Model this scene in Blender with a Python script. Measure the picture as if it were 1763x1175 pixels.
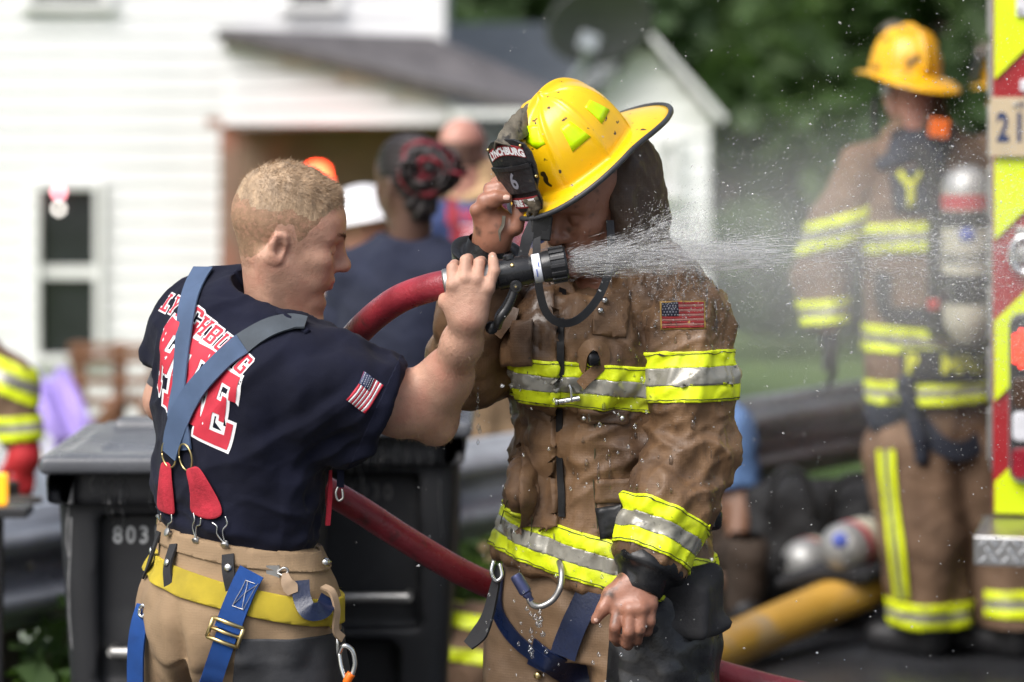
import bpy, bmesh, math, random
import numpy as np
from mathutils import Vector, Matrix
from mathutils.bvhtree import BVHTree

for o in list(bpy.data.objects):
    bpy.data.objects.remove(o)
sc = bpy.context.scene
COL = sc.collection
rnd = random.Random(7)
R = math.radians

# ---------------------------------------------------------------- camera
CAM_Z = 1.75          # eye height of the photographer
FOC = 36.0 * 5000.0 / 1763.0
cam_d = bpy.data.cameras.new('camera')
cam_d.sensor_width = 36.0
cam_d.lens = FOC
cam_d.shift_y = -397.5 / 1763.0
cam_d.clip_start = 0.1
cam_d.clip_end = 500
cam_d.dof.use_dof = True
cam_d.dof.focus_distance = 4.93
cam_d.dof.aperture_fstop = 2.6
cam = bpy.data.objects.new('camera', cam_d)
COL.objects.link(cam)
cam.location = (0, 0, CAM_Z)
cam.rotation_euler = (R(90), 0, 0)
sc.camera = cam

# ---------------------------------------------------------------- daylight: bright overcast
world = bpy.data.worlds.new('World')
sc.world = world
world.use_nodes = True
wn = world.node_tree.nodes
wl = world.node_tree.links
sky = wn.new('ShaderNodeTexSky')
sky.sky_type = 'NISHITA'
sky.sun_disc = False
SUN_EL, SUN_AZ = R(50), R(-138)       # azimuth: angle of the direction towards the sun, measured from +Y clockwise
sky.sun_elevation = SUN_EL
sky.sun_rotation = SUN_AZ
sky.dust_density = 4.0
sky.air_density = 1.0
hs = wn.new('ShaderNodeHueSaturation')
hs.inputs['Saturation'].default_value = 0.6
wl.new(sky.outputs[0], hs.inputs['Color'])
wl.new(hs.outputs[0], wn['Background'].inputs[0])
wn['Background'].inputs[1].default_value = 0.085
sun_d = bpy.data.lights.new('sun', 'SUN')
sun_d.energy = 1.25
sun_d.angle = R(45)
sun_d.color = (1.0, 0.99, 0.98)
sun = bpy.data.objects.new('sun', sun_d)
COL.objects.link(sun)
sdir = Vector((math.sin(SUN_AZ) * math.cos(SUN_EL), math.cos(SUN_AZ) * math.cos(SUN_EL), math.sin(SUN_EL)))
sun.rotation_euler = sdir.to_track_quat('Z', 'Y').to_euler()
sun.location = (-6, -6, 9)
vs = sc.view_settings
vs.view_transform = 'Standard'
vs.look = 'None'
vs.gamma = 1.0
vs.exposure = 1.29
vs.use_curve_mapping = False
sc.render.engine = 'CYCLES'
sc.cycles.use_denoising = True
sc.cycles.max_bounces = 6
sc.cycles.diffuse_bounces = 3
sc.cycles.glossy_bounces = 3
sc.cycles.volume_bounces = 2
sc.cycles.transparent_max_bounces = 24
sc.cycles.caustics_reflective = False
sc.cycles.caustics_refractive = False

# ---------------------------------------------------------------- small helpers
def P(px, py, Y=5.0):
    """photograph pixel + distance in metres -> world point"""
    s = 5000.0 / Y
    return Vector(((px - 881.5) / s, Y, CAM_Z - (py - 190.0) / s))

def A3(v):
    return np.array(v, dtype=np.float64)

def norm(v):
    v = np.asarray(v, float)
    return v / max(np.linalg.norm(v), 1e-12)

def meta(o, label=None, cat=None, group=None, kind=None):
    if label: o['label'] = label
    if cat: o['category'] = cat
    if group: o['group'] = group
    if kind: o['kind'] = kind
    return o

def thing(name, label, cat, loc=(0, 0, 0), group=None):
    o = bpy.data.objects.new(name, None)
    o.empty_display_size = 0.1
    COL.objects.link(o)
    o.location = loc
    return meta(o, label, cat, group)

def adopt(o, parent):
    if parent is not None:
        o.parent = parent
        if parent.type == 'EMPTY':
            o.matrix_parent_inverse = Matrix.Translation(-Vector(parent.location))

def mk(name, V, F, mat, parent=None, smooth=True, mi=None):
    """one mesh object from vertices and faces (world coordinates)"""
    me = bpy.data.meshes.new(name)
    V = np.asarray(V, float)
    if isinstance(F, np.ndarray) and F.ndim == 2:
        n, k = F.shape
        me.vertices.add(len(V))
        me.vertices.foreach_set('co', V.astype(np.float32).ravel())
        me.loops.add(n * k)
        me.loops.foreach_set('vertex_index', F.astype(np.int32).ravel())
        me.polygons.add(n)
        me.polygons.foreach_set('loop_start', np.arange(0, n * k, k, dtype=np.int32))
        me.update(calc_edges=True)
    else:
        me.from_pydata([tuple(v) for v in V], [], [tuple(int(i) for i in f) for f in F])
        me.update()
    for m in (mat if isinstance(mat, (list, tuple)) else [mat]):
        me.materials.append(m)
    if mi is not None:
        me.polygons.foreach_set('material_index', np.asarray(mi, np.int32))
    me.polygons.foreach_set('use_smooth', np.full(len(me.polygons), bool(smooth)))
    me.validate()
    o = bpy.data.objects.new(name, me)
    COL.objects.link(o)
    adopt(o, parent)
    return o

class MB:
    """collects simple solids into one mesh"""
    def __init__(s):
        s.V = []; s.F = []; s.M = []
    def add(s, V, F, m=0):
        n = len(s.V)
        s.V += [tuple(map(float, v)) for v in V]
        for f in F:
            s.F.append(tuple(int(i) + n for i in f)); s.M.append(m)
        return s
    def box(s, c, size, rot=None, m=0, taper=1.0):
        c = A3(c); hx, hy, hz = [q / 2 for q in size]
        vs_ = []
        for z in (-1, 1):
            t = taper if z > 0 else 1.0
            for x, y in ((-1, -1), (1, -1), (1, 1), (-1, 1)):
                p = Vector((x * hx * t, y * hy * t, z * hz))
                if rot is not None: p = rot @ p
                vs_.append(c + A3(p))
        return s.add(vs_, [(3, 2, 1, 0), (4, 5, 6, 7), (0, 1, 5, 4), (1, 2, 6, 5), (2, 3, 7, 6), (3, 0, 4, 7)], m)
    def cyl(s, a, b, ra, rb=None, n=16, m=0, cap=True):
        rb = ra if rb is None else rb
        a = A3(a); b = A3(b); d = norm(b - a)
        u = norm(np.cross(d, (0, 0, 1) if abs(d[2]) < .9 else (1, 0, 0))); w = np.cross(d, u)
        vs_ = []
        for p, r in ((a, ra), (b, rb)):
            for i in range(n):
                t = 2 * math.pi * i / n
                vs_.append(p + r * (math.cos(t) * u + math.sin(t) * w))
        f = [(i, (i + 1) % n, n + (i + 1) % n, n + i) for i in range(n)]
        if cap:
            f += [tuple(range(n))[::-1], tuple(range(n, 2 * n))]
        return s.add(vs_, f, m)
    def lathe(s, o, axis, prof, n=24, m=0):
        """prof: (distance along axis, radius)"""
        o = A3(o); d = norm(axis)
        u = norm(np.cross(d, (0, 0, 1) if abs(d[2]) < .9 else (1, 0, 0))); w = np.cross(d, u)
        vs_ = []
        for h, r in prof:
            for i in range(n):
                t = 2 * math.pi * i / n
                vs_.append(o + d * h + r * (math.cos(t) * u + math.sin(t) * w))
        f = []
        for j in range(len(prof) - 1):
            for i in range(n):
                f.append((j * n + i, j * n + (i + 1) % n, (j + 1) * n + (i + 1) % n, (j + 1) * n + i))
        f += [tuple(range(n))[::-1], tuple(range((len(prof) - 1) * n, len(prof) * n))]
        return s.add(vs_, f, m)
    def tube(s, pts, r, n=10, m=0, res=None, flat=None):
        V, F = tube_geo(pts, r, n, res, flat)
        return s.add(V, F, m)
    def quadprism(s, pts, depth, m=0):
        """polygon (list of points) extruded along a vector"""
        n = len(pts); d = A3(depth)
        vs_ = [A3(p) for p in pts] + [A3(p) + d for p in pts]
        f = [tuple(range(n))[::-1], tuple(range(n, 2 * n))] + [(i, (i + 1) % n, n + (i + 1) % n, n + i) for i in range(n)]
        return s.add(vs_, f, m)
    def build(s, name, mat, parent=None, smooth=False, bevel=0.0, recalc=True, auto=None):
        o = mk(name, s.V, s.F, mat, parent, smooth, s.M)
        if recalc:
            bm = bmesh.new(); bm.from_mesh(o.data)
            bmesh.ops.recalc_face_normals(bm, faces=bm.faces)
            bm.to_mesh(o.data); bm.free()
        if bevel:
            b = o.modifiers.new('bevel', 'BEVEL'); b.width = bevel; b.segments = 2; b.limit_method = 'ANGLE'; b.angle_limit = R(40)
        if auto:
            o.data.polygons.foreach_set('use_smooth', np.full(len(o.data.polygons), True))
            o.data.set_sharp_from_angle(angle=R(auto))
        return o

def spline(pts, n):
    """Catmull-Rom resampling of a list of points"""
    p = np.array([A3(q) for q in pts])
    p = np.vstack([2 * p[0] - p[1], p, 2 * p[-1] - p[-2]])
    out = []
    m = len(p) - 3
    for q in np.linspace(0, m - 1e-9, n):
        i = int(q); t = q - i
        a, b, c, d = p[i:i + 4]
        out.append(0.5 * (2 * b + (c - a) * t + (2 * a - 5 * b + 4 * c - d) * t * t + (3 * b - a - 3 * c + d) * t ** 3))
    return np.array(out)

def frames(p, up=(0, 0, 1)):
    t = np.gradient(p, axis=0)
    t /= np.linalg.norm(t, axis=1)[:, None] + 1e-12
    u = np.cross(t[0], up)
    if np.linalg.norm(u) < 1e-3: u = np.cross(t[0], (1, 0, 0))
    u = norm(u)
    U = []
    for q in t:
        u = norm(u - q * np.dot(u, q)); U.append(u)
    U = np.array(U)
    return t, U, np.cross(t, U)

def tube_geo(pts, r, n=10, res=None, flat=None):
    p = spline(pts, res) if res else np.array([A3(q) for q in pts])
    t, U, W = frames(p)
    rr = np.interp(np.linspace(0, 1, len(p)), np.linspace(0, 1, len(np.atleast_1d(r))), np.atleast_1d(r))
    th = np.linspace(0, 2 * math.pi, n, endpoint=False)
    fl = flat or 1.0
    V = p[:, None, :] + rr[:, None, None] * (np.cos(th)[None, :, None] * U[:, None, :] + fl * np.sin(th)[None, :, None] * W[:, None, :])
    m = len(p)
    V = V.reshape(-1, 3)
    F = [(j * n + i, j * n + (i + 1) % n, (j + 1) * n + (i + 1) % n, (j + 1) * n + i) for j in range(m - 1) for i in range(n)]
    F += [tuple(range(n))[::-1], tuple(range((m - 1) * n, m * n))]
    return V, F

def tube(name, pts, r, mat, parent=None, n=12, res=60):
    return MB().tube(pts, r, n, res=res).build(name, mat, parent, smooth=True, auto=60)

def ribbon_geo(pts, nrm, w, t, res=40):
    """strap: points along the middle, normals (same count or one), width, thickness"""
    p = spline(pts, res)
    nn = np.array([A3(q) for q in (nrm if isinstance(nrm, list) else [nrm, nrm])])
    nn = np.array([[np.interp(x, np.linspace(0, 1, len(nn)), nn[:, k]) for k in range(3)] for x in np.linspace(0, 1, res)])
    tg = np.gradient(p, axis=0); tg /= np.linalg.norm(tg, axis=1)[:, None] + 1e-12
    nn = nn - tg * np.sum(nn * tg, 1)[:, None]; nn /= np.linalg.norm(nn, axis=1)[:, None] + 1e-12
    b = np.cross(tg, nn)
    ww = np.interp(np.linspace(0, 1, res), np.linspace(0, 1, len(np.atleast_1d(w))), np.atleast_1d(w))[:, None] / 2
    V = np.stack([p - b * ww - nn * t / 2, p + b * ww - nn * t / 2, p + b * ww + nn * t / 2, p - b * ww + nn * t / 2], 1).reshape(-1, 3)
    F = []
    for j in range(res - 1):
        for i in range(4):
            F.append((j * 4 + i, j * 4 + (i + 1) % 4, (j + 1) * 4 + (i + 1) % 4, (j + 1) * 4 + i))
    F += [(3, 2, 1, 0), ((res - 1) * 4, (res - 1) * 4 + 1, (res - 1) * 4 + 2, (res - 1) * 4 + 3)]
    return V, F

def ribbon(name, pts, nrm, w, t, mat, parent=None, res=40):
    V, F = ribbon_geo(pts, nrm, w, t, res)
    return MB().add(V, F).build(name, mat, parent, auto=40)

# ---------------------------------------------------------------- gradient noise (numpy)
_perm = np.random.RandomState(3).permutation(256)
_perm = np.concatenate([_perm, _perm, _perm])
_grad = np.random.RandomState(4).normal(size=(256, 3))
_grad /= np.linalg.norm(_grad, axis=1)[:, None]

def noise(p):
    p = np.asarray(p, float)
    i = np.floor(p).astype(int); f = p - i
    u = f * f * f * (f * (f * 6 - 15) + 10)
    i &= 255
    out = 0
    for dx in (0, 1):
        for dy in (0, 1):
            for dz in (0, 1):
                h = _perm[_perm[_perm[(i[:, 0] + dx) & 255] + ((i[:, 1] + dy) & 255)] + ((i[:, 2] + dz) & 255)]
                g = _grad[h]
                d = g[:, 0] * (f[:, 0] - dx) + g[:, 1] * (f[:, 1] - dy) + g[:, 2] * (f[:, 2] - dz)
                w = (u[:, 0] if dx else 1 - u[:, 0]) * (u[:, 1] if dy else 1 - u[:, 1]) * (u[:, 2] if dz else 1 - u[:, 2])
                out = out + w * d
    return out * 1.6

def fbm(p, o=3):
    s = 0; a = 1
    for k in range(o):
        s = s + a * noise(p * 2 ** k + 17.3 * k); a *= .5
    return s

def ridge(p, o=2):
    """sharp-crested noise, for creases"""
    s = 0; a = 1
    for k in range(o):
        s = s + a * (1 - np.abs(noise(p * 2 ** k + 9.7 * k)) * 2.2); a *= .45
    return s

# ---------------------------------------------------------------- signed distance modelling -> one continuous mesh
class SDF:
    def __init__(s, lo, hi, h):
        s.lo = A3(lo); s.h = h
        s.n = np.ceil((A3(hi) - s.lo) / h).astype(int) + 1
        s.a = np.full(tuple(s.n), 1.0, np.float32)
    def _sub(s, lo, hi):
        i0 = np.clip(np.floor((A3(lo) - s.lo) / s.h).astype(int), 0, s.n)
        i1 = np.clip(np.ceil((A3(hi) - s.lo) / s.h).astype(int) + 1, 0, s.n)
        if (i1 <= i0).any(): return None
        ax = [(s.lo[k] + s.h * np.arange(i0[k], i1[k])).astype(np.float32) for k in range(3)]
        return tuple(slice(i0[k], i1[k]) for k in range(3)), ax[0][:, None, None], ax[1][None, :, None], ax[2][None, None, :]
    def _op(s, sl, d, k, op):
        a = s.a[sl]
        if op == 's':
            d = -d
            if k > 0:
                h = np.maximum(k - np.abs(a - d), 0) / k
                s.a[sl] = np.maximum(a, d) + h * h * k * .25
            else: s.a[sl] = np.maximum(a, d)
        else:
            if k > 0:
                h = np.maximum(k - np.abs(a - d), 0) / k
                s.a[sl] = np.minimum(a, d) - h * h * k * .25
            else: s.a[sl] = np.minimum(a, d)
    def cone(s, a, b, ra, rb=None, k=0.0, op='u', flat=None):
        """tapered capsule; flat=(direction, factor>1 squashes that direction)"""
        rb = ra if rb is None else rb
        a = A3(a); b = A3(b); m = max(ra, rb) + k + 3 * s.h
        q = s._sub(np.minimum(a, b) - m, np.maximum(a, b) + m)
        if q is None: return s
        sl, X, Y, Z = q
        ba = b - a; L = max(float(ba @ ba), 1e-12)
        x, y, z = X - a[0], Y - a[1], Z - a[2]
        t = np.clip((x * ba[0] + y * ba[1] + z * ba[2]) / L, 0, 1)
        x = x - t * ba[0]; y = y - t * ba[1]; z = z - t * ba[2]
        if flat:
            w = norm(flat[0]); e = (x * w[0] + y * w[1] + z * w[2]) * (flat[1] - 1)
            x = x + e * w[0]; y = y + e * w[1]; z = z + e * w[2]
        d = np.sqrt(x * x + y * y + z * z) - (ra + (rb - ra) * t)
        s._op(sl, d.astype(np.float32), k, op)
        return s
    def chain(s, pts, rad, k=0.0, op='u', flat=None):
        for i in range(len(pts) - 1):
            s.cone(pts[i], pts[i + 1], rad[i], rad[i + 1], k, op, flat)
        return s
    def ell(s, c, r, B=None, k=0.0, op='u'):
        """ellipsoid; B = 3 axis row vectors"""
        c = A3(c); r = A3(r); m = r.max() + k + 3 * s.h
        q = s._sub(c - m, c + m)
        if q is None: return s
        sl, X, Y, Z = q
        x, y, z = X - c[0], Y - c[1], Z - c[2]
        if B is not None:
            B = np.asarray(B)
            x, y, z = [x * B[i][0] + y * B[i][1] + z * B[i][2] for i in range(3)]
        k0 = np.sqrt((x / r[0]) ** 2 + (y / r[1]) ** 2 + (z / r[2]) ** 2)
        k1 = np.sqrt((x / r[0] ** 2) ** 2 + (y / r[1] ** 2) ** 2 + (z / r[2] ** 2) ** 2) + 1e-6
        s._op(sl, (k0 * (k0 - 1) / k1).astype(np.float32), k, op)
        return s
    def box(s, c, hsz, B=None, rad=0.0, k=0.0, op='u'):
        c = A3(c); hsz = A3(hsz); m = np.linalg.norm(hsz) + k + 3 * s.h
        q = s._sub(c - m, c + m)
        if q is None: return s
        sl, X, Y, Z = q
        x, y, z = X - c[0], Y - c[1], Z - c[2]
        if B is not None:
            B = np.asarray(B)
            x, y, z = [x * B[i][0] + y * B[i][1] + z * B[i][2] for i in range(3)]
        qx, qy, qz = [np.abs(v) - (e - rad) for v, e in zip((x, y, z), hsz)]
        d = np.sqrt(np.maximum(qx, 0) ** 2 + np.maximum(qy, 0) ** 2 + np.maximum(qz, 0) ** 2) + np.minimum(np.maximum(np.maximum(qx, qy), qz), 0) - rad
        s._op(sl, np.broadcast_to(d, tuple(v.stop - v.start for v in sl)).astype(np.float32), k, op)
        return s
    def half(s, c, n, k=0.0):
        """cut away everything on the positive side of a plane"""
        sl, X, Y, Z = s._sub(s.lo, s.lo + s.h * (s.n - 1))
        n = norm(n); c = A3(c)
        d = -((X - c[0]) * n[0] + (Y - c[1]) * n[1] + (Z - c[2]) * n[2])
        s._op(sl, d.astype(np.float32), k, 's')
        return s
    def loft(s, secs, k=0.0):
        """stack of elliptical sections: (centre, half width, half depth, right vector xy, power); vertical body"""
        zs = [c[0][2] for c in secs]
        order = np.argsort(zs); secs = [secs[i] for i in order]; zs = np.array(zs)[order]
        lo = np.min([A3(c[0]) - max(c[1], c[2]) for c in secs], 0) - k - 3 * s.h
        hi = np.max([A3(c[0]) + max(c[1], c[2]) for c in secs], 0) + k + 3 * s.h
        lo[2] = zs[0] - k - 4 * s.h; hi[2] = zs[-1] + k + 4 * s.h
        sl, X, Y, Z = s._sub(lo, hi)
        zz = Z.ravel()
        def ip(vals):
            vals = np.asarray(vals, float)
            # smooth interpolation
            j = np.clip(np.searchsorted(zs, zz) - 1, 0, len(zs) - 2)
            t = np.clip((zz - zs[j]) / (zs[j + 1] - zs[j]), 0, 1)
            g = np.gradient(vals, zs)
            dz = zs[j + 1] - zs[j]
            h00 = 2 * t ** 3 - 3 * t ** 2 + 1; h10 = t ** 3 - 2 * t ** 2 + t
            h01 = -2 * t ** 3 + 3 * t ** 2; h11 = t ** 3 - t ** 2
            return (h00 * vals[j] + h10 * dz * g[j] + h01 * vals[j + 1] + h11 * dz * g[j + 1]).astype(np.float32)[None, None, :]
        cx = ip([c[0][0] for c in secs]); cy = ip([c[0][1] for c in secs])
        a = ip([c[1] for c in secs]); b = ip([c[2] for c in secs])
        rx = ip([c[3][0] for c in secs]); ry = ip([c[3][1] for c in secs])
        p = secs[0][4] if len(secs[0]) > 4 else 2.0
        x = X - cx; y = Y - cy
        u = x * rx + y * ry; v = -x * ry + y * rx
        q = (np.abs(u / a) ** p + np.abs(v / b) ** p) ** (1 / p)
        d = (q - 1) * np.minimum(a, b)
        dz = np.maximum(zs[0] - Z, Z - zs[-1])
        d = np.maximum(d, dz)
        s._op(sl, d.astype(np.float32), k, 'u')
        return s
    def mesh(s, smooth=2):
        a = s.a; ins = a < 0
        c = np.zeros(tuple(s.n - 1), np.uint8)
        offs = [(i, j, k) for i in (0, 1) for j in (0, 1) for k in (0, 1)]
        nx, ny, nz = s.n
        for i, j, k in offs:
            c += ins[i:nx - 1 + i, j:ny - 1 + j, k:nz - 1 + k]
        I, J, K = np.nonzero((c > 0) & (c < 8))
        val = {o: a[I + o[0], J + o[1], K + o[2]] for o in offs}
        acc = np.zeros((len(I), 3)); cnt = np.zeros(len(I))
        for o1 in offs:
            for ax in range(3):
                if o1[ax]: continue
                o2 = tuple(1 if q == ax else o1[q] for q in range(3))
                v1, v2 = val[o1], val[o2]
                cr = (v1 < 0) != (v2 < 0)
                t = np.where(cr, v1 / np.where(cr, v1 - v2, 1), 0)
                pos = np.array(o1, float)[None] + np.zeros((len(I), 3)); pos[:, ax] = t
                acc += pos * cr[:, None]; cnt += cr
        V = s.lo + s.h * (np.stack([I, J, K], 1) + acc / cnt[:, None])
        idx = np.full(c.shape, -1, np.int32); idx[I, J, K] = np.arange(len(I))
        F = []
        for ax in range(3):
            b, e = [(1, 2), (2, 0), (0, 1)][ax]
            s1 = [slice(None)] * 3; s2 = [slice(None)] * 3
            s1[ax] = slice(0, -1); s2[ax] = slice(1, None)
            A_, B_ = ins[tuple(s1)], ins[tuple(s2)]
            E = np.argwhere(A_ != B_)
            E = E[(E[:, b] > 0) & (E[:, e] > 0) & (E[:, b] < s.n[b] - 1) & (E[:, e] < s.n[e] - 1)]
            flip = A_[tuple(E.T)]
            q = []
            for db, de in ((-1, -1), (0, -1), (0, 0), (-1, 0)):
                T = E.copy(); T[:, b] += db; T[:, e] += de
                q.append(idx[tuple(T.T)])
            q = np.stack(q, 1)
            q[~flip] = q[~flip][:, ::-1]
            F.append(q)
        F = np.concatenate(F)
        F = F[(F >= 0).all(1)]
        V = relax(V, F, smooth)
        return V, F

def relax(V, F, n, lam=.5):
    if n == 0: return V
    e = np.concatenate([F[:, [0, 1]], F[:, [1, 2]], F[:, [2, 3]], F[:, [3, 0]]])
    deg = np.bincount(e[:, 0], minlength=len(V)) + np.bincount(e[:, 1], minlength=len(V))
    for q in range(n):
        for l in (lam, -lam * .9 if q % 2 else lam * 0):
            if l == 0: continue
            S = np.stack([np.bincount(e[:, 0], V[e[:, 1], k], len(V)) + np.bincount(e[:, 1], V[e[:, 0], k], len(V)) for k in range(3)], 1)
            V = V + l * (S / np.maximum(deg, 1)[:, None] - V)
    return V

def normals(V, F):
    a, b, c, d = (V[F[:, k]] for k in range(4))
    n = np.cross(c - a, d - b)
    N = np.stack([sum(np.bincount(F[:, j], n[:, k], len(V)) for j in range(4)) for k in range(3)], 1)
    return N / (np.linalg.norm(N, axis=1)[:, None] + 1e-12)

def limb_coord(V, a, b, ref):
    """t along a-b (metres from a), angle round it from ref"""
    a = A3(a); b = A3(b); d = norm(b - a)
    u = norm(A3(ref) - d * np.dot(A3(ref), d)); w = np.cross(d, u)
    q = V - a
    return q @ d, np.arctan2(q @ w, q @ u), np.linalg.norm(q - np.outer(q @ d, d), axis=1)

def band(src, planes, off, mat, name, parent, thick=True):
    """a strip of a cloth's own surface, cut clean by planes (point, outward normal) and lifted by off"""
    bm = bmesh.new(); me0 = src.data
    nl = np.empty(len(me0.polygons), np.int32); me0.polygons.foreach_get('loop_total', nl)
    if (nl == 4).all():                       # only the faces near the strip are needed
        C = np.empty(len(me0.vertices) * 3, np.float32); me0.vertices.foreach_get('co', C); C = C.reshape(-1, 3).astype(float)
        Q = np.empty(len(nl) * 4, np.int32); me0.loops.foreach_get('vertex_index', Q); Q = Q.reshape(-1, 4)
        ok = np.ones(len(Q), bool)
        for co, no in planes: ok &= (((C - A3(co)) @ norm(no))[Q].min(1) < .004)
        Q = Q[ok]; ids = np.unique(Q); mp = {int(i): bm.verts.new(C[i]) for i in ids}
        for f in Q: bm.faces.new([mp[int(i)] for i in f])
    else: bm.from_mesh(me0)
    for co, no in planes:
        g = bm.verts[:] + bm.edges[:] + bm.faces[:]
        bmesh.ops.bisect_plane(bm, geom=g, dist=1e-6, plane_co=Vector(co), plane_no=Vector(no), clear_outer=True, clear_inner=False)
    seen, best = set(), []
    for f0 in bm.faces:                       # keep the one piece that belongs to this strip
        if f0 in seen: continue
        comp, todo = [], [f0]; seen.add(f0)
        while todo:
            f = todo.pop(); comp.append(f)
            for e in f.edges:
                for q in e.link_faces:
                    if q not in seen: seen.add(q); todo.append(q)
        if len(comp) > len(best): best = comp
    keep = set(best)
    bmesh.ops.delete(bm, geom=[f for f in bm.faces if f not in keep], context='FACES')
    bm.normal_update()
    for v in bm.verts: v.co += v.normal * off
    if thick and len(bm.faces):
        bd = [e for e in bm.edges if len(e.link_faces) == 1]
        r = bmesh.ops.extrude_edge_only(bm, edges=bd)
        nv = [g for g in r['geom'] if isinstance(g, bmesh.types.BMVert)]
        bm.normal_update()
        tgt = {}
        for v in nv:
            src_v = [e.other_vert(v) for e in v.link_edges if e.other_vert(v) not in nv]
            n = src_v[0].normal if src_v else v.normal
            tgt[v] = n.copy()
        for v, n in tgt.items(): v.co -= n * (off + .002)
    me = bpy.data.meshes.new(name); bm.to_mesh(me); bm.free()
    me.materials.append(mat)
    me.polygons.foreach_set('material_index', np.zeros(len(me.polygons), np.int32))
    me.polygons.foreach_set('use_smooth', np.full(len(me.polygons), True))
    o = bpy.data.objects.new(name, me); COL.objects.link(o); adopt(o, parent)
    return o

def bvh_of(objs):
    vs_, fs = [], []
    for o in (objs if isinstance(objs, (list, tuple)) else [objs]):
        n = len(vs_)
        vs_ += [v.co.copy() for v in o.data.vertices]
        fs += [[n + i for i in p.vertices] for p in o.data.polygons]
    return BVHTree.FromPolygons(vs_, fs)

def poly_mesh(polys, offset=0.0):
    """filled 2-D outlines (with holes) -> verts, tris"""
    cu = bpy.data.curves.new('outline', 'CURVE'); cu.dimensions = '2D'; cu.fill_mode = 'BOTH'; cu.offset = offset
    for p in polys:
        sp = cu.splines.new('POLY'); sp.points.add(len(p) - 1); sp.use_cyclic_u = True
        for q, (x, y) in zip(sp.points, p): q.co = (x, y, 0, 1)
    return _curve_tris(cu)

def text_mesh(body, size=1.0, offset=0.0, spacing=1.0, bold_x=1.0):
    cu = bpy.data.curves.new('lettering', 'FONT'); cu.body = body; cu.size = size; cu.offset = offset
    cu.align_x = 'CENTER'; cu.align_y = 'CENTER'; cu.space_character = spacing; cu.resolution_u = 3
    return _curve_tris(cu)

def _curve_tris(cu):
    o = bpy.data.objects.new('tmp', cu); COL.objects.link(o)
    dg = bpy.context.evaluated_depsgraph_get(); dg.update()
    me = o.evaluated_get(dg).to_mesh()
    V = [tuple(v.co[:2]) for v in me.vertices]; F = [tuple(p.vertices) for p in me.polygons]
    o.evaluated_get(dg).to_mesh_clear()
    bpy.data.objects.remove(o); bpy.data.curves.remove(cu)
    return V, F

def decal(name, VF, frame, tree, mat, parent, lift=.0015, cell=.012, warp=None, thick=.002, maxd=.5):
    """lay a flat figure on a surface: frame=(origin, x axis, y axis); rays go along -(x cross y)"""
    V, F = VF
    bm = bmesh.new()
    vs_ = [bm.verts.new((x, y, 0)) for x, y in V]
    for f in F:
        try: bm.faces.new([vs_[i] for i in f])
        except ValueError: pass
    xs = [v[0] for v in V]; ys = [v[1] for v in V]
    for lo, hi, no in ((min(xs), max(xs), (1, 0, 0)), (min(ys), max(ys), (0, 1, 0))):
        c = lo + cell
        while c < hi:
            bmesh.ops.bisect_plane(bm, geom=bm.verts[:] + bm.edges[:] + bm.faces[:], dist=1e-6, plane_co=Vector(no) * c, plane_no=no)
            c += cell
    bmesh.ops.remove_doubles(bm, verts=bm.verts, dist=1e-5)
    o_, x_, y_ = (Vector(q) for q in frame)
    x_.normalize(); y_.normalize(); n_ = x_.cross(y_).normalized()
    dead = []
    for v in bm.verts:
        x, y = v.co.x, v.co.y
        if warp: x, y = warp(x, y)
        q = o_ + x_ * x + y_ * y
        h = tree.ray_cast(q + n_ * .4, -n_, .4 + maxd)
        if h[0] is None: dead.append(v); continue
        nn = h[1] if h[1].dot(n_) > 0 else -h[1]
        v.co = h[0] + (nn * .6 + n_ * .4).normalized() * lift
    bmesh.ops.delete(bm, geom=dead, context='VERTS')
    bm.normal_update()
    for f in bm.faces:
        if f.normal.dot(n_) < 0: f.normal_flip()
    me = bpy.data.meshes.new(name); bm.to_mesh(me); bm.free()
    me.materials.append(mat)
    me.polygons.foreach_set('use_smooth', np.full(len(me.polygons), True))
    o = bpy.data.objects.new(name, me); COL.objects.link(o); adopt(o, parent)
    if thick:
        s_ = o.modifiers.new('thickness', 'SOLIDIFY'); s_.thickness = thick; s_.offset = -1
    return o

def rect(w, h, cx=0, cy=0, r=0.0):
    x, y = w / 2, h / 2
    if r <= 0: return [(cx - x, cy - y), (cx + x, cy - y), (cx + x, cy + y), (cx - x, cy + y)]
    out = []
    for sx, sy, a0 in ((1, -1, -90), (1, 1, 0), (-1, 1, 90), (-1, -1, 180)):
        for k in range(5):
            a = R(a0 + 22.5 * k)
            out.append((cx + sx * (x - r) + r * math.cos(a), cy + sy * (y - r) + r * math.sin(a)))
    return out

def strip_poly(pts, w):
    """flat band following a 2-D polyline"""
    p = np.array([(x, y, 0) for x, y in pts], float)
    p = spline(p, max(12, len(pts) * 8))
    t = np.gradient(p, axis=0); t /= np.linalg.norm(t, axis=1)[:, None]
    n = np.stack([-t[:, 1], t[:, 0]], 1)
    ww = np.interp(np.linspace(0, 1, len(p)), np.linspace(0, 1, len(np.atleast_1d(w))), np.atleast_1d(w))[:, None] / 2
    a = p[:, :2] + n * ww; b = p[:, :2] - n * ww
    V = [tuple(q) for q in np.concatenate([a, b])]
    m = len(p)
    F = [(i, i + 1, m + i + 1, m + i) for i in range(m - 1)]
    return V, F
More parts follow.
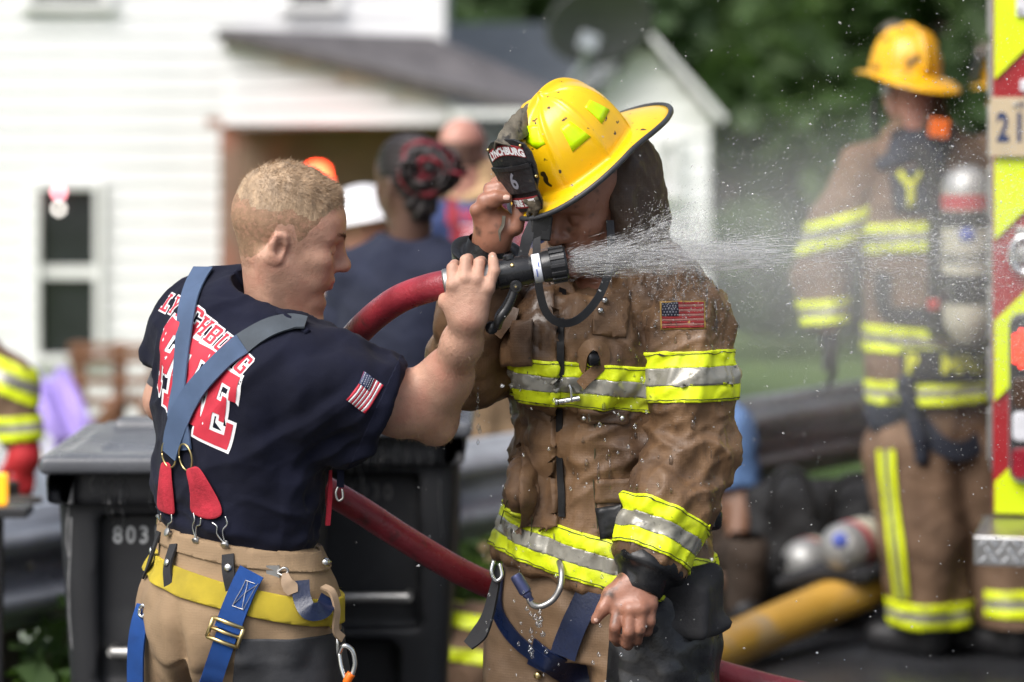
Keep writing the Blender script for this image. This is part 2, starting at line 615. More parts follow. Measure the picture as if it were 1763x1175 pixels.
# ---------------------------------------------------------------- procedural materials
def mat(name, col, rough=.6, metal=0.0, spec=.5, var=.12, vscale=6.0, bump=0.0, bscale=80.0, fine=0.0, fscale=600.0, detail=4.0,
        weave=0.0, wscale=1.0, rvar=0.0, rscale=8.0, rlow=.15, spots=None, sheen=0.0, sss=0.0, coat=0.0, wet=0.0, emit=None, stretch=None, col2=None, c2scale=3.0, c2edge=(.5, .6)):
    m = bpy.data.materials.new(name); m.use_nodes = True
    nt = m.node_tree; N = nt.nodes; L = nt.links
    b = N['Principled BSDF']
    tc = N.new('ShaderNodeTexCoord'); mp = N.new('ShaderNodeMapping')
    L.new(tc.outputs['Object'], mp.inputs[0])
    if stretch: mp.inputs['Scale'].default_value = stretch
    vec = mp.outputs[0]
    def nz(scale, det=detail, rgh=.55):
        n = N.new('ShaderNodeTexNoise'); n.inputs['Scale'].default_value = scale; n.inputs['Detail'].default_value = det
        n.inputs['Roughness'].default_value = rgh
        L.new(vec, n.inputs['Vector']); return n.outputs[0]
    def mapr(x, a, c, lo, hi):
        r = N.new('ShaderNodeMapRange'); r.inputs[1].default_value = a; r.inputs[2].default_value = c
        r.inputs[3].default_value = lo; r.inputs[4].default_value = hi
        L.new(x, r.inputs[0]); return r.outputs[0]
    def mixc(f, a, c):
        x = N.new('ShaderNodeMix'); x.data_type = 'RGBA'
        for s, v in ((x.inputs[0], f), (x.inputs[6], a), (x.inputs[7], c)):
            if hasattr(v, 'is_linked'): L.new(v, s)
            elif isinstance(v, float): s.default_value = v
            else: s.default_value = (*v, 1)
        return x.outputs[2]
    lo = tuple(c * (1 - var) for c in col); hi = tuple(min(1, c * (1 + var)) for c in col)
    c = mixc(mapr(nz(vscale), .3, .7, 0, 1), lo, hi)
    if col2 is not None:
        c = mixc(mapr(nz(c2scale, 5), c2edge[0], c2edge[1], 0, 1), c, col2)
    if spots:      # (colour, scale, threshold low, high)
        for scol, ssc, s0, s1 in (spots if isinstance(spots, list) else [spots]):
            c = mixc(mapr(nz(ssc, 2, .5), s0, s1, 0, 1), c, scol)
    L.new(c, b.inputs['Base Color'])
    b.inputs['Metallic'].default_value = metal
    b.inputs['Specular IOR Level'].default_value = spec
    if rvar:
        L.new(mapr(nz(rscale, 4), .42, .58, rough, rlow), b.inputs['Roughness'])
    else:
        b.inputs['Roughness'].default_value = rough
    if sheen:
        b.inputs['Sheen Weight'].default_value = sheen; b.inputs['Sheen Roughness'].default_value = .5
    if sss:
        b.inputs['Subsurface Weight'].default_value = sss
        b.inputs['Subsurface Radius'].default_value = (.012, .005, .003); b.inputs['Subsurface Scale'].default_value = 1.0
    if coat:
        b.inputs['Coat Weight'].default_value = coat; b.inputs['Coat Roughness'].default_value = .06
    if wet:
        L.new(mapr(nz(11, 5), .50, .60, 0, wet), b.inputs['Coat Weight']); b.inputs['Coat Roughness'].default_value = .10
    if emit:
        b.inputs['Emission Color'].default_value = (*emit[0], 1); b.inputs['Emission Strength'].default_value = emit[1]
    hgt = None
    def addh(x, k):
        nonlocal hgt
        mm = N.new('ShaderNodeMath'); mm.operation = 'MULTIPLY_ADD'; mm.inputs[1].default_value = k
        L.new(x, mm.inputs[0])
        if hgt is None: mm.inputs[2].default_value = 0
        else: L.new(hgt, mm.inputs[2])
        hgt = mm.outputs[0]
    if bump: addh(nz(bscale, 5), bump)
    if fine: addh(nz(fscale, 2), fine)
    if weave:
        for d in ('X', 'Z'):
            w = N.new('ShaderNodeTexWave'); w.bands_direction = d; w.inputs['Scale'].default_value = 62 * wscale
            w.inputs['Distortion'].default_value = .6; w.inputs['Detail'].default_value = 1
            L.new(vec, w.inputs['Vector'])
            addh(mapr(w.outputs[1], .75, 1, 0, 1), weave)
    if hgt is not None:
        bp = N.new('ShaderNodeBump'); bp.inputs['Strength'].default_value = 1.0; bp.inputs['Distance'].default_value = .001
        L.new(hgt, bp.inputs['Height']); L.new(bp.outputs[0], b.inputs['Normal'])
    return m

M = {}
M['skin'] = mat('skin_fair', (.50, .285, .20), .50, var=.16, vscale=26, bump=1.2, bscale=120, fine=.9, fscale=600, sss=.08, col2=(.45, .20, .14), c2scale=16, c2edge=(.48, .76))
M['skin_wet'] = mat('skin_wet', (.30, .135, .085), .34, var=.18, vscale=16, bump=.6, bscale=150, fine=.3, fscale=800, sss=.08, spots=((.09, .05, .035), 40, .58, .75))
M['skin_dark'] = mat('skin_dark', (.10, .052, .036), .45, var=.12, vscale=14, bump=.3, bscale=150)
M['skin_pink'] = mat('skin_pink', (.50, .25, .19), .45, var=.10, vscale=14, bump=.3, bscale=150)
M['nail'] = mat('nail', (.62, .40, .32), .3, var=.05)
M['eye'] = mat('eye_white', (.75, .73, .70), .15, var=.02)
M['iris'] = mat('iris', (.05, .08, .12), .15)
M['lip'] = mat('lip', (.44, .17, .13), .4, var=.08)
M['hair'] = mat('blond_hair', (.38, .265, .165), .55, var=.35, vscale=60, bump=2.0, bscale=260, stretch=(1, 1, .4))
M['stubble'] = mat('cropped_hair', (.31, .185, .11), .6, var=.2, vscale=80, bump=.8, bscale=500, col2=(.40, .22, .14), c2scale=120, c2edge=(.5, .6))
M['braid'] = mat('black_braided_hair', (.018, .012, .012), .45, var=.3, vscale=40, bump=2, bscale=120)
M['braid_red'] = mat('red_braided_hair', (.19, .010, .020), .45, var=.4, vscale=60, bump=2, bscale=140)
M['navy'] = mat('navy_cotton', (.0046, .0056, .0165), .9, var=.25, vscale=9, bump=.5, bscale=300, fine=.5, fscale=1300, sheen=.03, spec=.25)
M['navy_rib'] = mat('navy_rib_collar', (.0055, .0068, .019), .9, var=.15, bump=.6, bscale=400, spec=.25)
M['print_red'] = mat('red_print', (.52, .022, .045), .6, var=.10, vscale=30, fine=.5, fscale=900)
M['print_white'] = mat('white_print', (.78, .77, .78), .6, var=.05, vscale=30)
M['print_blue'] = mat('dark_blue_print', (.03, .045, .12), .6, var=.1)
M['susp'] = mat('slate_blue_webbing', (.085, .135, .24), .75, var=.18, vscale=10, bump=.3, bscale=300, weave=.35, wscale=6, col2=(.06, .075, .10), c2scale=5, c2edge=(.62, .75))
M['susp_dark'] = mat('worn_dark_webbing', (.05, .062, .075), .8, var=.25, vscale=14, bump=.4, bscale=200, col2=(.09, .15, .28), c2scale=14, c2edge=(.6, .75))
M['red_cloth'] = mat('red_suspender_cloth', (.42, .018, .035), .85, var=.2, vscale=40, bump=1.2, bscale=180, fine=.6, fscale=800)
M['brass'] = mat('brass', (.62, .48, .22), .28, metal=1, var=.15, vscale=60)
M['steel'] = mat('steel', (.62, .62, .60), .25, metal=1, var=.12, vscale=50)
M['dull_steel'] = mat('dull_steel', (.42, .41, .39), .42, metal=1, var=.2, vscale=40, bump=.2, bscale=200)
M['tan'] = mat('tan_ripstop', (.275, .185, .105), .85, var=.16, vscale=5, bump=1.0, bscale=60, weave=.10, wscale=1.15, fine=.3, fscale=900, col2=(.19, .122, .07), c2scale=4, c2edge=(.52, .75))
M['tan_wet'] = mat('tan_ripstop_damp', (.20, .125, .07), .7, var=.2, vscale=6, bump=1.2, bscale=60, weave=.10, wscale=1.15, rvar=1, rscale=6, rlow=.35, col2=(.11, .066, .038), c2scale=4, c2edge=(.5, .7))
M['brown'] = mat('wet_brown_turnout', (.200, .112, .054), .66, var=.22, vscale=7, bump=1.6, bscale=60, weave=.11, wscale=1.15, rvar=1, rscale=9, rlow=.38, spec=.45, wet=.32, fine=.4, fscale=700,
                 col2=(.085, .046, .024), c2scale=6, c2edge=(.46, .62), spots=[((.02, .015, .011), 90, .76, .80)])
M['hood_dark'] = mat('dark_wet_hood', (.060, .037, .024), .7, var=.3, vscale=9, bump=1.6, bscale=60, weave=.1, wscale=1.15, wet=.25)
M['brown_dry'] = mat('brown_turnout', (.165, .10, .060), .8, var=.2, vscale=6, bump=1.2, bscale=50, weave=.10, wscale=1.15, col2=(.13, .075, .045), c2scale=4, c2edge=(.5, .68))
M['lime'] = mat('lime_trim', (.78, .90, .012), .45, var=.05, vscale=20, bump=.5, bscale=90, fine=.3, fscale=700, spots=[((.12, .13, .03), 70, .70, .76), ((.50, .56, .03), 14, .54, .68)])
M['silver'] = mat('silver_trim', (.33, .315, .265), .33, var=.22, vscale=10, bump=.5, bscale=90, rvar=1, rscale=9, rlow=.2, metal=.25, spots=[((.07, .07, .06), 50, .68, .76)])
M['stitch'] = mat('dark_stitching', (.05, .05, .02), .8)
M['black'] = mat('black_wet_cloth', (.009, .009, .010), .55, var=.3, vscale=9, bump=1.5, bscale=60, rvar=1, rscale=8, rlow=.25, wet=.5, spec=.3)
M['black_dry'] = mat('black_cloth', (.016, .016, .018), .85, var=.25, vscale=10, bump=1.2, bscale=90, fine=.5)
M['charcoal'] = mat('charcoal_patch', (.035, .036, .04), .8, var=.35, vscale=9, bump=1.6, bscale=40, fine=.5, col2=(.085, .085, .088), c2scale=5, c2edge=(.52, .72))
M['plastic'] = mat('black_plastic', (.014, .014, .015), .32, var=.2, vscale=30, bump=.2, bscale=250, rvar=1, rscale=20, rlow=.2)
M['rubber'] = mat('black_rubber', (.018, .018, .02), .5, var=.25, vscale=40, bump=.4, bscale=200)
M['hose'] = mat('red_hose', (.27, .024, .036), .42, var=.25, vscale=14, bump=1.2, bscale=140, fine=.6, fscale=500, spots=((.10, .03, .03), 30, .6, .75), rvar=1, rscale=12, rlow=.22, col2=(.18, .012, .02), c2scale=10, c2edge=(.55, .7))
M['yellow_belt'] = mat('yellow_webbing', (.62, .47, .03), .75, var=.14, vscale=14, bump=.4, bscale=200, weave=.4, wscale=6, col2=(.40, .30, .03), c2scale=8, c2edge=(.55, .75))
M['blue_web'] = mat('blue_webbing', (.006, .075, .33), .7, var=.2, vscale=14, bump=.4, bscale=200, weave=.4, wscale=6, col2=(.004, .035, .16), c2scale=8, c2edge=(.55, .75))
M['navy_web'] = mat('navy_wet_webbing', (.006, .013, .045), .45, var=.3, vscale=14, bump=.6, bscale=150, rvar=1, rscale=9, rlow=.25)
M['helmet'] = mat('yellow_helmet', (.83, .49, .004), .30, var=.10, vscale=9, bump=.35, bscale=60, coat=.3, spots=[((.05, .032, .012), 62, .685, .71), ((.04, .028, .012), 26, .72, .735), ((.55, .25, .004), 7, .52, .8)])
M['helmet_dirty'] = mat('yellow_helmet_dirty', (.80, .42, .004), .35, var=.1, vscale=9, coat=.2, spots=[((.03, .02, .012), 17, .60, .68), ((.45, .22, .01), 9, .55, .8)])
M['helmet_pale'] = mat('cream_brim', (.75, .55, .24), .4, var=.15, vscale=14, spots=[((.05, .03, .015), 45, .66, .70)])
M['brim'] = mat('brim_edge', (.030, .032, .036), .5, var=.25, vscale=40, bump=.8, bscale=150)
M['leather'] = mat('black_leather', (.014, .014, .016), .42, var=.4, vscale=30, bump=1.6, bscale=120, spots=[((.10, .085, .06), 60, .64, .74)])
M['leather_grey'] = mat('weathered_leather', (.11, .095, .07), .7, var=.5, vscale=45, bump=4.0, bscale=70, stretch=(1, 1, .5), spots=[((.02, .018, .015), 60, .55, .65)])
M['sticker'] = mat('lime_sticker', (.62, .95, .0), .3, var=.08, vscale=60, bump=.3, bscale=200)
M['mud'] = mat('dried_mud', (.07, .055, .035), .9, var=.4, vscale=80, bump=4, bscale=120)
M['patch_red'] = mat('embroidered_red', (.27, .018, .022), .8, var=.2, vscale=60, bump=1, bscale=300)
M['patch_pale'] = mat('embroidered_pale', (.30, .13, .11), .8, var=.2, vscale=60, bump=1, bscale=300)
M['patch_blue'] = mat('embroidered_blue', (.012, .014, .032), .8, var=.2, vscale=60, bump=1, bscale=300)
M['patch_gold'] = mat('gold_thread', (.42, .26, .06), .7, var=.2, vscale=80, bump=1, bscale=300)
M['patch_star'] = mat('star_thread', (.22, .22, .26), .8)
M['tattoo'] = mat('tattoo_ink', (.055, .05, .055), .5, var=.3, vscale=90)
M['wax'] = mat('leather_tag', (.36, .25, .16), .7, var=.2, vscale=30)
M['orange'] = mat('orange_plastic', (.85, .16, .01), .4)
M['nozzle_band'] = mat('white_label_band', (.72, .74, .80), .35, var=.08, vscale=40)
M['label_blue'] = mat('blue_label_ink', (.05, .10, .45), .4)
# ================================================================ ground, houses, trees
M['asphalt'] = mat('wet_asphalt', (.036, .037, .041), .26, var=.35, vscale=2.2, bump=1.2, bscale=60, fine=.6, fscale=240, rvar=1, rscale=1.6, rlow=.05, spec=.6)
M['soil'] = mat('verge_soil', (.075, .06, .04), .95, var=.4, vscale=3, bump=6, bscale=25, col2=(.05, .085, .02), c2scale=1.4, c2edge=(.42, .55))
M['lawn'] = mat('lawn_ground', (.13, .20, .06), .95, var=.35, vscale=2, bump=6, bscale=20)
M['siding'] = mat('white_siding', (.76, .76, .765), .55, var=.04, vscale=3, bump=.3, bscale=30)
M['siding2'] = mat('offwhite_siding', (.88, .88, .88), .6, var=.03, vscale=3)
M['shingle'] = mat('grey_shingles', (.115, .105, .108), .9, var=.25, vscale=5, bump=4, bscale=30)
M['shingle_pale'] = mat('pale_shingles', (.24, .25, .255), .85, var=.15, vscale=4, bump=3, bscale=30)
M['glass'] = mat('dark_window_glass', (.022, .024, .028), .12, var=.2, vscale=4, spec=.6)
M['blind'] = mat('window_screen', (.05, .05, .055), .7, var=.2, vscale=4)
M['trim'] = mat('white_trim', (.78, .78, .77), .5, var=.03)
M['porch_brown'] = mat('brown_porch_wall', (.22, .145, .105), .85, var=.25, vscale=2, bump=2, bscale=20, col2=(.30, .13, .09), c2scale=1.2, c2edge=(.5, .6))
M['wood'] = mat('weathered_wood', (.19, .085, .042), .75, var=.35, vscale=4, bump=1.5, bscale=30, stretch=(1, 1, 4))
M['post_wood'] = mat('grey_timber', (.06, .048, .038), .9, var=.35, vscale=6, bump=2, bscale=50)
M['galv'] = mat('galvanised_steel', (.33, .355, .39), .38, metal=.1, var=.2, vscale=5, bump=.5, bscale=30, rvar=1, rscale=4, rlow=.25, col2=(.19, .20, .215), c2scale=3, c2edge=(.55, .75))
M['bark'] = mat('bark', (.07, .055, .04), .95, var=.4, vscale=6, bump=4, bscale=30)
M['red_reflection'] = mat('glowing_red_reflection', (.6, .03, .01), .4, emit=((1.0, .06, .02), 9.0))
M['white_reflection'] = mat('glowing_white_reflection', (.8, .8, .75), .4, emit=((1.0, .93, .85), 3.0))
M['pink_reflection'] = mat('glowing_pink_reflection', (.8, .4, .4), .4, emit=((1.0, .30, .36), 5.0))
def leaf_mat(name, c1, c2):
    m = mat(name, c1, .6, var=.35, vscale=1.1, spec=.3, col2=c2, c2scale=.7, c2edge=(.45, .62))
    nt = m.node_tree; b = nt.nodes['Principled BSDF']
    tr = nt.nodes.new('ShaderNodeBsdfTranslucent'); tr.inputs[0].default_value = (c2[0] * 1.1, c2[1] * 1.2, c2[2], 1)
    mx = nt.nodes.new('ShaderNodeMixShader'); mx.inputs[0].default_value = .35
    nt.links.new(b.outputs[0], mx.inputs[1]); nt.links.new(tr.outputs[0], mx.inputs[2]); nt.links.new(mx.outputs[0], nt.nodes['Material Output'].inputs[0])
    return m
M['leaf_dark'] = leaf_mat('dark_leaves', (.095, .15, .070), (.13, .19, .085))
M['leaf_mid'] = leaf_mat('green_leaves', (.09, .155, .052), (.125, .20, .062))
M['leaf_light'] = leaf_mat('light_leaves', (.10, .19, .035), (.14, .24, .045))

def ground_z(x, y):
    """level road, then a bank falling away beyond the guardrail"""
    rail = 9.15 + (x + .09) * 1.36
    d = y - rail - 1.2
    t = min(max(d / 9.0, 0), 1)
    return -1.55 * t * t * (3 - 2 * t) + .02 * math.sin(x * 1.3 + y * .7) * min(max(d, 0), 1)

def build_ground():
    xs = np.unique(np.concatenate([np.linspace(-90, -12, 12), np.linspace(-12, 14, 80), np.linspace(14, 100, 14)]))
    ys = np.unique(np.concatenate([np.linspace(-12, 4, 8), np.linspace(4, 30, 90), np.linspace(30, 220, 20)]))
    V = [(x, y, ground_z(x, y)) for y in ys for x in xs]
    n = len(xs); F, mi = [], []
    for j in range(len(ys) - 1):
        for i in range(n - 1):
            F.append((j * n + i, j * n + i + 1, (j + 1) * n + i + 1, (j + 1) * n + i))
            x, y = (xs[i] + xs[i + 1]) / 2, (ys[j] + ys[j + 1]) / 2
            rail = 9.15 + (x + .09) * 1.36
            mi.append(0 if y < rail + 2.6 else 1)
    o = mk('ground', V, F, [M['soil'], M['lawn']], None, True, mi)
    meta(o, kind='structure')
    # wet road in front of the guardrail
    V, F = [], []
    k = 0
    pts = np.linspace(-8, 12, 41)
    for x in pts:
        y1 = min(9.15 + (x + .09) * 1.36 - .55 + .06 * math.sin(x * 5), 60)
        V += [(x, -8, .006), (x, max(y1, -7), .006)]
    V = [(-30, -8, .006), (-30, -7, .006)] + V
    for i in range(len(V) // 2 - 1): F.append((2 * i, 2 * i + 2, 2 * i + 3, 2 * i + 1))
    o = mk('road', V, F, M['asphalt'], None)
    meta(o, kind='structure')
build_ground()

# ---------------------------------------------------------------- plants
def leaves(name, centres, normals_hint, size, m_, parent, seed=0, aspect=.55):
    g = np.random.RandomState(seed); n = len(centres)
    a = g.normal(size=(n, 3)); a[:, 2] *= .6; a /= np.linalg.norm(a, axis=1)[:, None]
    b = np.cross(a, g.normal(size=(n, 3))); b /= np.linalg.norm(b, axis=1)[:, None]
    s_ = (size * (.6 + .8 * g.rand(n)))[:, None]
    c = np.asarray(centres)
    nn = np.cross(a, b)
    V = np.stack([c - a * s_, c + b * s_ * aspect + nn * s_ * .12, c + a * s_, c - b * s_ * aspect + nn * s_ * .12], 1).reshape(-1, 3)
    F = np.arange(4 * n).reshape(n, 4)
    return mk(name, V, F, m_, parent)

def tree(name, label, x, y, h, rad, m_, seed, n=4200, leaf=.30, group='trees behind the houses', low=.25):
    g = np.random.RandomState(seed); z0 = ground_z(x, y)
    root = thing(name, label, 'tree', (x, y, z0), group)
    q = MB(); top = A3((x, y, z0 + h * .8))
    q.tube([A3((x, y, z0 - .3)), A3((x + g.normal() * .2, y, z0 + h * .4)), top], [h * .028, h * .02, h * .006], 8, res=10)
    ends = []
    for i in range(9):
        t = g.uniform(.3, .75); a = g.uniform(0, 6.28)
        s_ = A3((x, y, z0 + h * t)); e = s_ + A3((math.cos(a) * rad * .7, math.sin(a) * rad * .7, h * g.uniform(.08, .2)))
        q.tube([s_, (s_ + e) / 2 + A3((0, 0, .1 * h * .3)), e], [h * .01, h * .007, h * .003], 6, res=6); ends.append(e)
    q.build('trunk', M['bark'], root, smooth=True)
    cl = []
    for i in range(46):
        u = g.normal(size=3); u /= np.linalg.norm(u); r_ = g.rand() ** .45
        cl.append(A3((x, y, z0 + h * (low + (1 - low) * .52))) + u * A3((rad, rad, h * (1 - low) * .5)) * r_)
    cl = np.array(cl); idx = g.randint(0, len(cl), n)
    cr = rad * (.16 + .14 * g.rand(len(cl)))
    u = g.normal(size=(n, 3)); u /= np.linalg.norm(u, axis=1)[:, None]
    c = cl[idx] + u * (cr[idx] * (.55 + .5 * g.rand(n)))[:, None] * A3((1, 1, .75))
    leaves('crown', c, None, leaf, m_, root, seed)
    return root

tree('oak_tree', 'broad dark tree rising directly above the satellite dish', 3.2, 44, 9.5, 5.0, M['leaf_dark'], 1, 6500, .34, low=-.05)
tree('oak_tree', 'green tree crown behind the peak of the white gable', 5.6, 40, 9, 4.2, M['leaf_mid'], 2, 5500, .32, low=-.05)
tree('oak_tree', 'dark green tree between the white gable and the standing firefighter with air tank', 7.6, 37, 8, 3.4, M['leaf_dark'], 3, 6000, .30, low=-.1)
tree('maple_tree', 'mid green tree behind the standing firefighter with the air tank', 8.6, 31, 7.5, 3.0, M['leaf_mid'], 4, 5600, .26, low=-.1)
tree('maple_tree', 'bright green tree next to the edge of the fire engine', 7.0, 25.5, 6.5, 1.7, M['leaf_light'], 5, 3800, .20, low=-.05)
tree('oak_tree', 'dark trees showing over the low roof beside the white house', -1.6, 50, 10, 4.6, M['leaf_dark'], 6, 5200, .34, low=-.05)
tree('oak_tree', 'far dark tree behind the fire engine', 12.5, 40, 9, 4.6, M['leaf_dark'], 7, 4800, .34, low=-.05)
def far_wood():
    g = np.random.RandomState(11); n = 9000
    x = g.uniform(-14, 26, n); y = 60 + 4 * g.rand(n); z = ground_z(0, 60) + 13 * g.rand(n) ** .8 * (.8 + .25 * np.sin(x * .6))
    o = leaves('woodland', np.stack([x, y, z], 1), None, .9, M['leaf_dark'], None, 12, .7)
    meta(o, 'dense dark woodland closing the view behind the trees', 'woodland', kind='stuff')
far_wood()
def shrub(x, y, h, rad, m_, label, seed, n=500, leaf=.06, name='roadside_shrub', group='low shrubs by the guardrail', z=None):
    g = np.random.RandomState(seed); z0 = ground_z(x, y) if z is None else z
    root = thing(name, label, 'shrub', (x, y, z0), group)
    q = MB()
    tips = []
    for i in range(9):
        a = g.uniform(0, 6.28); e = A3((x + math.cos(a) * rad * g.rand(), y + math.sin(a) * rad * g.rand(), z0 + h * g.uniform(.5, .95)))
        q.tube([A3((x, y, z0 - .02)), A3((x, y, z0)) * .5 + e * .5 + A3((0, 0, .03)), e], [.008, .006, .003], 5, res=6); tips.append(e)
    q.build('stem', M['bark'], root)
    tips = np.array(tips); i = g.randint(0, len(tips), n)
    c = tips[i] * (1 - .55 * g.rand(n, 1) ** 2) + A3((x, y, z0 + h * .3)) * 0
    c = A3((x, y, z0)) + (tips[i] - A3((x, y, z0))) * (g.uniform(.25, 1.05, (n, 1))) + g.normal(size=(n, 3)) * rad * .25
    c[:, 2] = np.maximum(c[:, 2], z0 + .02)
    leaves('foliage', c, None, leaf, m_, root, seed)
bush = [(90, 1150, 7.7, .45, .22, 'leaf_mid', 'leafy green weeds under the guardrail by the left wheelie bin'),
        (30, 1160, 7.5, .30, .22, 'leaf_light', 'small pale weeds at the left edge under the guardrail'),
        (800, 1010, 9.3, .50, .30, 'leaf_mid', 'green weeds between the dark bin and the helmeted firefighter'),
        (850, 1075, 8.8, .35, .28, 'leaf_light', 'bright low weeds behind the helmeted firefighter\'s hip flap'),
        (1255, 935, 10.6, .50, .22, 'leaf_light', 'light green weeds behind the bowed firefighter\'s hanging arm'),
        (1320, 960, 10.6, .40, .16, 'leaf_mid', 'green weeds left of the air cylinders on the ground')]
for i, (px, py, Y, h, r_, m_, lb) in enumerate(bush):
    p = P(px, py, Y); shrub(p.x, Y, h, r_, M[m_], lb, 40 + i, 420, .045)
def grass():
    g = np.random.RandomState(5); n = 14000
    x = g.uniform(-2.4, 3.4, n); y = 9.15 + (x + .09) * 1.36 + g.uniform(-.35, 2.6, n)
    z = np.array([ground_z(a, b) for a, b in zip(x, y)])
    keep = noise(np.stack([x * 1.4, y * 1.4, z * 0], 1)) > -.15
    x, y, z = x[keep], y[keep], z[keep]; n = len(x)
    h = g.uniform(.05, .20, n); a = g.uniform(0, 6.28, n); lean = g.uniform(0, .08, n)
    w = .006
    b = np.stack([x, y, z], 1); t = b + np.stack([np.cos(a) * lean, np.sin(a) * lean, h], 1)
    s_ = np.stack([-np.sin(a) * w, np.cos(a) * w, 0 * a], 1)
    V = np.stack([b - s_, b + s_, t + s_ * .2, t - s_ * .2], 1).reshape(-1, 3)
    o = mk('grass', V, np.arange(4 * n).reshape(n, 4), M['leaf_mid'], None)
    meta(o, 'rough green grass on the verge beyond the guardrail', 'grass', kind='stuff')
grass()

# ---------------------------------------------------------------- white clapboard house
def siding(parent, x0, x1, z0, z1, y, m_, holes=(), step=.16):
    """each lap board is a piece; boards are interrupted at openings"""
    z = z0; proto = {}
    while z < z1:
        segs = [(x0, x1)]
        for hx0, hx1, hz0, hz1 in holes:
            if z + step > hz0 and z < hz1:
                ns = []
                for a, b in segs:
                    if hx1 <= a or hx0 >= b: ns.append((a, b)); continue
                    if hx0 > a: ns.append((a, hx0))
                    if hx1 < b: ns.append((hx1, b))
                segs = ns
        for a, b in segs:
            key = round(b - a, 3)
            if key in proto:
                o = proto[key].copy(); COL.objects.link(o); adopt(o, parent)
            else:
                L = b - a
                q = MB(); q.add([(0, -.036, 0), (L, -.036, 0), (L, -.006, step + .02), (0, -.006, step + .02), (0, .0, 0), (L, 0, 0), (L, .0, step + .02), (0, 0, step + .02)],
                                [(0, 1, 2, 3), (7, 6, 5, 4), (0, 4, 5, 1), (3, 2, 6, 7), (0, 3, 7, 4), (1, 5, 6, 2)])
                o = q.build('siding_board', m_, parent); proto[key] = o
            o.location = (a, y, z)
        z += step

def window(parent, x0, x1, z0, z1, y, mid=True):
    fw = .07
    fr = MB()
    fr.box(((x0 + x1) / 2, y - .03, z1 + fw / 2), (x1 - x0 + 2 * fw, .10, fw)); fr.box(((x0 + x1) / 2, y - .045, z0 - fw / 2), (x1 - x0 + 2.4 * fw, .14, fw))
    fr.box((x0 - fw / 2, y - .03, (z0 + z1) / 2), (fw, .10, z1 - z0)); fr.box((x1 + fw / 2, y - .03, (z0 + z1) / 2), (fw, .10, z1 - z0))
    w = fr.build('window', M['trim'], parent, bevel=.006)
    zm = (z0 + z1) / 2
    for a, b, dy in ((zm, z1, .0), (z0, zm, .03)):
        mk('pane', [(x0, y + .02 + dy, a), (x1, y + .02 + dy, a), (x1, y + .02 + dy, b), (x0, y + .02 + dy, b)], [(0, 1, 2, 3)], M['glass'], w)
    if mid:
        MB().box(((x0 + x1) / 2, y + .0, zm), (x1 - x0, .05, .10)).build('meeting_rail', M['trim'], w)

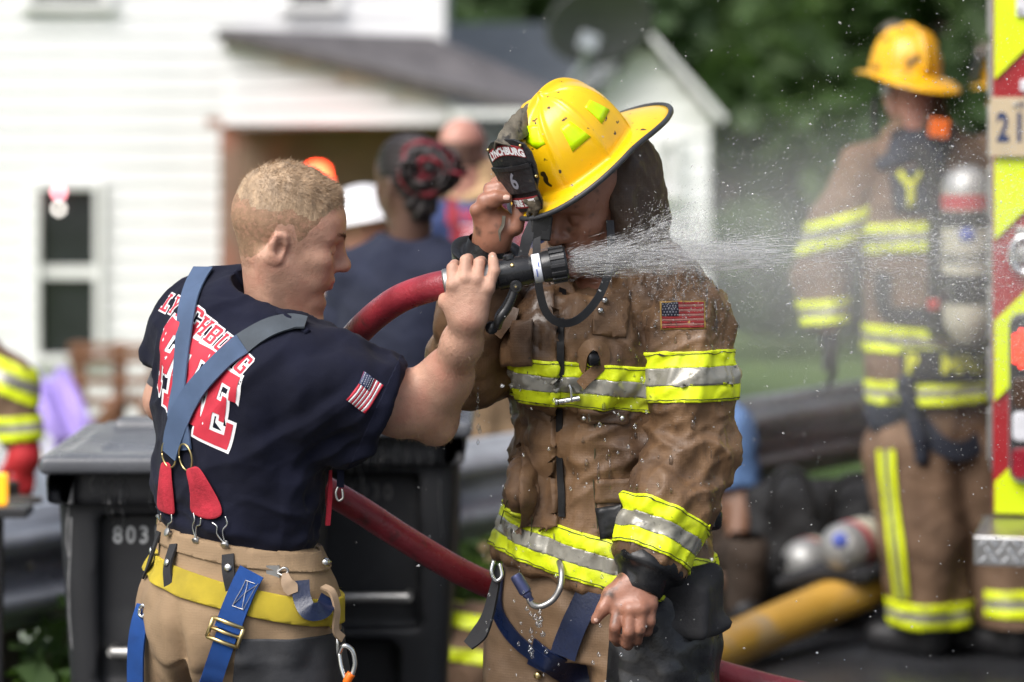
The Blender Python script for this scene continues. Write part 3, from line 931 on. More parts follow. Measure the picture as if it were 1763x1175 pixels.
def build_house():
    Y = 25.0; g = lambda px, py, yy=Y: P(px, py, yy)
    zb = -1.6
    root = thing('white_house', 'two-storey white clapboard house filling the left background', 'house', (-3, Y, zb))
    x0, x1, z1 = g(-420, 0).x, g(750, 0).x, 5.6
    W1 = (g(70, 0).x, g(166, 0).x, g(0, 612).z, g(0, 325).z)
    W2 = (g(500, 0).x, g(575, 0).x, g(0, 8).z, g(0, -300).z)
    W3 = (g(55, 0).x, g(180, 0).x, g(0, 20).z + .08, g(0, -300).z)
    q = MB(); q.box(((x0 + x1) / 2, Y + 3.6, (zb + z1) / 2 - .2), (x1 - x0 - .06, 7.0, z1 - zb + .4)); q.build('wall', M['siding'], root)
    siding(root, x0, x1, zb, z1, Y, M['siding'], [W1, W2, W3])
    q = MB(); q.box((x1 + .02, Y - .02, (zb + z1) / 2), (.12, .12, z1 - zb)); q.build('corner_board', M['trim'], root)
    for W in (W1, W2, W3): window(root, *W, Y - .01)
    q = MB(); q.quadprism([(x0 - .3, Y - .4, z1), (x0 - .3, Y + 7.5, z1), (x0 - .3, Y + 3.5, z1 + 2.4)], (x1 - x0 + .6, 0, 0)); q.build('roof', M['shingle'], root)
    # added glowing discs imitating vehicle lights reflected in the window
    for nm, px, py, r_, m_ in (('window_reflection_disc', 101, 332, .030, 'pink_reflection'), ('window_reflection_disc', 101, 360, .026, 'white_reflection'), ('window_reflection_disc', 64, 346, .022, 'white_reflection')):
        p = g(px, py, Y - .06)
        q = MB(); q.lathe(p, (0, -1, 0), [(-.02, r_ * .6), (0, r_), (.012, r_ * .8), (.018, .004)], 14); q.build(nm, M[m_], root, smooth=True)
    # porch: shed roof with white side panel, brown recess below
    pr = thing('porch', 'porch with dark shingled roof and white side panel on the white house', 'porch', (g(590, 0, 23).x, 23, zb))
    q = MB(); pts = [g(383, 60, 22.6), g(812, 190, 22.6), g(812, 205, 22.6), g(790, 216, 22.6), g(383, 216, 22.6)]
    q.quadprism(pts, (0, .14, 0)); q.build('side_panel', M['siding'], pr)
    for k in range(5):
        za = g(0, 214 - 30 * k, 22.55).z; zb_ = g(0, 214 - 30 * (k + 1), 22.55).z - .01
        xr = g(np.interp(214 - 30 * (k + 1), [60, 190], [383, 790]), 0, 22.55).x
        mk('panel_board', [(g(386, 0, 22.55).x, 22.56, za), (xr, 22.56, za), (xr, 22.58, zb_), (g(386, 0, 22.55).x, 22.58, zb_), ], [(0, 1, 2, 3)], M['siding'], pr, smooth=False)
    q = MB(); rp = [g(372, 50, 22.4), g(940, 188, 22.4), g(950, 150, 25.2), g(745, 62, 24.9), g(400, 48, 24.9)]
    q.quadprism(rp, (0, .02, -.09)); q.build('roof', M['shingle'], pr)
    q = MB(); q.box((g(860, 0, 22.5).x, 22.45, g(0, 196, 22.5).z), (.75, .10, .06)); q.build('gutter', M['trim'], pr)
    q = MB(); q.box((g(590, 0, 24.8).x, 24.85, (g(0, 225, 24.8).z + zb) / 2), (2.1, .1, g(0, 215, 24.8).z - zb)); q.build('back_wall', M['porch_brown'], pr)
    q = MB(); q.box((g(600, 0, 23.8).x, 23.8, g(0, 218, 22.6).z + .03), (2.1, 2.2, .06)); q.build('porch_ceiling', M['porch_brown'], pr)
    for px in (395, 780):
        q = MB(); q.box((g(px, 0, 22.7).x, 22.72, (g(0, 216, 22.7).z + zb) / 2), (.12, .12, g(0, 216, 22.7).z - zb)); q.build('post', M['porch_brown'], pr)
    q = MB(); q.box((g(590, 0, 23.6).x, 23.8, -1.2), (2.4, 2.4, .16)); q.build('floor', M['post_wood'], pr)
    # added red glow on a pole, imitating a vehicle light reflected at the porch
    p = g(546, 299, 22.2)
    b = thing('red_reflection_glow', 'glowing red warning light in front of the brown porch', 'warning light', (p.x, p.y, ground_z(p.x, p.y)))  # no real warning light: added glow standing in for a reflected vehicle light
    q = MB(); q.tube([(p.x, p.y, ground_z(p.x, p.y)), (p.x, p.y, p.z - .05)], .025, 8); q.build('pole', M['galv'], b)  # pole added only to carry the glow
    q = MB(); q.lathe((p.x, p.y, p.z - .06), (0, 0, 1), [(0, .10), (.02, .10), (.03, .085), (.09, .08), (.12, .05), (.13, .01)], 20); q.build('lamp', M['red_reflection'], b, smooth=True)  # glowing cap stands in for the reflected light
build_house()

def build_second_house():
    Y = 24.4; g = lambda px, py, yy=Y: P(px, py, yy); zb = -1.9
    root = thing('gabled_house', 'smaller white gabled house behind the yellow helmet', 'house', (g(1100, 0).x, Y, zb))
    peak, el, er = g(1112, 62), g(960, 210), g(1240, 212)
    wl, wr = g(985, 0).x, g(1222, 0).x
    q = MB(); q.quadprism([(wl, Y, zb), (wr, Y, zb), (wr, Y, er.z + .06), (peak.x, Y, peak.z - .10), (wl, Y, er.z + .06)], (0, 6, 0)); q.build('wall', M['siding2'], root)
    z = zb
    while z < peak.z - .25:
        hw0, hw1 = wl, wr
        if z > er.z:
            t = (z - er.z) / (peak.z - .1 - er.z); hw0 = wl + (peak.x - wl) * t; hw1 = wr + (peak.x - wr) * t
        q = MB(); q.add([(hw0, Y - .03, z), (hw1, Y - .03, z), (hw1 - (.1 if z > er.z else 0), Y - .008, z + .19), (hw0 + (.1 if z > er.z else 0), Y - .008, z + .19), (hw0, Y, z), (hw1, Y, z)], [(0, 1, 2, 3), (0, 4, 5, 1)]); q.build('siding_board', M['siding2'], root)
        z += .18
    q = MB(); q.quadprism([tuple(er + Vector((.0, -.3, 0))), (peak.x, Y - .3, peak.z), (peak.x, Y - .3, peak.z + .06), tuple(er + Vector((.03, -.3, .05)))], (0, 6.6, 0)); q.build('roof_slope', M['trim'], root)
    q = MB(); q.quadprism([(el.x, Y - .3, el.z), (peak.x, Y - .3, peak.z), (peak.x, Y - .3, peak.z + .12), (el.x, Y - .3, el.z + .12)], (0, 6.6, 0)); q.build('roof_slope', M['shingle_pale'], root)
    window(root, g(1140, 0).x, g(1156, 0).x, g(0, 330).z, g(0, 250).z, Y - .02)
    # long low wing with a pale roof joining the porch
    q = MB(); pts = [g(748, 45, 31), g(1010, 40, 31), g(1010, 118, 27.5), g(830, 112, 27.5)]
    q.quadprism([g(720, 40, 31), g(1005, 40, 31), g(990, 195, 27), g(720, 195, 27)], (0, .02, -.1)); q.build('roof_slope', M['shingle_pale'], root)
    q = MB(); q.box(((g(720, 0, 27.4).x + g(1000, 0, 27.4).x) / 2, 27.5, (g(0, 205, 27.4).z + zb) / 2), (1.65, .3, g(0, 205, 27.4).z - zb)); q.build('wall', M['siding2'], root)
build_second_house()

def build_dish():
    c = P(1035, 44, 20.5)
    root = thing('satellite_dish', 'dark grey satellite dish on a mast above the roofs', 'satellite dish', (c.x - .1, 20.6, ground_z(c.x, 20.6)))
    n = norm((.25, -.80, -.52))
    u = norm(np.cross(n, (0, 0, 1))); w = np.cross(u, n)
    V, F = [], []
    rows, seg = 8, 40
    for j in range(rows + 1):
        t = j / rows
        for i in range(seg):
            a = 2 * math.pi * i / seg
            V.append(A3(c) + u * .40 * t * math.cos(a) + w * .33 * t * math.sin(a) - n * .09 * (t * t - 1) * -1)
    for j in range(rows):
        for i in range(seg): F.append((j * seg + i, j * seg + (i + 1) % seg, (j + 1) * seg + (i + 1) % seg, (j + 1) * seg + i))
    m_ = mat('dish_grey', (.11, .11, .115), .6, var=.1)
    o = mk('reflector', V, F, m_, root); s_ = o.modifiers.new('t', 'SOLIDIFY'); s_.thickness = .012
    b = A3(c) + A3(n) * .02 - w * .2
    q = MB(); q.tube([A3(P(1010, 75, 20.4)), A3(P(1006, 110, 20.5)), A3(P(985, 150, 20.6)), A3(P(985, 260, 20.6)), A3((P(985, 0, 20.6).x, 20.6, ground_z(0, 20.6)))], .030, 10, res=24); q.build('mast', M['galv'], root, smooth=True)
    q = MB(); q.box(P(1014, 72, 20.35), (.14, .08, .12), Matrix.Rotation(R(20), 3, 'Y')); q.build('bracket', M['galv'], root, bevel=.01)
    q = MB(); q.tube([A3(c) - w * .32, A3(c) - w * .30 + n * .3, A3(c) - w * .12 + n * .42], .012, 8, res=12); q.build('feed_arm', M['galv'], root, smooth=True)
build_dish()

# ---------------------------------------------------------------- guardrail
def build_guardrail():
    a, b = A3((-2.6, 5.65, 0)), A3((3.4, 13.8, 0))
    d = norm(b - a); nrm = norm(np.cross(d, (0, 0, 1)))      # towards the road
    if nrm[1] > 0: nrm = -nrm
    root = thing('guardrail', 'galvanised steel guardrail crossing behind the wheelie bins', 'guardrail', tuple((a + b) / 2))
    prof = [(-.155, .000), (-.145, .012), (-.120, .020), (-.095, .078), (-.060, .082), (-.030, .015), (0, .004), (.030, .015), (.060, .082), (.095, .078), (.120, .020), (.145, .012), (.155, 0)]
    L = np.linalg.norm(b - a); n = 3
    for k in range(n):
        s0, s1 = a + d * L * k / n, a + d * (L * (k + 1) / n + (.12 if k < n - 1 else 0))
        off = .004 * (k % 2)
        V = []
        for p in (s0, s1):
            for z, o in prof: V.append(p + nrm * (o + off) + A3((0, 0, .575 + z)))
        m = len(prof); F = [(i, i + 1, m + i + 1, m + i) for i in range(m - 1)]
        o = mk('rail_beam', V, F, M['galv'], root, smooth=True); s_ = o.modifiers.new('t', 'SOLIDIFY'); s_.thickness = .004; s_.offset = 0
    for k in range(6):
        p = a + d * (L * (k + .35) / 6)
        q = MB(); q.box(p - nrm * .20 + A3((0, 0, .28)), (.15, .2, 1.0), Matrix.Rotation(math.atan2(d[1], d[0]), 3, 'Z')); q.build('post', M['post_wood'], root, bevel=.008)
        q = MB(); q.box(p - nrm * .06 + A3((0, 0, .575)), (.14, .10, .34), Matrix.Rotation(math.atan2(d[1], d[0]), 3, 'Z')); q.build('block', M['post_wood'], root, bevel=.006)
        q = MB(); q.lathe(p + nrm * .006 + A3((0, 0, .575)), nrm, [(0, .016), (.006, .016), (.010, .008)], 10); q.build('bolt', M['dull_steel'], root)
build_guardrail()
# ================================================================ bins, fire engine, gear on the ground
M['bin'] = mat('black_bin_plastic', (.012, .0125, .0145), .55, var=.25, vscale=6, bump=.8, bscale=120, fine=.4, fscale=500, col2=(.03, .031, .033), c2scale=7, c2edge=(.6, .8))
M['bin_lid'] = mat('charcoal_bin_lid', (.10, .104, .115), .30, var=.2, vscale=5, bump=.6, bscale=150, rvar=1, rscale=5, rlow=.22)
M['bin_scuff'] = mat('scuffed_plastic', (.22, .22, .22), .7, var=.5, vscale=30, bump=1, bscale=80)
M['stencil'] = mat('grey_stencil', (.42, .43, .43), .7, var=.25, vscale=60)
M['stencil_dim'] = mat('faded_stencil', (.085, .08, .078), .8, var=.3, vscale=60)
def build_bin(label, x0, Y, digits, dm, seed, yaw=0.0):
    """wheelie bin seen from its front; x0 = left edge at the rim"""
    w, dp, h = .56, .62, .98
    cx = x0 + w / 2
    root = thing('wheelie_bin', label, 'bin', (cx, Y + dp / 2, 0), 'wheelie bins by the road')
    def T(x, y, z):      # local -> world, with tapering
        t = .80 + .20 * min(z / h, 1.0)
        return A3((cx + x * t, Y + dp / 2 + (y - dp / 2) * (.86 + .14 * z / h), z + .006))
    S = SDF(T(-.36, -.06, 0) - A3((.03, .02, .02)), A3((cx + .36, Y + dp + .08, h + .03)), .0095)
    zs = np.linspace(.04, h - .02, 6)
    sl, X, Yg, Z = S._sub(S.lo, S.lo + S.h * (S.n - 1))
    t = .80 + .20 * np.clip(Z / h, 0, 1); td = .86 + .14 * np.clip(Z / h, 0, 1)
    qx = np.abs(X - cx) - (w / 2 * t - .05); qy = np.abs(Yg - (Y + dp / 2)) - (dp / 2 * td - .05)
    d = np.sqrt(np.maximum(qx, 0) ** 2 + np.maximum(qy, 0) ** 2) + np.minimum(np.maximum(qx, qy), 0) - .05
    d = np.maximum(d, np.maximum(.03 - Z, Z - (h - .0)))
    S.a[:] = d
    # recessed front panel with an arch below
    S.box((cx, Y + .02, .70), (.185, .034, .185), None, .012, .004, 's')
    S.box((cx, Y + .05, .28), (.150, .034, .22), None, .05, .004, 's')
    S.box((cx, Y - .01, h - .035), (w / 2 + .012, .02, .035), None, .01, .01)
    S.box((cx, Y + dp / 2, h - .02), (w / 2 + .016, dp / 2 + .01, .022), None, .01, .01)
    S.box((cx, Y + dp / 2, h + .1), (w / 2 - .03, dp / 2 - .03, .2), None, .04, .0, 's')
    v_, f_ = S.mesh(1)
    mk('tub', v_, f_, M['bin'], root)
    # scuffed drip marks down the rim and corners
    g = np.random.RandomState(seed)
    q = MB()
    tubv = bvh_of([o for o in root.children if o.name.startswith('tub')])
    for i in range(46):
        x = cx + g.uniform(-.29, .29); z0 = h - .005 - g.rand() * .03; ln = g.uniform(.03, .11) if abs(x - cx) < .22 else g.uniform(.1, .5)
        pts = []
        for k in range(6):
            hh = tubv.ray_cast(Vector((x + .004 * math.sin(k * 1.3 + i), Y - .5, z0 - ln * k / 5)), Vector((0, 1, 0)), 2)
            if hh[0] is not None: pts.append(A3(hh[0]) + A3((0, -.0008, 0)))
        if len(pts) == 6: q.tube(pts, [.0008, .003, .0022, .0028, .0010], 4, flat=.3)
    o = q.build('scuff_marks', M['bin_scuff'], root); o['kind'] = 'stuff'
    # lid: shallow dome with a step, hinged at the back
    S = SDF((cx - .36, Y - .06, h - .06), (cx + .36, Y + dp + .10, h + .20), .006)
    S.box((cx, Y + dp / 2 + .01, h + .012), (w / 2 + .030, dp / 2 + .03, .020), None, .014)
    sl, X, Yg, Z = S._sub(S.lo, S.lo + S.h * (S.n - 1))
    top = h + .022 + .020 * np.clip((Yg - (Y - .02)) / (dp * .55), 0, 1) ** .8
    qx = np.abs(X - cx) - (w / 2 - .015 - .45 * np.clip(Z - h, 0, .2)); qy = np.maximum((Y + .02 + .2 * np.clip(Z - h, 0, .2)) - Yg, Yg - (Y + dp - .02))
    dd = np.maximum(np.maximum(qx, qy), np.maximum(Z - top, h - Z)) * .7
    S._op(sl, np.broadcast_to(dd, S.a.shape).astype(np.float32), .012, 'u')
    S.box((cx, Y + dp * .36, h + .077), (w * .34, dp * .24, .040), np.stack([A3((1, 0, 0)), norm((0, 1, .11)), norm((0, -.11, 1))]), .02, .01, 's')
    S.box((cx, Y + dp * .80, h + .050), (w * .38, .05, .012), None, .012, .01)
    v_, f_ = S.mesh(1); mk('lid', v_, f_, M['bin_lid'], root)
    q = MB(); q.tube([T(-.17, -.014, .585), T(.17, -.014, .585)], .013, 12)
    for s_ in (-1, 1): q.tube([T(s_ * .17, -.014, .585), T(s_ * .17, .06, .585)], .012, 8)
    q.build('lift_bar', M['dull_steel'], root, smooth=True, auto=40)
    q = MB(); 
    for s_ in (-1, 1): q.tube([(cx + s_ * .24, Y + dp, h - .02), (cx + s_ * .24, Y + dp + .07, h + .005)], .02, 8)
    q.tube([(cx - .30, Y + dp + .07, h + .005), (cx + .30, Y + dp + .07, h + .005)], .016, 10); q.build('handle', M['bin'], root, smooth=True)
    for s_ in (-1, 1):
        q = MB(); q.lathe((cx + s_ * .20, Y + dp - .08, .125), (s_, 0, 0), [(0, .10), (.005, .12), (.05, .12), (.055, .10), (.056, .03)], 24); q.build('wheel', M['rubber'], root, smooth=True, auto=40)
    yb = tubv.ray_cast(Vector((cx, Y - .5, .80)), Vector((0, 1, 0)), 2)[0].y
    x = cx - .150
    for ch in digits:
        Vt, Ft = text_mesh(ch, .052, .0012)
        if ch != ' ': mk('digit', [(x + a * .82, yb - .0015, .834 + b) for a, b in Vt], Ft, dm, root, smooth=False)
        x += .0285
    return root
build_bin('black wheelie bin with pale stencilled number beside the fair-haired firefighter', P(92, 0, 6.2).x, 6.2, '8031480', M['stencil'], 3)
build_bin('darker wheelie bin standing between the two foreground firefighters', P(792, 0, 6.9).x - .56, 6.9, '0013255930', M['stencil_dim'], 4)

# ---------------------------------------------------------------- fire engine, rear corner
M['engine_red'] = mat('engine_red', (.30, .012, .018), .30, var=.08, vscale=6, coat=.4, bump=.1, bscale=200)
M['engine_lime'] = mat('chevron_lime', (.66, .80, .005), .35, var=.04, vscale=6, bump=.2, bscale=300)
M['chrome'] = mat('chrome', (.70, .71, .72), .15, metal=1, var=.1)
M['tread'] = mat('tread_plate', (.48, .48, .48), .32, metal=1, var=.2, vscale=20)
M['bezel'] = mat('lamp_bezel', (.03, .03, .032), .35, var=.1)
M['led_red'] = mat('lit_red_led', (.6, .02, .01), .4, emit=((1.0, .03, .01), 3.0))
M['led_dim'] = mat('dim_red_lens', (.25, .008, .02), .2, var=.3, vscale=40, bump=1, bscale=120)
M['lens_white'] = mat('clear_lens', (.62, .62, .65), .2, var=.1, vscale=30)
M['lens_amber'] = mat('dark_amber_lens', (.05, .022, .01), .2)
M['plate'] = mat('tan_number_plate', (.50, .40, .26), .5, var=.1, vscale=12)
M['plate_ink'] = mat('navy_plate_ink', (.012, .03, .10), .5)
def build_engine():
    Y = 7.2; s_ = 5000 / Y; X = lambda px: (px - 881.5) / s_; Z = lambda py: CAM_Z - (py - 190) / s_
    x0, zb, zt, x1 = X(1708), Z(888), 3.05, X(1708) + 2.45
    root = thing('fire_engine', 'rear corner of a fire engine with red and lime chevrons', 'fire engine', (x0, Y, 0))
    q = MB(); q.box(((x0 + x1) / 2, Y + 3.2, (zb + zt) / 2), (x1 - x0, 6.4 - .02, zt - zb)); q.build('body', M['engine_red'], root, bevel=.012)
    for k in range(4):      # unseen silver locker doors, added so the flank bounces less red
        q = MB(); q.box((x0 - .004, Y + .85 + 1.45 * k, 1.55), (.03, 1.3, 1.45)); dr = q.build('added_locker_door', M['tread'], root, bevel=.01)
        for j in range(9): q = MB(); q.box((x0 - .021, Y + .85 + 1.45 * k, .92 + .155 * j), (.012, 1.24, .13)); q.build('added_door_slat', M['dull_steel'], dr, bevel=.003)
    # chevron stripes, clipped to the rear face
    per = 277 / s_; hh = 138 / s_; k = 1.0
    z0 = Z(137)
    xa = x0 + .006
    for n in range(-5, 12):
        zl = z0 - per * n            # lower left corner of a lime stripe on the left edge
        lo = lambda x: zl + (x - xa) * k; hi = lambda x: zl + hh + (x - xa) * k
        poly = [(xa, lo(xa)), (x1 - .006, lo(x1 - .006)), (x1 - .006, hi(x1 - .006)), (xa, hi(xa))]
        def clip(poly, f, zc):
            out = []
            for i in range(len(poly)):
                a, b = poly[i], poly[(i + 1) % len(poly)]
                ia, ib = f(a[1]), f(b[1])
                if ia: out.append(a)
                if ia != ib:
                    t = (zc - a[1]) / (b[1] - a[1]); out.append((a[0] + (b[0] - a[0]) * t, zc))
            return out
        poly = clip(poly, lambda z: z >= zb + .006, zb + .006)
        if len(poly) > 2: poly = clip(poly, lambda z: z <= zt - .02, zt - .02)
        if len(poly) < 3: continue
        q = MB(); q.quadprism([(x, Y + .006, z) for x, z in poly], (0, -.0045, 0)); q.build('chevron_stripe', M['engine_lime'], root)
    # number plate
    q = MB(); q.box((X(1705) + .152, Y - .012, Z(219)), (.304, .006, Z(168) - Z(270)), None); pl = q.build('number_plate', M['plate'], root, bevel=.002)
    for i, ch in enumerate('213 840'[:3]):
        Vt, Ft = text_mesh(ch, .098, .0035)
        mk('plate_digit', [(X(1727) + i * .040 + a * .62, Y - .0165, Z(222) + b) for a, b in Vt], Ft, M['plate_ink'], pl, smooth=False)
    Vt, Ft = text_mesh('V', .026, .001); mk('plate_letter', [(X(1759) + a, Y - .0165, Z(182) + b) for a, b in Vt], Ft, M['plate_ink'], pl, smooth=False)
    for px in (1748,):
        q = MB(); q.lathe((X(px), Y - .016, Z(181)), (0, -1, 0), [(0, .006), (.003, .006), (.004, .002)], 10); q.build('bolt', M['dull_steel'], pl)
    # lamp cluster
    q = MB(); V2 = rect(.19, Z(540) - Z(826), X(1739) + .095, (Z(540) + Z(826)) / 2, .03)
    q.quadprism([(x, Y, z) for x, z in V2], (0, -.030, 0)); cl = q.build('lamp_cluster', M['bezel'], root, bevel=.005)
    q = MB(); V2 = rect(.196, Z(537) - Z(829), X(1738) + .097, (Z(537) + Z(829)) / 2, .032); q.quadprism([(x, Y, z) for x, z in V2], (0, -.012, 0)); q.build('cluster_trim', M['chrome'], root)
    for y0, y1, m_ in ((562, 632, 'bezel'), (648, 700, 'lens_amber'), (706, 756, 'lens_white'), (768, 820, 'led_dim')):
        q = MB(); V2 = rect(.15, Z(y0) - Z(y1), X(1744) + .075, (Z(y0) + Z(y1)) / 2, .014); q.quadprism([(x, Y - .029, z) for x, z in V2], (0, -.008, 0)); q.build('lens', M[m_], cl, bevel=.003)
    for i in range(9):
        for j in range(8):
            if i == 0 and j in (0, 7): continue
            c = (X(1749) + i * .0145, Y - .037, Z(568) - j * .0122)
            q = MB(); q.lathe(c, (0, -1, 0), [(0, .0055), (.002, .005), (.0035, .002)], 8); q.build('led', M['led_red'], cl)
    # ring latch
    cx_, cz_ = X(1762), Z(438)
    q = MB(); q.tube([(cx_ + .030 * math.cos(t), Y - .012, cz_ + .043 * math.sin(t)) for t in np.linspace(0, 2 * math.pi, 28)], .009, 10); q.build('ring_latch', M['chrome'], root, smooth=True)
    q = MB(); q.lathe((cx_, Y, cz_), (0, -1, 0), [(0, .026), (.006, .024), (.008, .01)], 20); q.build('latch_boss', M['dull_steel'], root)
    q = MB(); q.box((X(1760), Y - .006, Z(400)), (.034, .012, .030)); q.build('latch_plate', M['dull_steel'], root, bevel=.003)
    q = MB(); q.box((X(1772), Y - .005, Z(2)), (.065, .010, .078)); q.build('hinge_plate', M['lens_white'], root, bevel=.004)
    q = MB(); q.lathe((X(1756), Y - .010, Z(20)), (0, -1, 0), [(0, .005), (.002, .005)], 8); q.build('bolt', M['bezel'], root)
    q = MB(); q.box((X(1766), Y - .006, Z(148)), (.03, .014, .03)); q.build('marker_lens', M['lens_white'], root, bevel=.004)
    # tailboard with tread pattern
    tb = MB(); tb.box(((x0 + x1) / 2 - .012, Y - .155, zb - .038), (x1 - x0 + .02, .36, .070)); t_ = tb.build('tailboard', M['tread'], root, bevel=.004)
    g = np.random.RandomState(2)
    proto = None
    for i in range(34):
        for j in range(3):
            if proto is None:
                q = MB(); q.box((0, 0, 0), (.020, .005, .006)); proto = q.build('tread_bar', M['chrome'], t_, bevel=.0015); o = proto
            else:
                o = proto.copy(); COL.objects.link(o); adopt(o, t_)
            o.location = (x0 + .0 + i * .026 + (j % 2) * .013, Y - .3365, zb - .018 - j * .020); o.rotation_euler = (0, R(45 if (i + j) % 2 else -45), 0)
    for px_, yy in ((.35, 1.0), (2.1, 1.0), (.35, 5.0), (2.1, 5.0)):
        q = MB(); q.lathe((x0 + px_ - .14, Y + yy, .50), (1, 0, 0), [(0, .30), (.01, .48), (.04, .50), (.24, .50), (.27, .48), (.28, .30)], 36); wh = q.build('wheel', M['rubber'], root, smooth=True, auto=40)
        q = MB(); q.lathe((x0 + px_ - .15, Y + yy, .50), (1, 0, 0), [(0, .05), (.02, .22), (.05, .29), (.25, .29), (.29, .05)], 24); q.build('rim', M['chrome'], wh, smooth=True, auto=40)
    return root
engine_root = build_engine()
engine_root.rotation_euler.z = R(-13)      # parked at a slight angle: its flank turns away from the camera

# ---------------------------------------------------------------- large yellow supply hose on the road
M['ldh'] = mat('yellow_supply_hose', (.46, .26, .045), .5, var=.18, vscale=4, bump=1.2, bscale=60, rvar=1, rscale=5, rlow=.28, col2=(.30, .24, .17), c2scale=3.0, c2edge=(.56, .70))
def build_ldh():
    pts = [P(960, 1330, 6.5), P(1100, 1205, 6.75), P(1240, 1122, 7.1), P(1380, 1058, 7.7), P(1480, 1015, 8.3), P(1560, 985, 9.0), P(1640, 972, 9.8), P(1700, 985, 10.4)]
    pts = [A3((p.x, p.y, max(p.z, .075))) for p in pts]
    zz = [.075, .075, .082, .13, .19, .22, .17, .085]
    pts = [A3((p[0], p[1], z)) for p, z in zip(pts, zz)]
    # keep the hose on the line of sight seen in the photograph by re-solving depth for the height
    out = []
    for (px, py), z in zip([(960, 1330), (1100, 1205), (1240, 1122), (1380, 1058), (1480, 1015), (1560, 985), (1640, 975), (1700, 985)], zz):
        Y = (CAM_Z - z) * 5000 / (py - 190); out.append(A3(P(px, py, Y)))
    root = thing('supply_hose', 'thick yellow supply hose lying across the wet road', 'hose', tuple(out[3] * A3((1, 1, 0))))
    tube('hose_body', out, .070, M['ldh'], root, 24, 90)
    q = MB(); e = out[-1]; d = norm(out[-1] - out[-2]); q.lathe(e - d * .02, d, [(0, .072), (.01, .082), (.06, .084), (.07, .076), (.12, .076), (.13, .085), (.16, .085), (.17, .05)], 24); q.build('coupling', M['dull_steel'], root, smooth=True, auto=40)
build_ldh()

# ---------------------------------------------------------------- air cylinders laid down by the guardrail
M['cyl'] = mat('cream_cylinder', (.52, .49, .38), .45, var=.12, vscale=12, bump=.4, bscale=90, col2=(.40, .36, .26), c2scale=10, c2edge=(.55, .7))
M['cyl_grey'] = mat('grey_cylinder_end', (.34, .34, .33), .4, metal=.4, var=.15, vscale=14)
M['cyl_red'] = mat('red_band', (.42, .05, .06), .5, var=.1)
M['cyl_blue'] = mat('blue_sticker', (.06, .09, .38), .5)
def air_pack(label, a, b, r, seed, blue=None, group='air packs lying by the guardrail'):
    a, b = A3(a), A3(b); d = norm(b - a); L = np.linalg.norm(b - a)
    root = thing('air_pack', label, 'air pack', tuple(((a + b) / 2) * A3((1, 1, 0))), group)
    q = MB(); q.lathe(a + d * L * .16, d, [(0, r), (L * .84, r)], 24); q.build('cylinder', M['cyl'], root, smooth=True, auto=40)
    q = MB(); q.lathe(a, d, [(0, r * .25), (L * .02, r * .55), (L * .06, r * .85), (L * .11, r * .98), (L * .162, r * 1.004)], 24); q.build('cylinder_dome', M['cyl_grey'], root, smooth=True, auto=60)
    q = MB(); q.lathe(a + d * L * .162, d, [(0, r * 1.012), (L * .06, r * 1.012)], 24); q.build('cylinder_band', M['cyl_red'], root, smooth=True, auto=40)
    q = MB(); q.lathe(b, d, [(0, r * .95), (.03, r * .6), (.05, .025), (.10, .022), (.11, .035), (.15, .035), (.16, .02)], 18); q.build('valve', M['plastic'], root, smooth=True, auto=40)
    if blue:
        q = MB(); q.lathe(A3(blue), norm(A3((0, -1, .3))), [(-.02, r * .30), (.002, r * .28), (.004, r * .1)], 14); q.build('sticker', M['cyl_blue'], root, smooth=True)
    g = np.random.RandomState(seed)
    side = norm(np.cross(d, (0, 0, 1)))
    S = SDF(np.minimum(a, b) - .30, np.maximum(a, b) + .30, .012)
    S.box((a + b) / 2 - A3((0, 0, r * .9)) + side * .02, (L * .45, r * 1.1, r * .35), np.stack([d, side, np.cross(d, side)]), .03)
    for i in range(7):
        p0 = (a + b) / 2 + d * g.uniform(-.5, .5) * L * .8 - A3((0, 0, r * .6)); p1 = p0 + g.normal(size=3) * A3((.12, .12, .04))
        S.cone(p0, p1, .035, .022, k=.03)
    S.half((0, 0, .008), (0, 0, -1))
    v_, f_ = S.mesh(1); mk('harness', v_, f_, M['black_dry'], root)
    for i in range(2):
        c = a + d * L * (.35 + .35 * i)
        q = MB(); q.lathe(c, d, [(0, r * 1.02), (.002, r * 1.05), (.028, r * 1.05), (.03, r * 1.02)], 20); q.build('strap', M['black_dry'], root, smooth=True, auto=40)
air_pack('cream air cylinder pack behind the walking firefighter\'s leg', P(1432, 952, 9.35), P(1590, 905, 9.8), .085, 3, P(1447, 930, 9.25))
air_pack('air cylinder with red banded grey end pointing at the camera', P(1375, 972, 9.6), P(1450, 952, 10.1), .080, 4)

M['gear_black'] = mat('black_gear', (.012, .012, .013), .8, var=.4, vscale=8, bump=2, bscale=40)
def gear_bag(label, px, Y, w, h, seed):
    p = P(px, 0, Y); g = np.random.RandomState(seed); root = thing('gear_bag', label, 'gear bag', (p.x, Y, 0), 'gear dumped by the guardrail')
    S = SDF((p.x - w, Y - .35, -.02), (p.x + w, Y + .35, h + .15), .013)
    S.box((p.x, Y, h * .45), (w * .55, .17, h * .42), None, .07)
    for i in range(6): S.ell((p.x + g.uniform(-.5, .5) * w, Y + g.uniform(-.12, .08), h * g.uniform(.3, .85)), (w * .28, .11, h * .2), None, k=.05)
    S.half((0, 0, .008), (0, 0, -1))
    v_, f_ = S.mesh(1); v_ = v_ + normals(v_, f_) * (.012 * fbm(v_ * 11, 2))[:, None]; mk('bag_body', v_, f_, M['gear_black'], root)
    q = MB(); q.tube([(p.x - w * .3, Y - .2, h * .7), (p.x - w * .15, Y - .22, h * .95), (p.x + w * .15, Y - .22, h * .95), (p.x + w * .3, Y - .2, h * .7)], .014, 8, res=20); q.build('bag_handle', M['gear_black'], root, smooth=True)
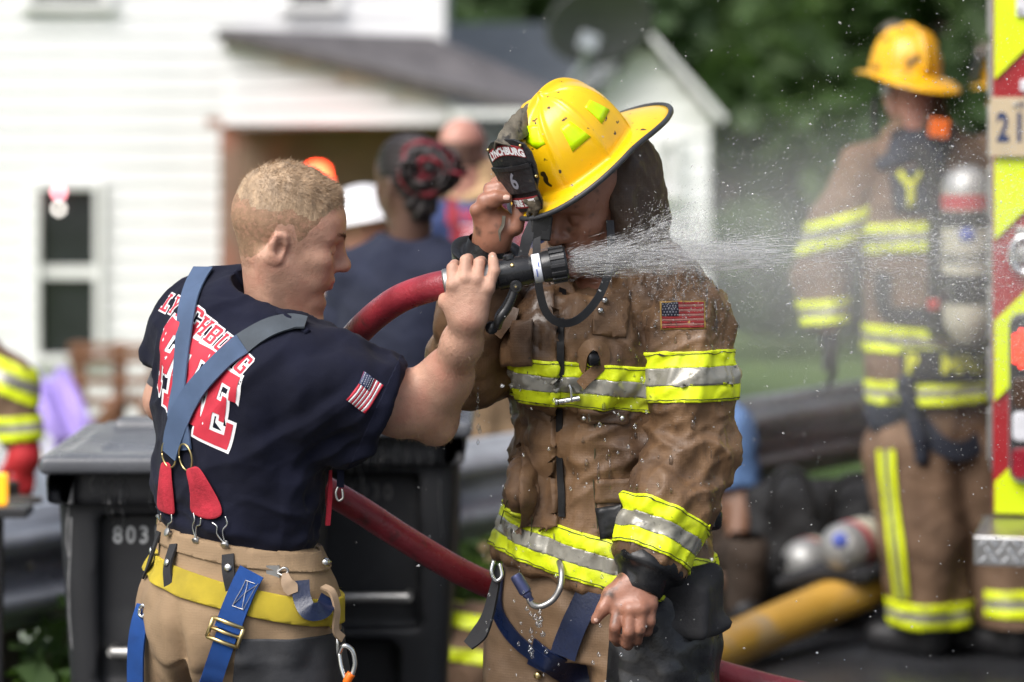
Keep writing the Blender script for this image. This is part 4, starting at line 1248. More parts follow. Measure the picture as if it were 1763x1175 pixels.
gear_bag('tall black gear bag leaning on the guardrail beside the sitting person', 1350, 10.0, .28, .55, 1)
gear_bag('low black gear bag behind the two air cylinders', 1470, 10.4, .42, .48, 2)
gear_bag('black gear bag behind the walking firefighter\'s knee', 1560, 10.7, .36, .42, 3)

# ---------------------------------------------------------------- traffic cone, chocks, dropped gear and litter
def build_cone():
    Y = 10.6; p = P(1655, 0, Y)
    z0 = ground_z(p.x, Y) if False else 0.006
    root = thing('traffic_cone', 'orange and white traffic cone behind the walking firefighter', 'traffic cone', (p.x, Y, 0))
    q = MB(); q.box((p.x, Y, z0 + .015), (.34, .34, .03)); q.build('base', M['orange'], root, bevel=.01)
    def seg(z1, z2, m_, n):
        r = lambda z: .13 * (1 - z / .78) + .022
        q = MB(); q.lathe((p.x, Y, z0), (0, 0, 1), [(z1, r(z1)), (z2, r(z2))], 24); q.build(n, M[m_], root, smooth=True, auto=40)
    seg(.03, .28, 'orange', 'cone_section'); seg(.281, .47, 'nozzle_band', 'reflective_collar'); seg(.471, .55, 'orange', 'cone_section'); seg(.551, .63, 'nozzle_band', 'reflective_collar'); seg(.631, .72, 'orange', 'cone_section')
build_cone()
M['chock'] = mat('tan_timber', (.42, .26, .11), .7, var=.2, vscale=12, bump=1, bscale=60)
def build_chock():
    p = P(1672, 985, 9.6)
    root = thing('timber_block', 'pair of tan timber blocks on the road behind the walking boots', 'timber block', (p.x, p.y, 0))
    q = MB(); q.box((p.x - .05, p.y, .10), (.08, .3, .19), Matrix.Rotation(R(14), 3, 'Y')); q.build('block', M['chock'], root, bevel=.006)
    q = MB(); q.box((p.x + .06, p.y + .03, .14), (.09, .3, .12), Matrix.Rotation(R(-8), 3, 'Y')); q.build('block', M['chock'], root, bevel=.006)
build_chock()
def build_gear():
    p = P(805, 1055, 8.3)
    root = thing('folded_coat', 'brown turnout coat with lime stripes dropped in the weeds', 'coat', (p.x, p.y, 0))
    S = SDF((p.x - .35, p.y - .3, -.02), (p.x + .35, p.y + .35, .5), .01)
    S.ell((p.x, p.y, .18), (.24, .18, .16)).ell((p.x + .10, p.y - .05, .27), (.12, .10, .08), k=.06).ell((p.x - .12, p.y, .24), (.10, .12, .09), k=.06)
    S.half((0, 0, .004), (0, 0, -1))
    v_, f_ = S.mesh(1); v_ = v_ + normals(v_, f_) * (.016 * fbm(v_ * 12, 2))[:, None]
    c = mk('coat_body', v_, f_, M['brown_dry'], root)
    for z in (.31, .22):
        for w, m_ in ((.035, 'lime'),):
            band(c, [(A3((p.x, p.y, z + w / 2)), norm((.12, 0, 1))), (A3((p.x, p.y, z - w / 2)), norm((-.12, 0, -1)))], .005, M[m_], 'reflective_trim', c)
    p = P(812, 1140, 8.0)
    root = thing('crisp_packet', 'crumpled white, blue and red packet lying in the weeds', 'litter', (p.x, p.y, 0))
    g = np.random.RandomState(4)
    for nm, m_, dx in (('packet_wrapper', 'print_white', -.02), ('packet_print', 'cyl_blue', .035), ('packet_label', 'patch_red', -.06)):
        V = [(p.x + dx + i * .022 - .045 + g.normal() * .004, p.y + g.normal() * .012, .04 + j * .026 + g.normal() * .006) for i in range(5) for j in range(4)]
        F = [(i * 4 + j, (i + 1) * 4 + j, (i + 1) * 4 + j + 1, i * 4 + j + 1) for i in range(4) for j in range(3)]
        o = mk(nm, V, F, M[m_], root); s_ = o.modifiers.new('t', 'SOLIDIFY'); s_.thickness = .004
build_gear()

# ---------------------------------------------------------------- yard: chair frame, purple chair, parked car
def build_yard():
    Y = 17.5; g = lambda px, py, yy=Y: A3(P(px, py, yy)); gz = ground_z(-2.5, Y)
    root = thing('wooden_bench', 'brown slatted wooden garden bench in front of the white house', 'bench', (g(190, 0)[0], Y, gz))
    def bar(n, a, b, w=.05, dp=.06):
        a, b = A3(a), A3(b); q = MB(); L = np.linalg.norm(b - a)
        dz = norm(b - a); ux = norm(np.cross(dz, (0, 1, 0))); uy = np.cross(dz, ux)
        q.add([(a if e < 4 else b) + ux * sx * w / 2 + uy * sy * dp / 2 for e, (sx, sy) in enumerate([(-1, -1), (1, -1), (1, 1), (-1, 1)] * 2)], [(3, 2, 1, 0), (4, 5, 6, 7), (0, 1, 5, 4), (1, 2, 6, 5), (2, 3, 7, 6), (3, 0, 4, 7)])
        q.build(n, M['wood'], root, bevel=.006)
    for px in (137, 206, 268):
        p = g(px, 600); bar('leg', (p[0], Y, gz), (p[0], Y, g(0, 590)[2] - .0), .075, .08)
        bar('leg', (p[0], Y - .5, gz), (p[0], Y - .5, g(0, 705)[2]), .07, .07)
        bar('arm_rest', (p[0], Y - .55, g(0, 705)[2] + .03), (p[0], Y + .02, g(0, 700)[2] + .05), .07, .05)
    for py in (598, 618, 655, 690): bar('back_slat', (g(120, 0)[0], Y - .05, g(0, py)[2]), (g(290, 0)[0], Y - .05, g(0, py)[2]), .05, .03)
    for k in range(4): bar('seat_slat', (g(125, 0)[0], Y - .12 - .12 * k, g(0, 725)[2]), (g(285, 0)[0], Y - .12 - .12 * k, g(0, 725)[2]), .03, .09)
    bar('brace', g(145, 735), g(240, 680), .05, .04)
    m_ = mat('lilac_plastic', (.36, .26, .66), .5, var=.12, vscale=3); Y = 15.5; gz = ground_z(-2.5, Y)
    root2 = thing('lilac_slide', 'lilac plastic toy slide leaning down in the yard', 'toy slide', (g(90, 0, Y)[0], Y, gz))
    q = MB(); L_ = lambda *p: A3(P(p[0], p[1], p[2]))
    bed = [L_(50, 652, 15.6), L_(106, 655, 15.6), L_(150, 748, 15.2), L_(104, 762, 15.2)]
    q.quadprism(bed, (0, .06, .0)); q.build('slide_bed', m_, root2, bevel=.02)
    for e in ((L_(50, 640, 15.5), L_(104, 762, 15.1)), (L_(106, 642, 15.5), L_(152, 742, 15.1))):
        MB().tube(e, .04, 8).build('slide_rail', m_, root2, smooth=True)
    q = MB(); q.tube([L_(60, 650, 15.8), (L_(60, 0, 15.8)[0], 15.85, gz)], .04, 8); q.tube([L_(100, 650, 15.8), (L_(100, 0, 15.8)[0], 15.85, gz)], .04, 8); q.tube([L_(75, 740, 15.8), L_(110, 740, 15.8)], .03, 8); q.build('ladder', m_, root2, smooth=True)
    # parked silver car, roof and windscreen show above the guardrail
    mc = mat('silver_car_paint', (.55, .56, .58), .25, metal=.4, var=.03, coat=.6)
    Y = 12.5; gz = ground_z(-2.4, Y); c = A3((P(-150, 0, Y).x, Y, gz))
    car = thing('parked_car', 'pale silver car parked below the guardrail at the left edge', 'car', tuple(c))
    rt = P(0, 785, Y).z - gz       # roof height above ground
    sil = [(-2.0, .35), (2.05, .35), (2.1, .62), (1.95, .80), (1.1, .93), (.45, rt - .03), (-.2, rt), (-.9, rt - .03), (-1.5, .98), (-2.0, .92)]
    def side(poly, x_off=0): return [(c[0] + x, c[1] - .78, gz + z) for x, z in poly]
    S = SDF((c[0] - 2.3, c[1] - 1.1, gz + .1), (c[0] + 2.4, c[1] + 1.1, gz + 1.7), .03)
    S.box(c + A3((0, 0, .62)), (2.05, .85, .30), None, .16)
    S.box(c + A3((-.25, 0, rt - .30)), (.75, .62, .28), None, .2, .25)
    S.cone(c + A3((.4, -.5, rt - .22)), c + A3((1.15, -.62, .86)), .12, .1, k=.15).cone(c + A3((.4, .5, rt - .22)), c + A3((1.15, .62, .86)), .12, .1, k=.15)
    v_, f_ = S.mesh(3); body = mk('car_body', v_, f_, mc, car)
    tr = bvh_of(body)
    for nm, poly in (('windscreen', [(.50, .98), (1.02, .93), (.40, rt - .10), (.25, rt - .10)]), ('side_window', [(-.85, .98), (.40, .98), (.12, rt - .10), (-.62, rt - .10)])):
        decal(nm, (poly, [tuple(range(len(poly)))]), (A3((c[0], c[1] - .3, gz)), A3((1, 0, 0)), A3((0, 0, 1))), tr, M['glass'], car, .008, .08, thick=.004, maxd=1.5)
    for x in (-1.3, 1.3):
        for y in (-.75, .75):
            q = MB(); q.lathe(c + A3((x, y - .1, .32)), (0, 1, 0), [(0, .2), (.01, .31), (.19, .31), (.2, .2)], 24); w = q.build('wheel', M['rubber'], car, smooth=True, auto=40)
            q = MB(); q.lathe(c + A3((x, y - .105, .32)), (0, 1, 0), [(0, .05), (.01, .18), (.2, .18), (.21, .05)], 18); q.build('rim', M['chrome'], w, smooth=True, auto=40)
    # amber marker box on its dark stand at the left edge
    Y = 7.05; p = A3(P(-2, 842, Y))
    mk_ = thing('marker_lamp', 'amber lamp box on a dark stand at the left edge behind the guardrail', 'lamp', (p[0], Y + 0, 0))
    q = MB(); q.box(p, (.040, .04, .075)); q.build('lamp_lens', mat('amber_lens', (.85, .36, .01), .35, var=.05, emit=((1, .42, .02), .5)), mk_, bevel=.004)
    q = MB(); q.box(p + A3((.012, 0, -.052)), (.13, .10, .026)); q.build('stand_top', M['bezel'], mk_, bevel=.004)
    q = MB(); q.tube([p + A3((0, 0, -.06)), A3((p[0], p[1], .0))], .012, 8); q.build('pole', M['bezel'], mk_)
build_yard()
# ================================================================ the fair-haired firefighter in the navy T-shirt
def head_frame(C, yaw, pitch, roll=0.0):
    """yaw: degrees from +X towards +Y of the facing direction; pitch: degrees downwards"""
    y, p = R(yaw), R(pitch)
    f = A3((math.cos(y) * math.cos(p), math.sin(y) * math.cos(p), -math.sin(p)))
    l = A3((-math.sin(y), math.cos(y), 0))
    u = np.cross(f, l)
    if roll:
        c, s_ = math.cos(R(roll)), math.sin(R(roll))
        l, u = c * l + s_ * u, -s_ * l + c * u
    C = A3(C)
    B = np.stack([f, l, u])
    return B, (lambda x, yy, z: C + f * x + l * yy + u * z), (lambda V: (np.asarray(V) - C) @ B.T)

def sdf_head(S, B, W, ears=True, scale=1.0, nose=1.0):
    q = scale
    S.ell(W(-.012 * q, 0, .034 * q), (.099 * q, .077 * q, .086 * q), B)
    S.ell(W(.030 * q, 0, -.030 * q), (.062 * q, .060 * q, .088 * q), B, k=.03)
    S.ell(W(.055 * q, 0, .035 * q), (.036 * q, .056 * q, .045 * q), B, k=.03)          # forehead
    for s_ in (-1, 1):
        S.cone(W(-.002 * q, s_ * .053 * q, -.050 * q), W(.062 * q, s_ * .018 * q, -.103 * q), .019 * q, .016 * q, k=.02)   # jaw
        S.cone(W(.086 * q, s_ * .012 * q, .022 * q), W(.070 * q, s_ * .046 * q, .020 * q), .009 * q, .008 * q, k=.014)     # brow
        S.ell(W(.060 * q, s_ * .043 * q, -.024 * q), (.026 * q, .018 * q, .018 * q), B, k=.02)                            # cheekbone
        S.ell(W(.068 * q, s_ * .026 * q, -.055 * q), (.022 * q, .022 * q, .026 * q), B, k=.02)
        S.ell(W(.096 * q, s_ * .031 * q, -.002 * q), (.018 * q, .017 * q, .012 * q), B, k=.012, op='s')                    # eye socket
        S.ell(W(.0735 * q, s_ * .031 * q, -.002 * q), (.0145 * q, .0145 * q, .0125 * q), B, k=.003)                        # lidded eye
        S.ell(W(.096 * q, s_ * .0115 * q, -.035 * q), (.011 * q, .0085 * q, .0085 * q), B, k=.008)                         # nostril wing
    S.ell(W(.078 * q, 0, -.104 * q), (.019 * q, .021 * q, .019 * q), B, k=.02)                                            # chin
    S.cone(W(.088 * q, 0, .014 * q), W((.102 + .008 * nose) * q, 0, -.024 * q), .0075 * q, .0105 * q, k=.014)               # nose bridge
    S.ell(W((.106 + .006 * nose) * q, 0, -.030 * q), (.0115 * q, .0115 * q, .0105 * q), B, k=.01)                         # nose tip
    S.ell(W(.085 * q, 0, -.063 * q), (.015 * q, .026 * q, .017 * q), B, k=.012)                                           # muzzle
    S.cone(W(.0965 * q, -.017 * q, -.0595 * q), W(.0965 * q, .017 * q, -.0595 * q), .0055 * q, k=.005)                    # upper lip
    S.cone(W(.0945 * q, -.014 * q, -.0715 * q), W(.0945 * q, .014 * q, -.0715 * q), .0063 * q, k=.005)                    # lower lip
    S.cone(W(.105 * q, -.021 * q, -.0655 * q), W(.105 * q, .021 * q, -.0655 * q), .0032 * q, k=.004, op='s')              # mouth line
    S.ell(W(.100 * q, 0, -.088 * q), (.010 * q, .02 * q, .007 * q), B, k=.01, op='s')                                     # chin groove
    if ears:
        for s_ in (-1, 1):
            e = lambda x, z, o=0.0: W((x * .80 - .012) * q, s_ * (.0715 + o * .6) * q, (z * .76 - .016) * q)
            S.chain([e(.004, -.030), e(-.012, -.018, .006), e(-.021, .006, .011), e(-.014, .027, .011), e(.004, .028, .004), e(.010, .014, 0)],
                    [.0075 * q, .0055 * q, .0050 * q, .0050 * q, .0048 * q, .0045 * q], k=.003)
            S.ell(e(-.004, 0, .001), (.015 * q, .0055 * q, .027 * q), B, k=.006)
            S.ell(e(.000, -.027, .001), (.008 * q, .006 * q, .010 * q), B, k=.005)
            S.ell(e(.000, -.004, .008), (.0075 * q, .0075 * q, .012 * q), B, k=.004, op='s')

def strands(src_pts, src_nrm, comb, length, width, jit=.35, seg=3, seed=1):
    """short hairs as thin tapered blades"""
    g = np.random.RandomState(seed)
    n = len(src_pts)
    d = comb + g.normal(size=(n, 3)) * jit
    d += src_nrm * .25
    d /= np.linalg.norm(d, axis=1)[:, None]
    L = (np.asarray(length) * (0.6 + .7 * g.rand(n)))[:, None]
    side = np.cross(d, g.normal(size=(n, 3))); side /= np.linalg.norm(side, axis=1)[:, None]
    V = []; 
    for k in range(seg + 1):
        t = k / seg
        c = src_pts + d * L * t - src_nrm * L * .28 * t * t
        w = width * (1 - .85 * t)
        V += [c - side * w / 2, c + side * w / 2]
    V = np.stack(V, 1).reshape(-1, 3)
    m = 2 * (seg + 1)
    base = np.arange(n)[:, None] * m
    F = np.concatenate([base + np.array([2 * k, 2 * k + 1, 2 * k + 3, 2 * k + 2])[None] for k in range(seg)])
    return V, F

def scatter(V, F, n, seed=0, w=None):
    """random points on quads, with normals"""
    g = np.random.RandomState(seed)
    a, b, c, d = (V[F[:, k]] for k in range(4))
    ar = np.linalg.norm(np.cross(c - a, d - b), axis=1)
    if w is not None: ar = ar * w
    i = g.choice(len(F), n, p=ar / ar.sum())
    s_, t = g.rand(n, 1), g.rand(n, 1)
    p = (a[i] * (1 - s_) + b[i] * s_) * (1 - t) + (d[i] * (1 - s_) + c[i] * s_) * t
    nn = np.cross(c[i] - a[i], d[i] - b[i]); nn /= np.linalg.norm(nn, axis=1)[:, None] + 1e-12
    return p, nn

def sub_mesh(V, F, keep):
    f = F[keep[F].all(1)]
    ids = np.unique(f); mp = np.full(len(V), -1); mp[ids] = np.arange(len(ids))
    return V[ids], mp[f], ids

def finger(S, pts, rad, k=.004):
    S.chain([A3(p) for p in pts], rad, k=k)

def nail(pos, along, up, w=.009, l=.010):
    """a curved nail plate; returns verts/faces"""
    a = norm(along); u = norm(A3(up) - a * np.dot(A3(up), a)); s_ = np.cross(a, u)
    V, F = [], []
    for i in range(5):
        for j in range(5):
            x = (i - 2) / 2; y = (j - 2) / 2
            ww = w / 2 * (1 - .18 * max(0, abs(y)) ** 3)
            V.append(A3(pos) + s_ * x * ww + a * y * l / 2 + u * (.0006 - .0022 * x * x - .0006 * y * y))
    for i in range(4):
        for j in range(4): F.append((i * 5 + j, (i + 1) * 5 + j, (i + 1) * 5 + j + 1, i * 5 + j + 1))
    return V, F

def cam_cast(tree, px, py):
    o = Vector((0, 0, CAM_Z)); d = (P(px, py, 5.0) - o).normalized()
    h = tree.ray_cast(o, d, 40)
    if h[0] is None:
        q = tree.find_nearest(P(px, py, 5.0)); q = tree.find_nearest((q[0] + P(px, py, q[0].y)) / 2)
        n = q[1] if q[1].dot(d) < 0 else (q[1] - d * q[1].dot(d) * 1.2).normalized()
        return A3(q[0]), A3(n)
    return A3(h[0]), A3(h[1])

def strap_on(name, tree, pix, w, t, mat_, parent, lift=.004, res=50, smooth_n=True):
    """webbing lying on a garment: the middle line is picked on the garment's surface"""
    pts, nn = [], []
    for px, py in pix:
        h, n = cam_cast(tree, px, py)
        if h is None: continue
        pts.append(h + n * lift); nn.append(n)
    return ribbon(name, pts, nn, w, t, mat_, parent, res)

def fold(V, d, freq, stretch, seed=0.0):
    """noise drawn out along direction d: soft folds"""
    d = norm(d)
    q = V - np.outer(V @ d, d) * (1 - 1 / stretch)
    return noise(q * freq + seed)

def sstep(x, a, b):
    t = np.clip((x - a) / (b - a), 0, 1); return t * t * (3 - 2 * t)

def box_letters():
    """athletic block letters, unit height, as lists of outlines"""
    c = .10
    L = {}
    L['F'] = [[(0, 0), (.46, 0), (.46, .17), (.37, .17), (.37, .40), (.50, .40), (.50, .32), (.62, .32), (.62, .68), (.50, .68), (.50, .60), (.37, .60), (.37, .82), (.64, .82), (.64, .66), (.78, .66), (.78, 1), (0, 1), (0, .83), (.10, .83), (.10, .17), (0, .17)]]
    L['I'] = [[(0, 0), (.48, 0), (.48, .17), (.38, .17), (.38, .83), (.48, .83), (.48, 1), (0, 1), (0, .83), (.10, .83), (.10, .17), (0, .17)]]
    L['R'] = [[(0, 0), (.44, 0), (.44, .17), (.36, .17), (.36, .38), (.44, .38), (.56, .17), (.56, 0), (.88, 0), (.88, .17), (.80, .17), (.68, .42), (.80, .52), (.80, .90), (.70, 1), (0, 1), (0, .83), (.10, .83), (.10, .17), (0, .17)], [(.36, .55), (.36, .83), (.53, .83), (.53, .55)]]
    L['E'] = [[(0, 0), (.80, 0), (.80, .36), (.66, .36), (.66, .18), (.37, .18), (.37, .41), (.50, .41), (.50, .33), (.62, .33), (.62, .68), (.50, .68), (.50, .60), (.37, .60), (.37, .82), (.64, .82), (.64, .65), (.78, .65), (.78, 1), (0, 1), (0, .83), (.10, .83), (.10, .17), (0, .17)]]
    L['L'] = [[(0, 0), (.72, 0), (.72, .36), (.55, .36), (.55, .17), (.38, .17), (.38, .85), (.48, .85), (.48, 1), (.02, 1), (.02, .85), (.14, .85), (.14, .15), (.0, .15)]]
    L['Y'] = [[(.22, 0), (.62, 0), (.62, .15), (.54, .15), (.54, .42), (.74, .85), (.84, .85), (.84, 1), (.50, 1), (.50, .85), (.56, .85), (.42, .58), (.28, .85), (.34, .85), (.34, 1), (0, 1), (0, .85), (.10, .85), (.30, .42), (.30, .15), (.22, .15)]]
    L['N'] = [[(0, 0), (.36, 0), (.36, .15), (.28, .15), (.28, .60), (.60, 0), (.76, 0), (.76, .85), (.84, .85), (.84, 1), (.48, 1), (.48, .85), (.56, .85), (.56, .42), (.26, 1), (0, 1), (0, .85), (.08, .85), (.08, .15), (0, .15)]]
    L['C'] = [[(c, 0), (.62, 0), (.72, c), (.72, .36), (.50, .36), (.50, .18), (.24, .18), (.24, .82), (.50, .82), (.50, .64), (.72, .64), (.72, 1 - c), (.62, 1), (c, 1), (0, 1 - c), (0, c)]]
    L['H'] = [[(0, 0), (.36, 0), (.36, .15), (.29, .15), (.29, .42), (.53, .42), (.53, .15), (.46, .15), (.46, 0), (.82, 0), (.82, .15), (.75, .15), (.75, .85), (.82, .85), (.82, 1), (.46, 1), (.46, .85), (.53, .85), (.53, .59), (.29, .59), (.29, .85), (.36, .85), (.36, 1), (0, 1), (0, .85), (.07, .85), (.07, .15), (0, .15)]]
    L['B'] = [[(0, 0), (.64, 0), (.74, c), (.74, .43), (.67, .50), (.74, .57), (.74, .9), (.64, 1), (0, 1), (0, .85), (.08, .85), (.08, .15), (0, .15)], [(.30, .17), (.30, .42), (.52, .42), (.52, .17)], [(.30, .58), (.30, .83), (.52, .83), (.52, .58)]]
    L['U'] = [[(.18, 0), (.66, 0), (.77, c), (.77, .85), (.84, .85), (.84, 1), (.48, 1), (.48, .85), (.55, .85), (.55, .18), (.29, .18), (.29, .85), (.36, .85), (.36, 1), (0, 1), (0, .85), (.07, .85), (.07, c)]]
    L['G'] = [[(c, 0), (.66, 0), (.76, c), (.76, .50), (.40, .50), (.40, .34), (.53, .34), (.53, .18), (.24, .18), (.24, .82), (.52, .82), (.52, .66), (.76, .66), (.76, .9), (.66, 1), (c, 1), (0, .9), (0, c)]]
    return L
LETTERS = box_letters()

def flag_on(tree, fr, w, h, parent, red, pale, blue, star, border=None, lift=.002, mirror=False, n=13):
    """a stars and stripes patch laid on a sleeve: stripes, canton and stars are pieces of their own"""
    if border: decal('patch_border', (rect(w * 1.07, h * 1.10), [(0, 1, 2, 3)]), fr, tree, border, parent, lift, .01, thick=.0015)
    sg = -1 if mirror else 1
    for i in range(n):
        y = h / 2 - h * (i + .5) / n
        decal('flag_stripe', (rect(w, h / n, 0, y), [(0, 1, 2, 3)]), fr, tree, red if i % 2 == 0 else pale, parent, lift + .0008, .01, thick=.0012)
    cw, ch = w * .40, h * 7 / 13
    decal('flag_canton', (rect(cw, ch, sg * (-w / 2 + cw / 2), h / 2 - ch / 2), [(0, 1, 2, 3)]), fr, tree, blue, parent, lift + .0016, .01, thick=.0012)
    V, F = [], []
    for r_ in range(5):
        for c_ in range(6 - (r_ % 2)):
            cx = sg * (-w / 2) + sg * cw * (c_ + .5 + .5 * (r_ % 2)) / 6; cy = h / 2 - ch * (r_ + .5) / 5
            k = len(V); V += rect(cw * .07, cw * .07, cx, cy); F.append((k, k + 1, k + 2, k + 3))
    decal('flag_star', (V, F), fr, tree, star, parent, lift + .0024, .02, thick=0)

def build_blond():
    root = thing('person', 'fair-haired firefighter in navy T-shirt and tan trousers aiming a hose nozzle', 'person', (A3(P(412, 1000, 5.02))[0], 5.02, 0))
    fA = A3((.766, .643, 0)); rA = A3((.643, -.766, 0)); up = A3((0, 0, 1))
    # ---------------- skin: head, neck, arms and hands are one surface
    HB, HW, HL = head_frame(P(496, 406, 5.0), 7, 14, roll=5)
    S = SDF(P(225, 1010, 5.0) - Vector((0, .30, 0)), P(885, 265, 5.0) + Vector((0, .42, 0)), .0033)
    sdf_head(S, HB, HW, scale=.955)
    S.cone(HW(-.022, 0, -.040), P(482, 545, 5.03), .050, .056, k=.03)
    S.cone(HW(.006, 0, -.075), P(502, 565, 5.04), .044, .048, k=.03)
    for s_ in (-1, 1):      # neck muscle
        S.cone(HW(-.03, s_ * .055, -.04), HW(.02, s_ * .02, -.17), .012, .012, k=.02)
    LS, RS = A3(P(338, 545, 5.13)), A3(P(588, 655, 4.90))
    S.cone(P(488, 625, 5.03), RS, .046, .05, k=.03)
    S.cone(P(455, 575, 5.05), LS, .055, .05, k=.04)
    S.loft([(A3(P(412, 990, 5.02)), .13, .09, rA), (A3(P(424, 700, 5.02)), .15, .105, rA), (A3(P(455, 560, 5.02)), .12, .08, rA)], k=.03)
    EL = A3(P(745, 716, 4.99)); WR = A3(P(810, 548, 4.845))
    S.chain([RS, RS * .5 + EL * .5 + A3((0, -.004, .004)), EL], [.056, .050, .038], k=.02)
    S.ell(P(690, 710, 4.95), (.05, .036, .042), None, k=.03)
    S.cone(P(752, 738, 4.995), P(738, 700, 4.99), .028, .036, k=.02)                     # elbow
    S.chain([EL, A3(P(770, 655, 4.95)), A3(P(795, 592, 4.885)), WR], [.038, .0355, .0300, .0268], k=.03)
    S.cone(P(715, 692, 4.97), P(765, 645, 4.94), .030, .025, k=.05)
    # right hand over the coupling
    Yh = 4.834
    mcp = [A3(P(780, 492, Yh)), A3(P(800, 480, Yh)), A3(P(821, 482, Yh)), A3(P(840, 497, Yh))]
    S.ell(P(807, 522, 4.842), (.033, .017, .038), None, k=.02)
    for i, q in enumerate(mcp):
        S.cone(WR * .8 + A3(P(806 + 6 * i, 545, 4.842)) * .2, q, .0130, .0118, k=.012)
        S.ell(q + A3((0, -.003, .001)), (.0108, .0112, .0108), None, k=.004)
    S.cone(P(793, 548, 4.85), P(776, 522, 4.85), .018, .016, k=.02)                      # ball of the thumb
    finger(S, [P(768, 520, 4.855), P(769, 505, 4.882), P(780, 500, 4.907)], [.0145, .0115, .0095])
    finger(S, [mcp[0], P(779, 462, 4.846), P(783, 456, 4.876), P(787, 474, 4.900)], [.0112, .0102, .0092, .0080], .002)
    finger(S, [mcp[1], P(802, 449, 4.846), P(806, 446, 4.880), P(810, 466, 4.905)], [.0114, .0104, .0094, .0080], .002)
    finger(S, [mcp[2], P(825, 453, 4.846), P(829, 450, 4.878), P(832, 469, 4.902)], [.0110, .0100, .0090, .0078], .002)
    finger(S, [mcp[3], P(851, 466, 4.838), P(849.5, 452, 4.842), P(848, 441, 4.850)], [.0105, .0095, .0085, .0075])
    # left arm, bent forward round the hose
    LE = A3(P(291, 688, 5.14)); LW = A3(P(430, 790, 5.27))
    S.chain([LS, LE], [.055, .042], k=.02)
    S.chain([LE, LE * .6 + LW * .4, LW], [.042, .041, .028], k=.02)
    S.ell(A3(P(462, 806, 5.285)), (.046, .02, .038), None, k=.015)
    for i in range(4):
        finger(S, [P(468, 790 + 18 * i, 5.275), P(505, 786 + 18 * i, 5.27), P(520, 792 + 18 * i, 5.30), P(505, 798 + 18 * i, 5.325)], [.011, .010, .009, .008])
    finger(S, [P(455, 790, 5.29), P(480, 770, 5.31), P(505, 772, 5.33)], [.013, .011, .009])
    V, F = S.mesh(2)
    h = HL(V)
    hid = h[:, 2] * 0
    N_ = normals(V, F)
    c = V[F].mean(1); hc = HL(c)
    mi = np.zeros(len(F), int)
    lip = (hc[:, 0] > .088) & (np.abs(hc[:, 1]) < .023) & (hc[:, 2] < -.0555) & (hc[:, 2] > -.0775)
    mi[lip] = 1
    body = mk('body', V, F, [M['skin'], M['lip'], M['tattoo']], root, mi=mi)
    # tattoo band round the left upper arm
    d = norm(LE - LS)
    t0 = (A3(P(300, 652, 5.13)) - LS) @ d
    band(body, [(LS + d * t0, -d), (LS + d * (t0 + .022), d), (A3(P(330, 600, 5.1)), (1, 0, 0))], .0006, M['tattoo'], 'tattoo', root, thick=False)
    # ---------------- hair: cropped sides, longer combed top
    def hair_depth(hh):
        x, y, z = hh[:, 0], np.abs(hh[:, 1]), hh[:, 2]
        line = np.interp(x, [-.13, -.09, -.055, -.038, -.026, .0, .016, .040, .056, .078, .095], [-.070, -.066, -.056, -.035, .012, .018, -.012, .030, .058, .074, .080])
        return z - line - .004 * noise(hh * 120)
    dd = hair_depth(h)
    ear = (np.abs(h[:, 1]) > .0735) & (h[:, 0] > -.045) & (h[:, 0] < .012) & (h[:, 2] < .020)
    keep = (dd > -.002) & (h[:, 2] > -.08) & ~ear & (np.linalg.norm(h, axis=1) < .16)
    Vh, Fh, ids = sub_mesh(V, F, keep)
    hh = h[ids]; nn = N_[ids]
    top = sstep(hh[:, 2], .045, .105)
    Vh = Vh + nn * (sstep(dd[ids], 0, .03) * (.0012 + .009 * top) * (1 + .3 * noise(hh * 60)) - .0003)[:, None]
    cap = mk('hair', Vh, Fh, [M['stubble'], M['hair']], root)
    fz = HL(Vh[Fh].mean(1))[:, 2]
    cap.data.polygons.foreach_set('material_index', (fz + .012 * noise(HL(Vh[Fh].mean(1)) * 40) > .048).astype(np.int32))
    p, n_ = scatter(Vh, Fh, 22000, 5)
    hp = HL(p)
    tp = sstep(hp[:, 2], .03, .10)
    comb = HB[0] * (.8 * tp)[:, None] + HB[2] * (-.75 * (1 - tp) + .28 * sstep(hp[:, 0], .03, .08))[:, None] + HB[1] * (-.35 * tp)[:, None] * 0.6
    sv, sf = strands(p - n_ * .001, n_, comb, .004 + .012 * tp, .0007, jit=.5)
    mk('hair_strands', sv, sf, M['hair'], cap)['kind'] = 'stuff'
    # the fade: sparse stubble running out over the skin at nape, temple and round the ear
    kf = (dd > -.016) & (dd < .006) & (h[:, 2] > -.09) & (np.linalg.norm(h, axis=1) < .16) & ~ear
    Vf, Ff, _ = sub_mesh(V, F, kf)
    p, n_ = scatter(Vf, Ff, 5200, 6); fd_ = hair_depth(HL(p)); kk = np.random.RandomState(3).rand(len(p)) < sstep(fd_, -.016, .006)
    p, n_ = p[kk], n_[kk]
    sv, sf = strands(p - n_ * .0006, n_, np.tile(-HB[2] * .8, (len(p), 1)), np.full(len(p), .0035), .0007, jit=.4)
    mk('hair_fade', sv, sf, M['stubble'], cap)['kind'] = 'stuff'
    # fine fair hairs on the forearm
    ka = (V[:, 0] > P(680, 0, 4.95)[0]) & (V[:, 2] < P(0, 560, 4.9)[2])
    Vf, Ff, _ = sub_mesh(V, F, ka)
    p, n_ = scatter(Vf, Ff, 3200, 8)
    sv, sf = strands(p, n_, np.tile(norm(EL - WR) * .9 + A3((.3, -.1, 0)), (len(p), 1)), np.full(len(p), .008), .00045, jit=.3)
    mk('arm_hair', sv, sf, M['hair'], root)['kind'] = 'stuff'
    # eyebrow and lashes of the near eye
    g = np.random.RandomState(2); bp = []
    tr = bvh_of(body)
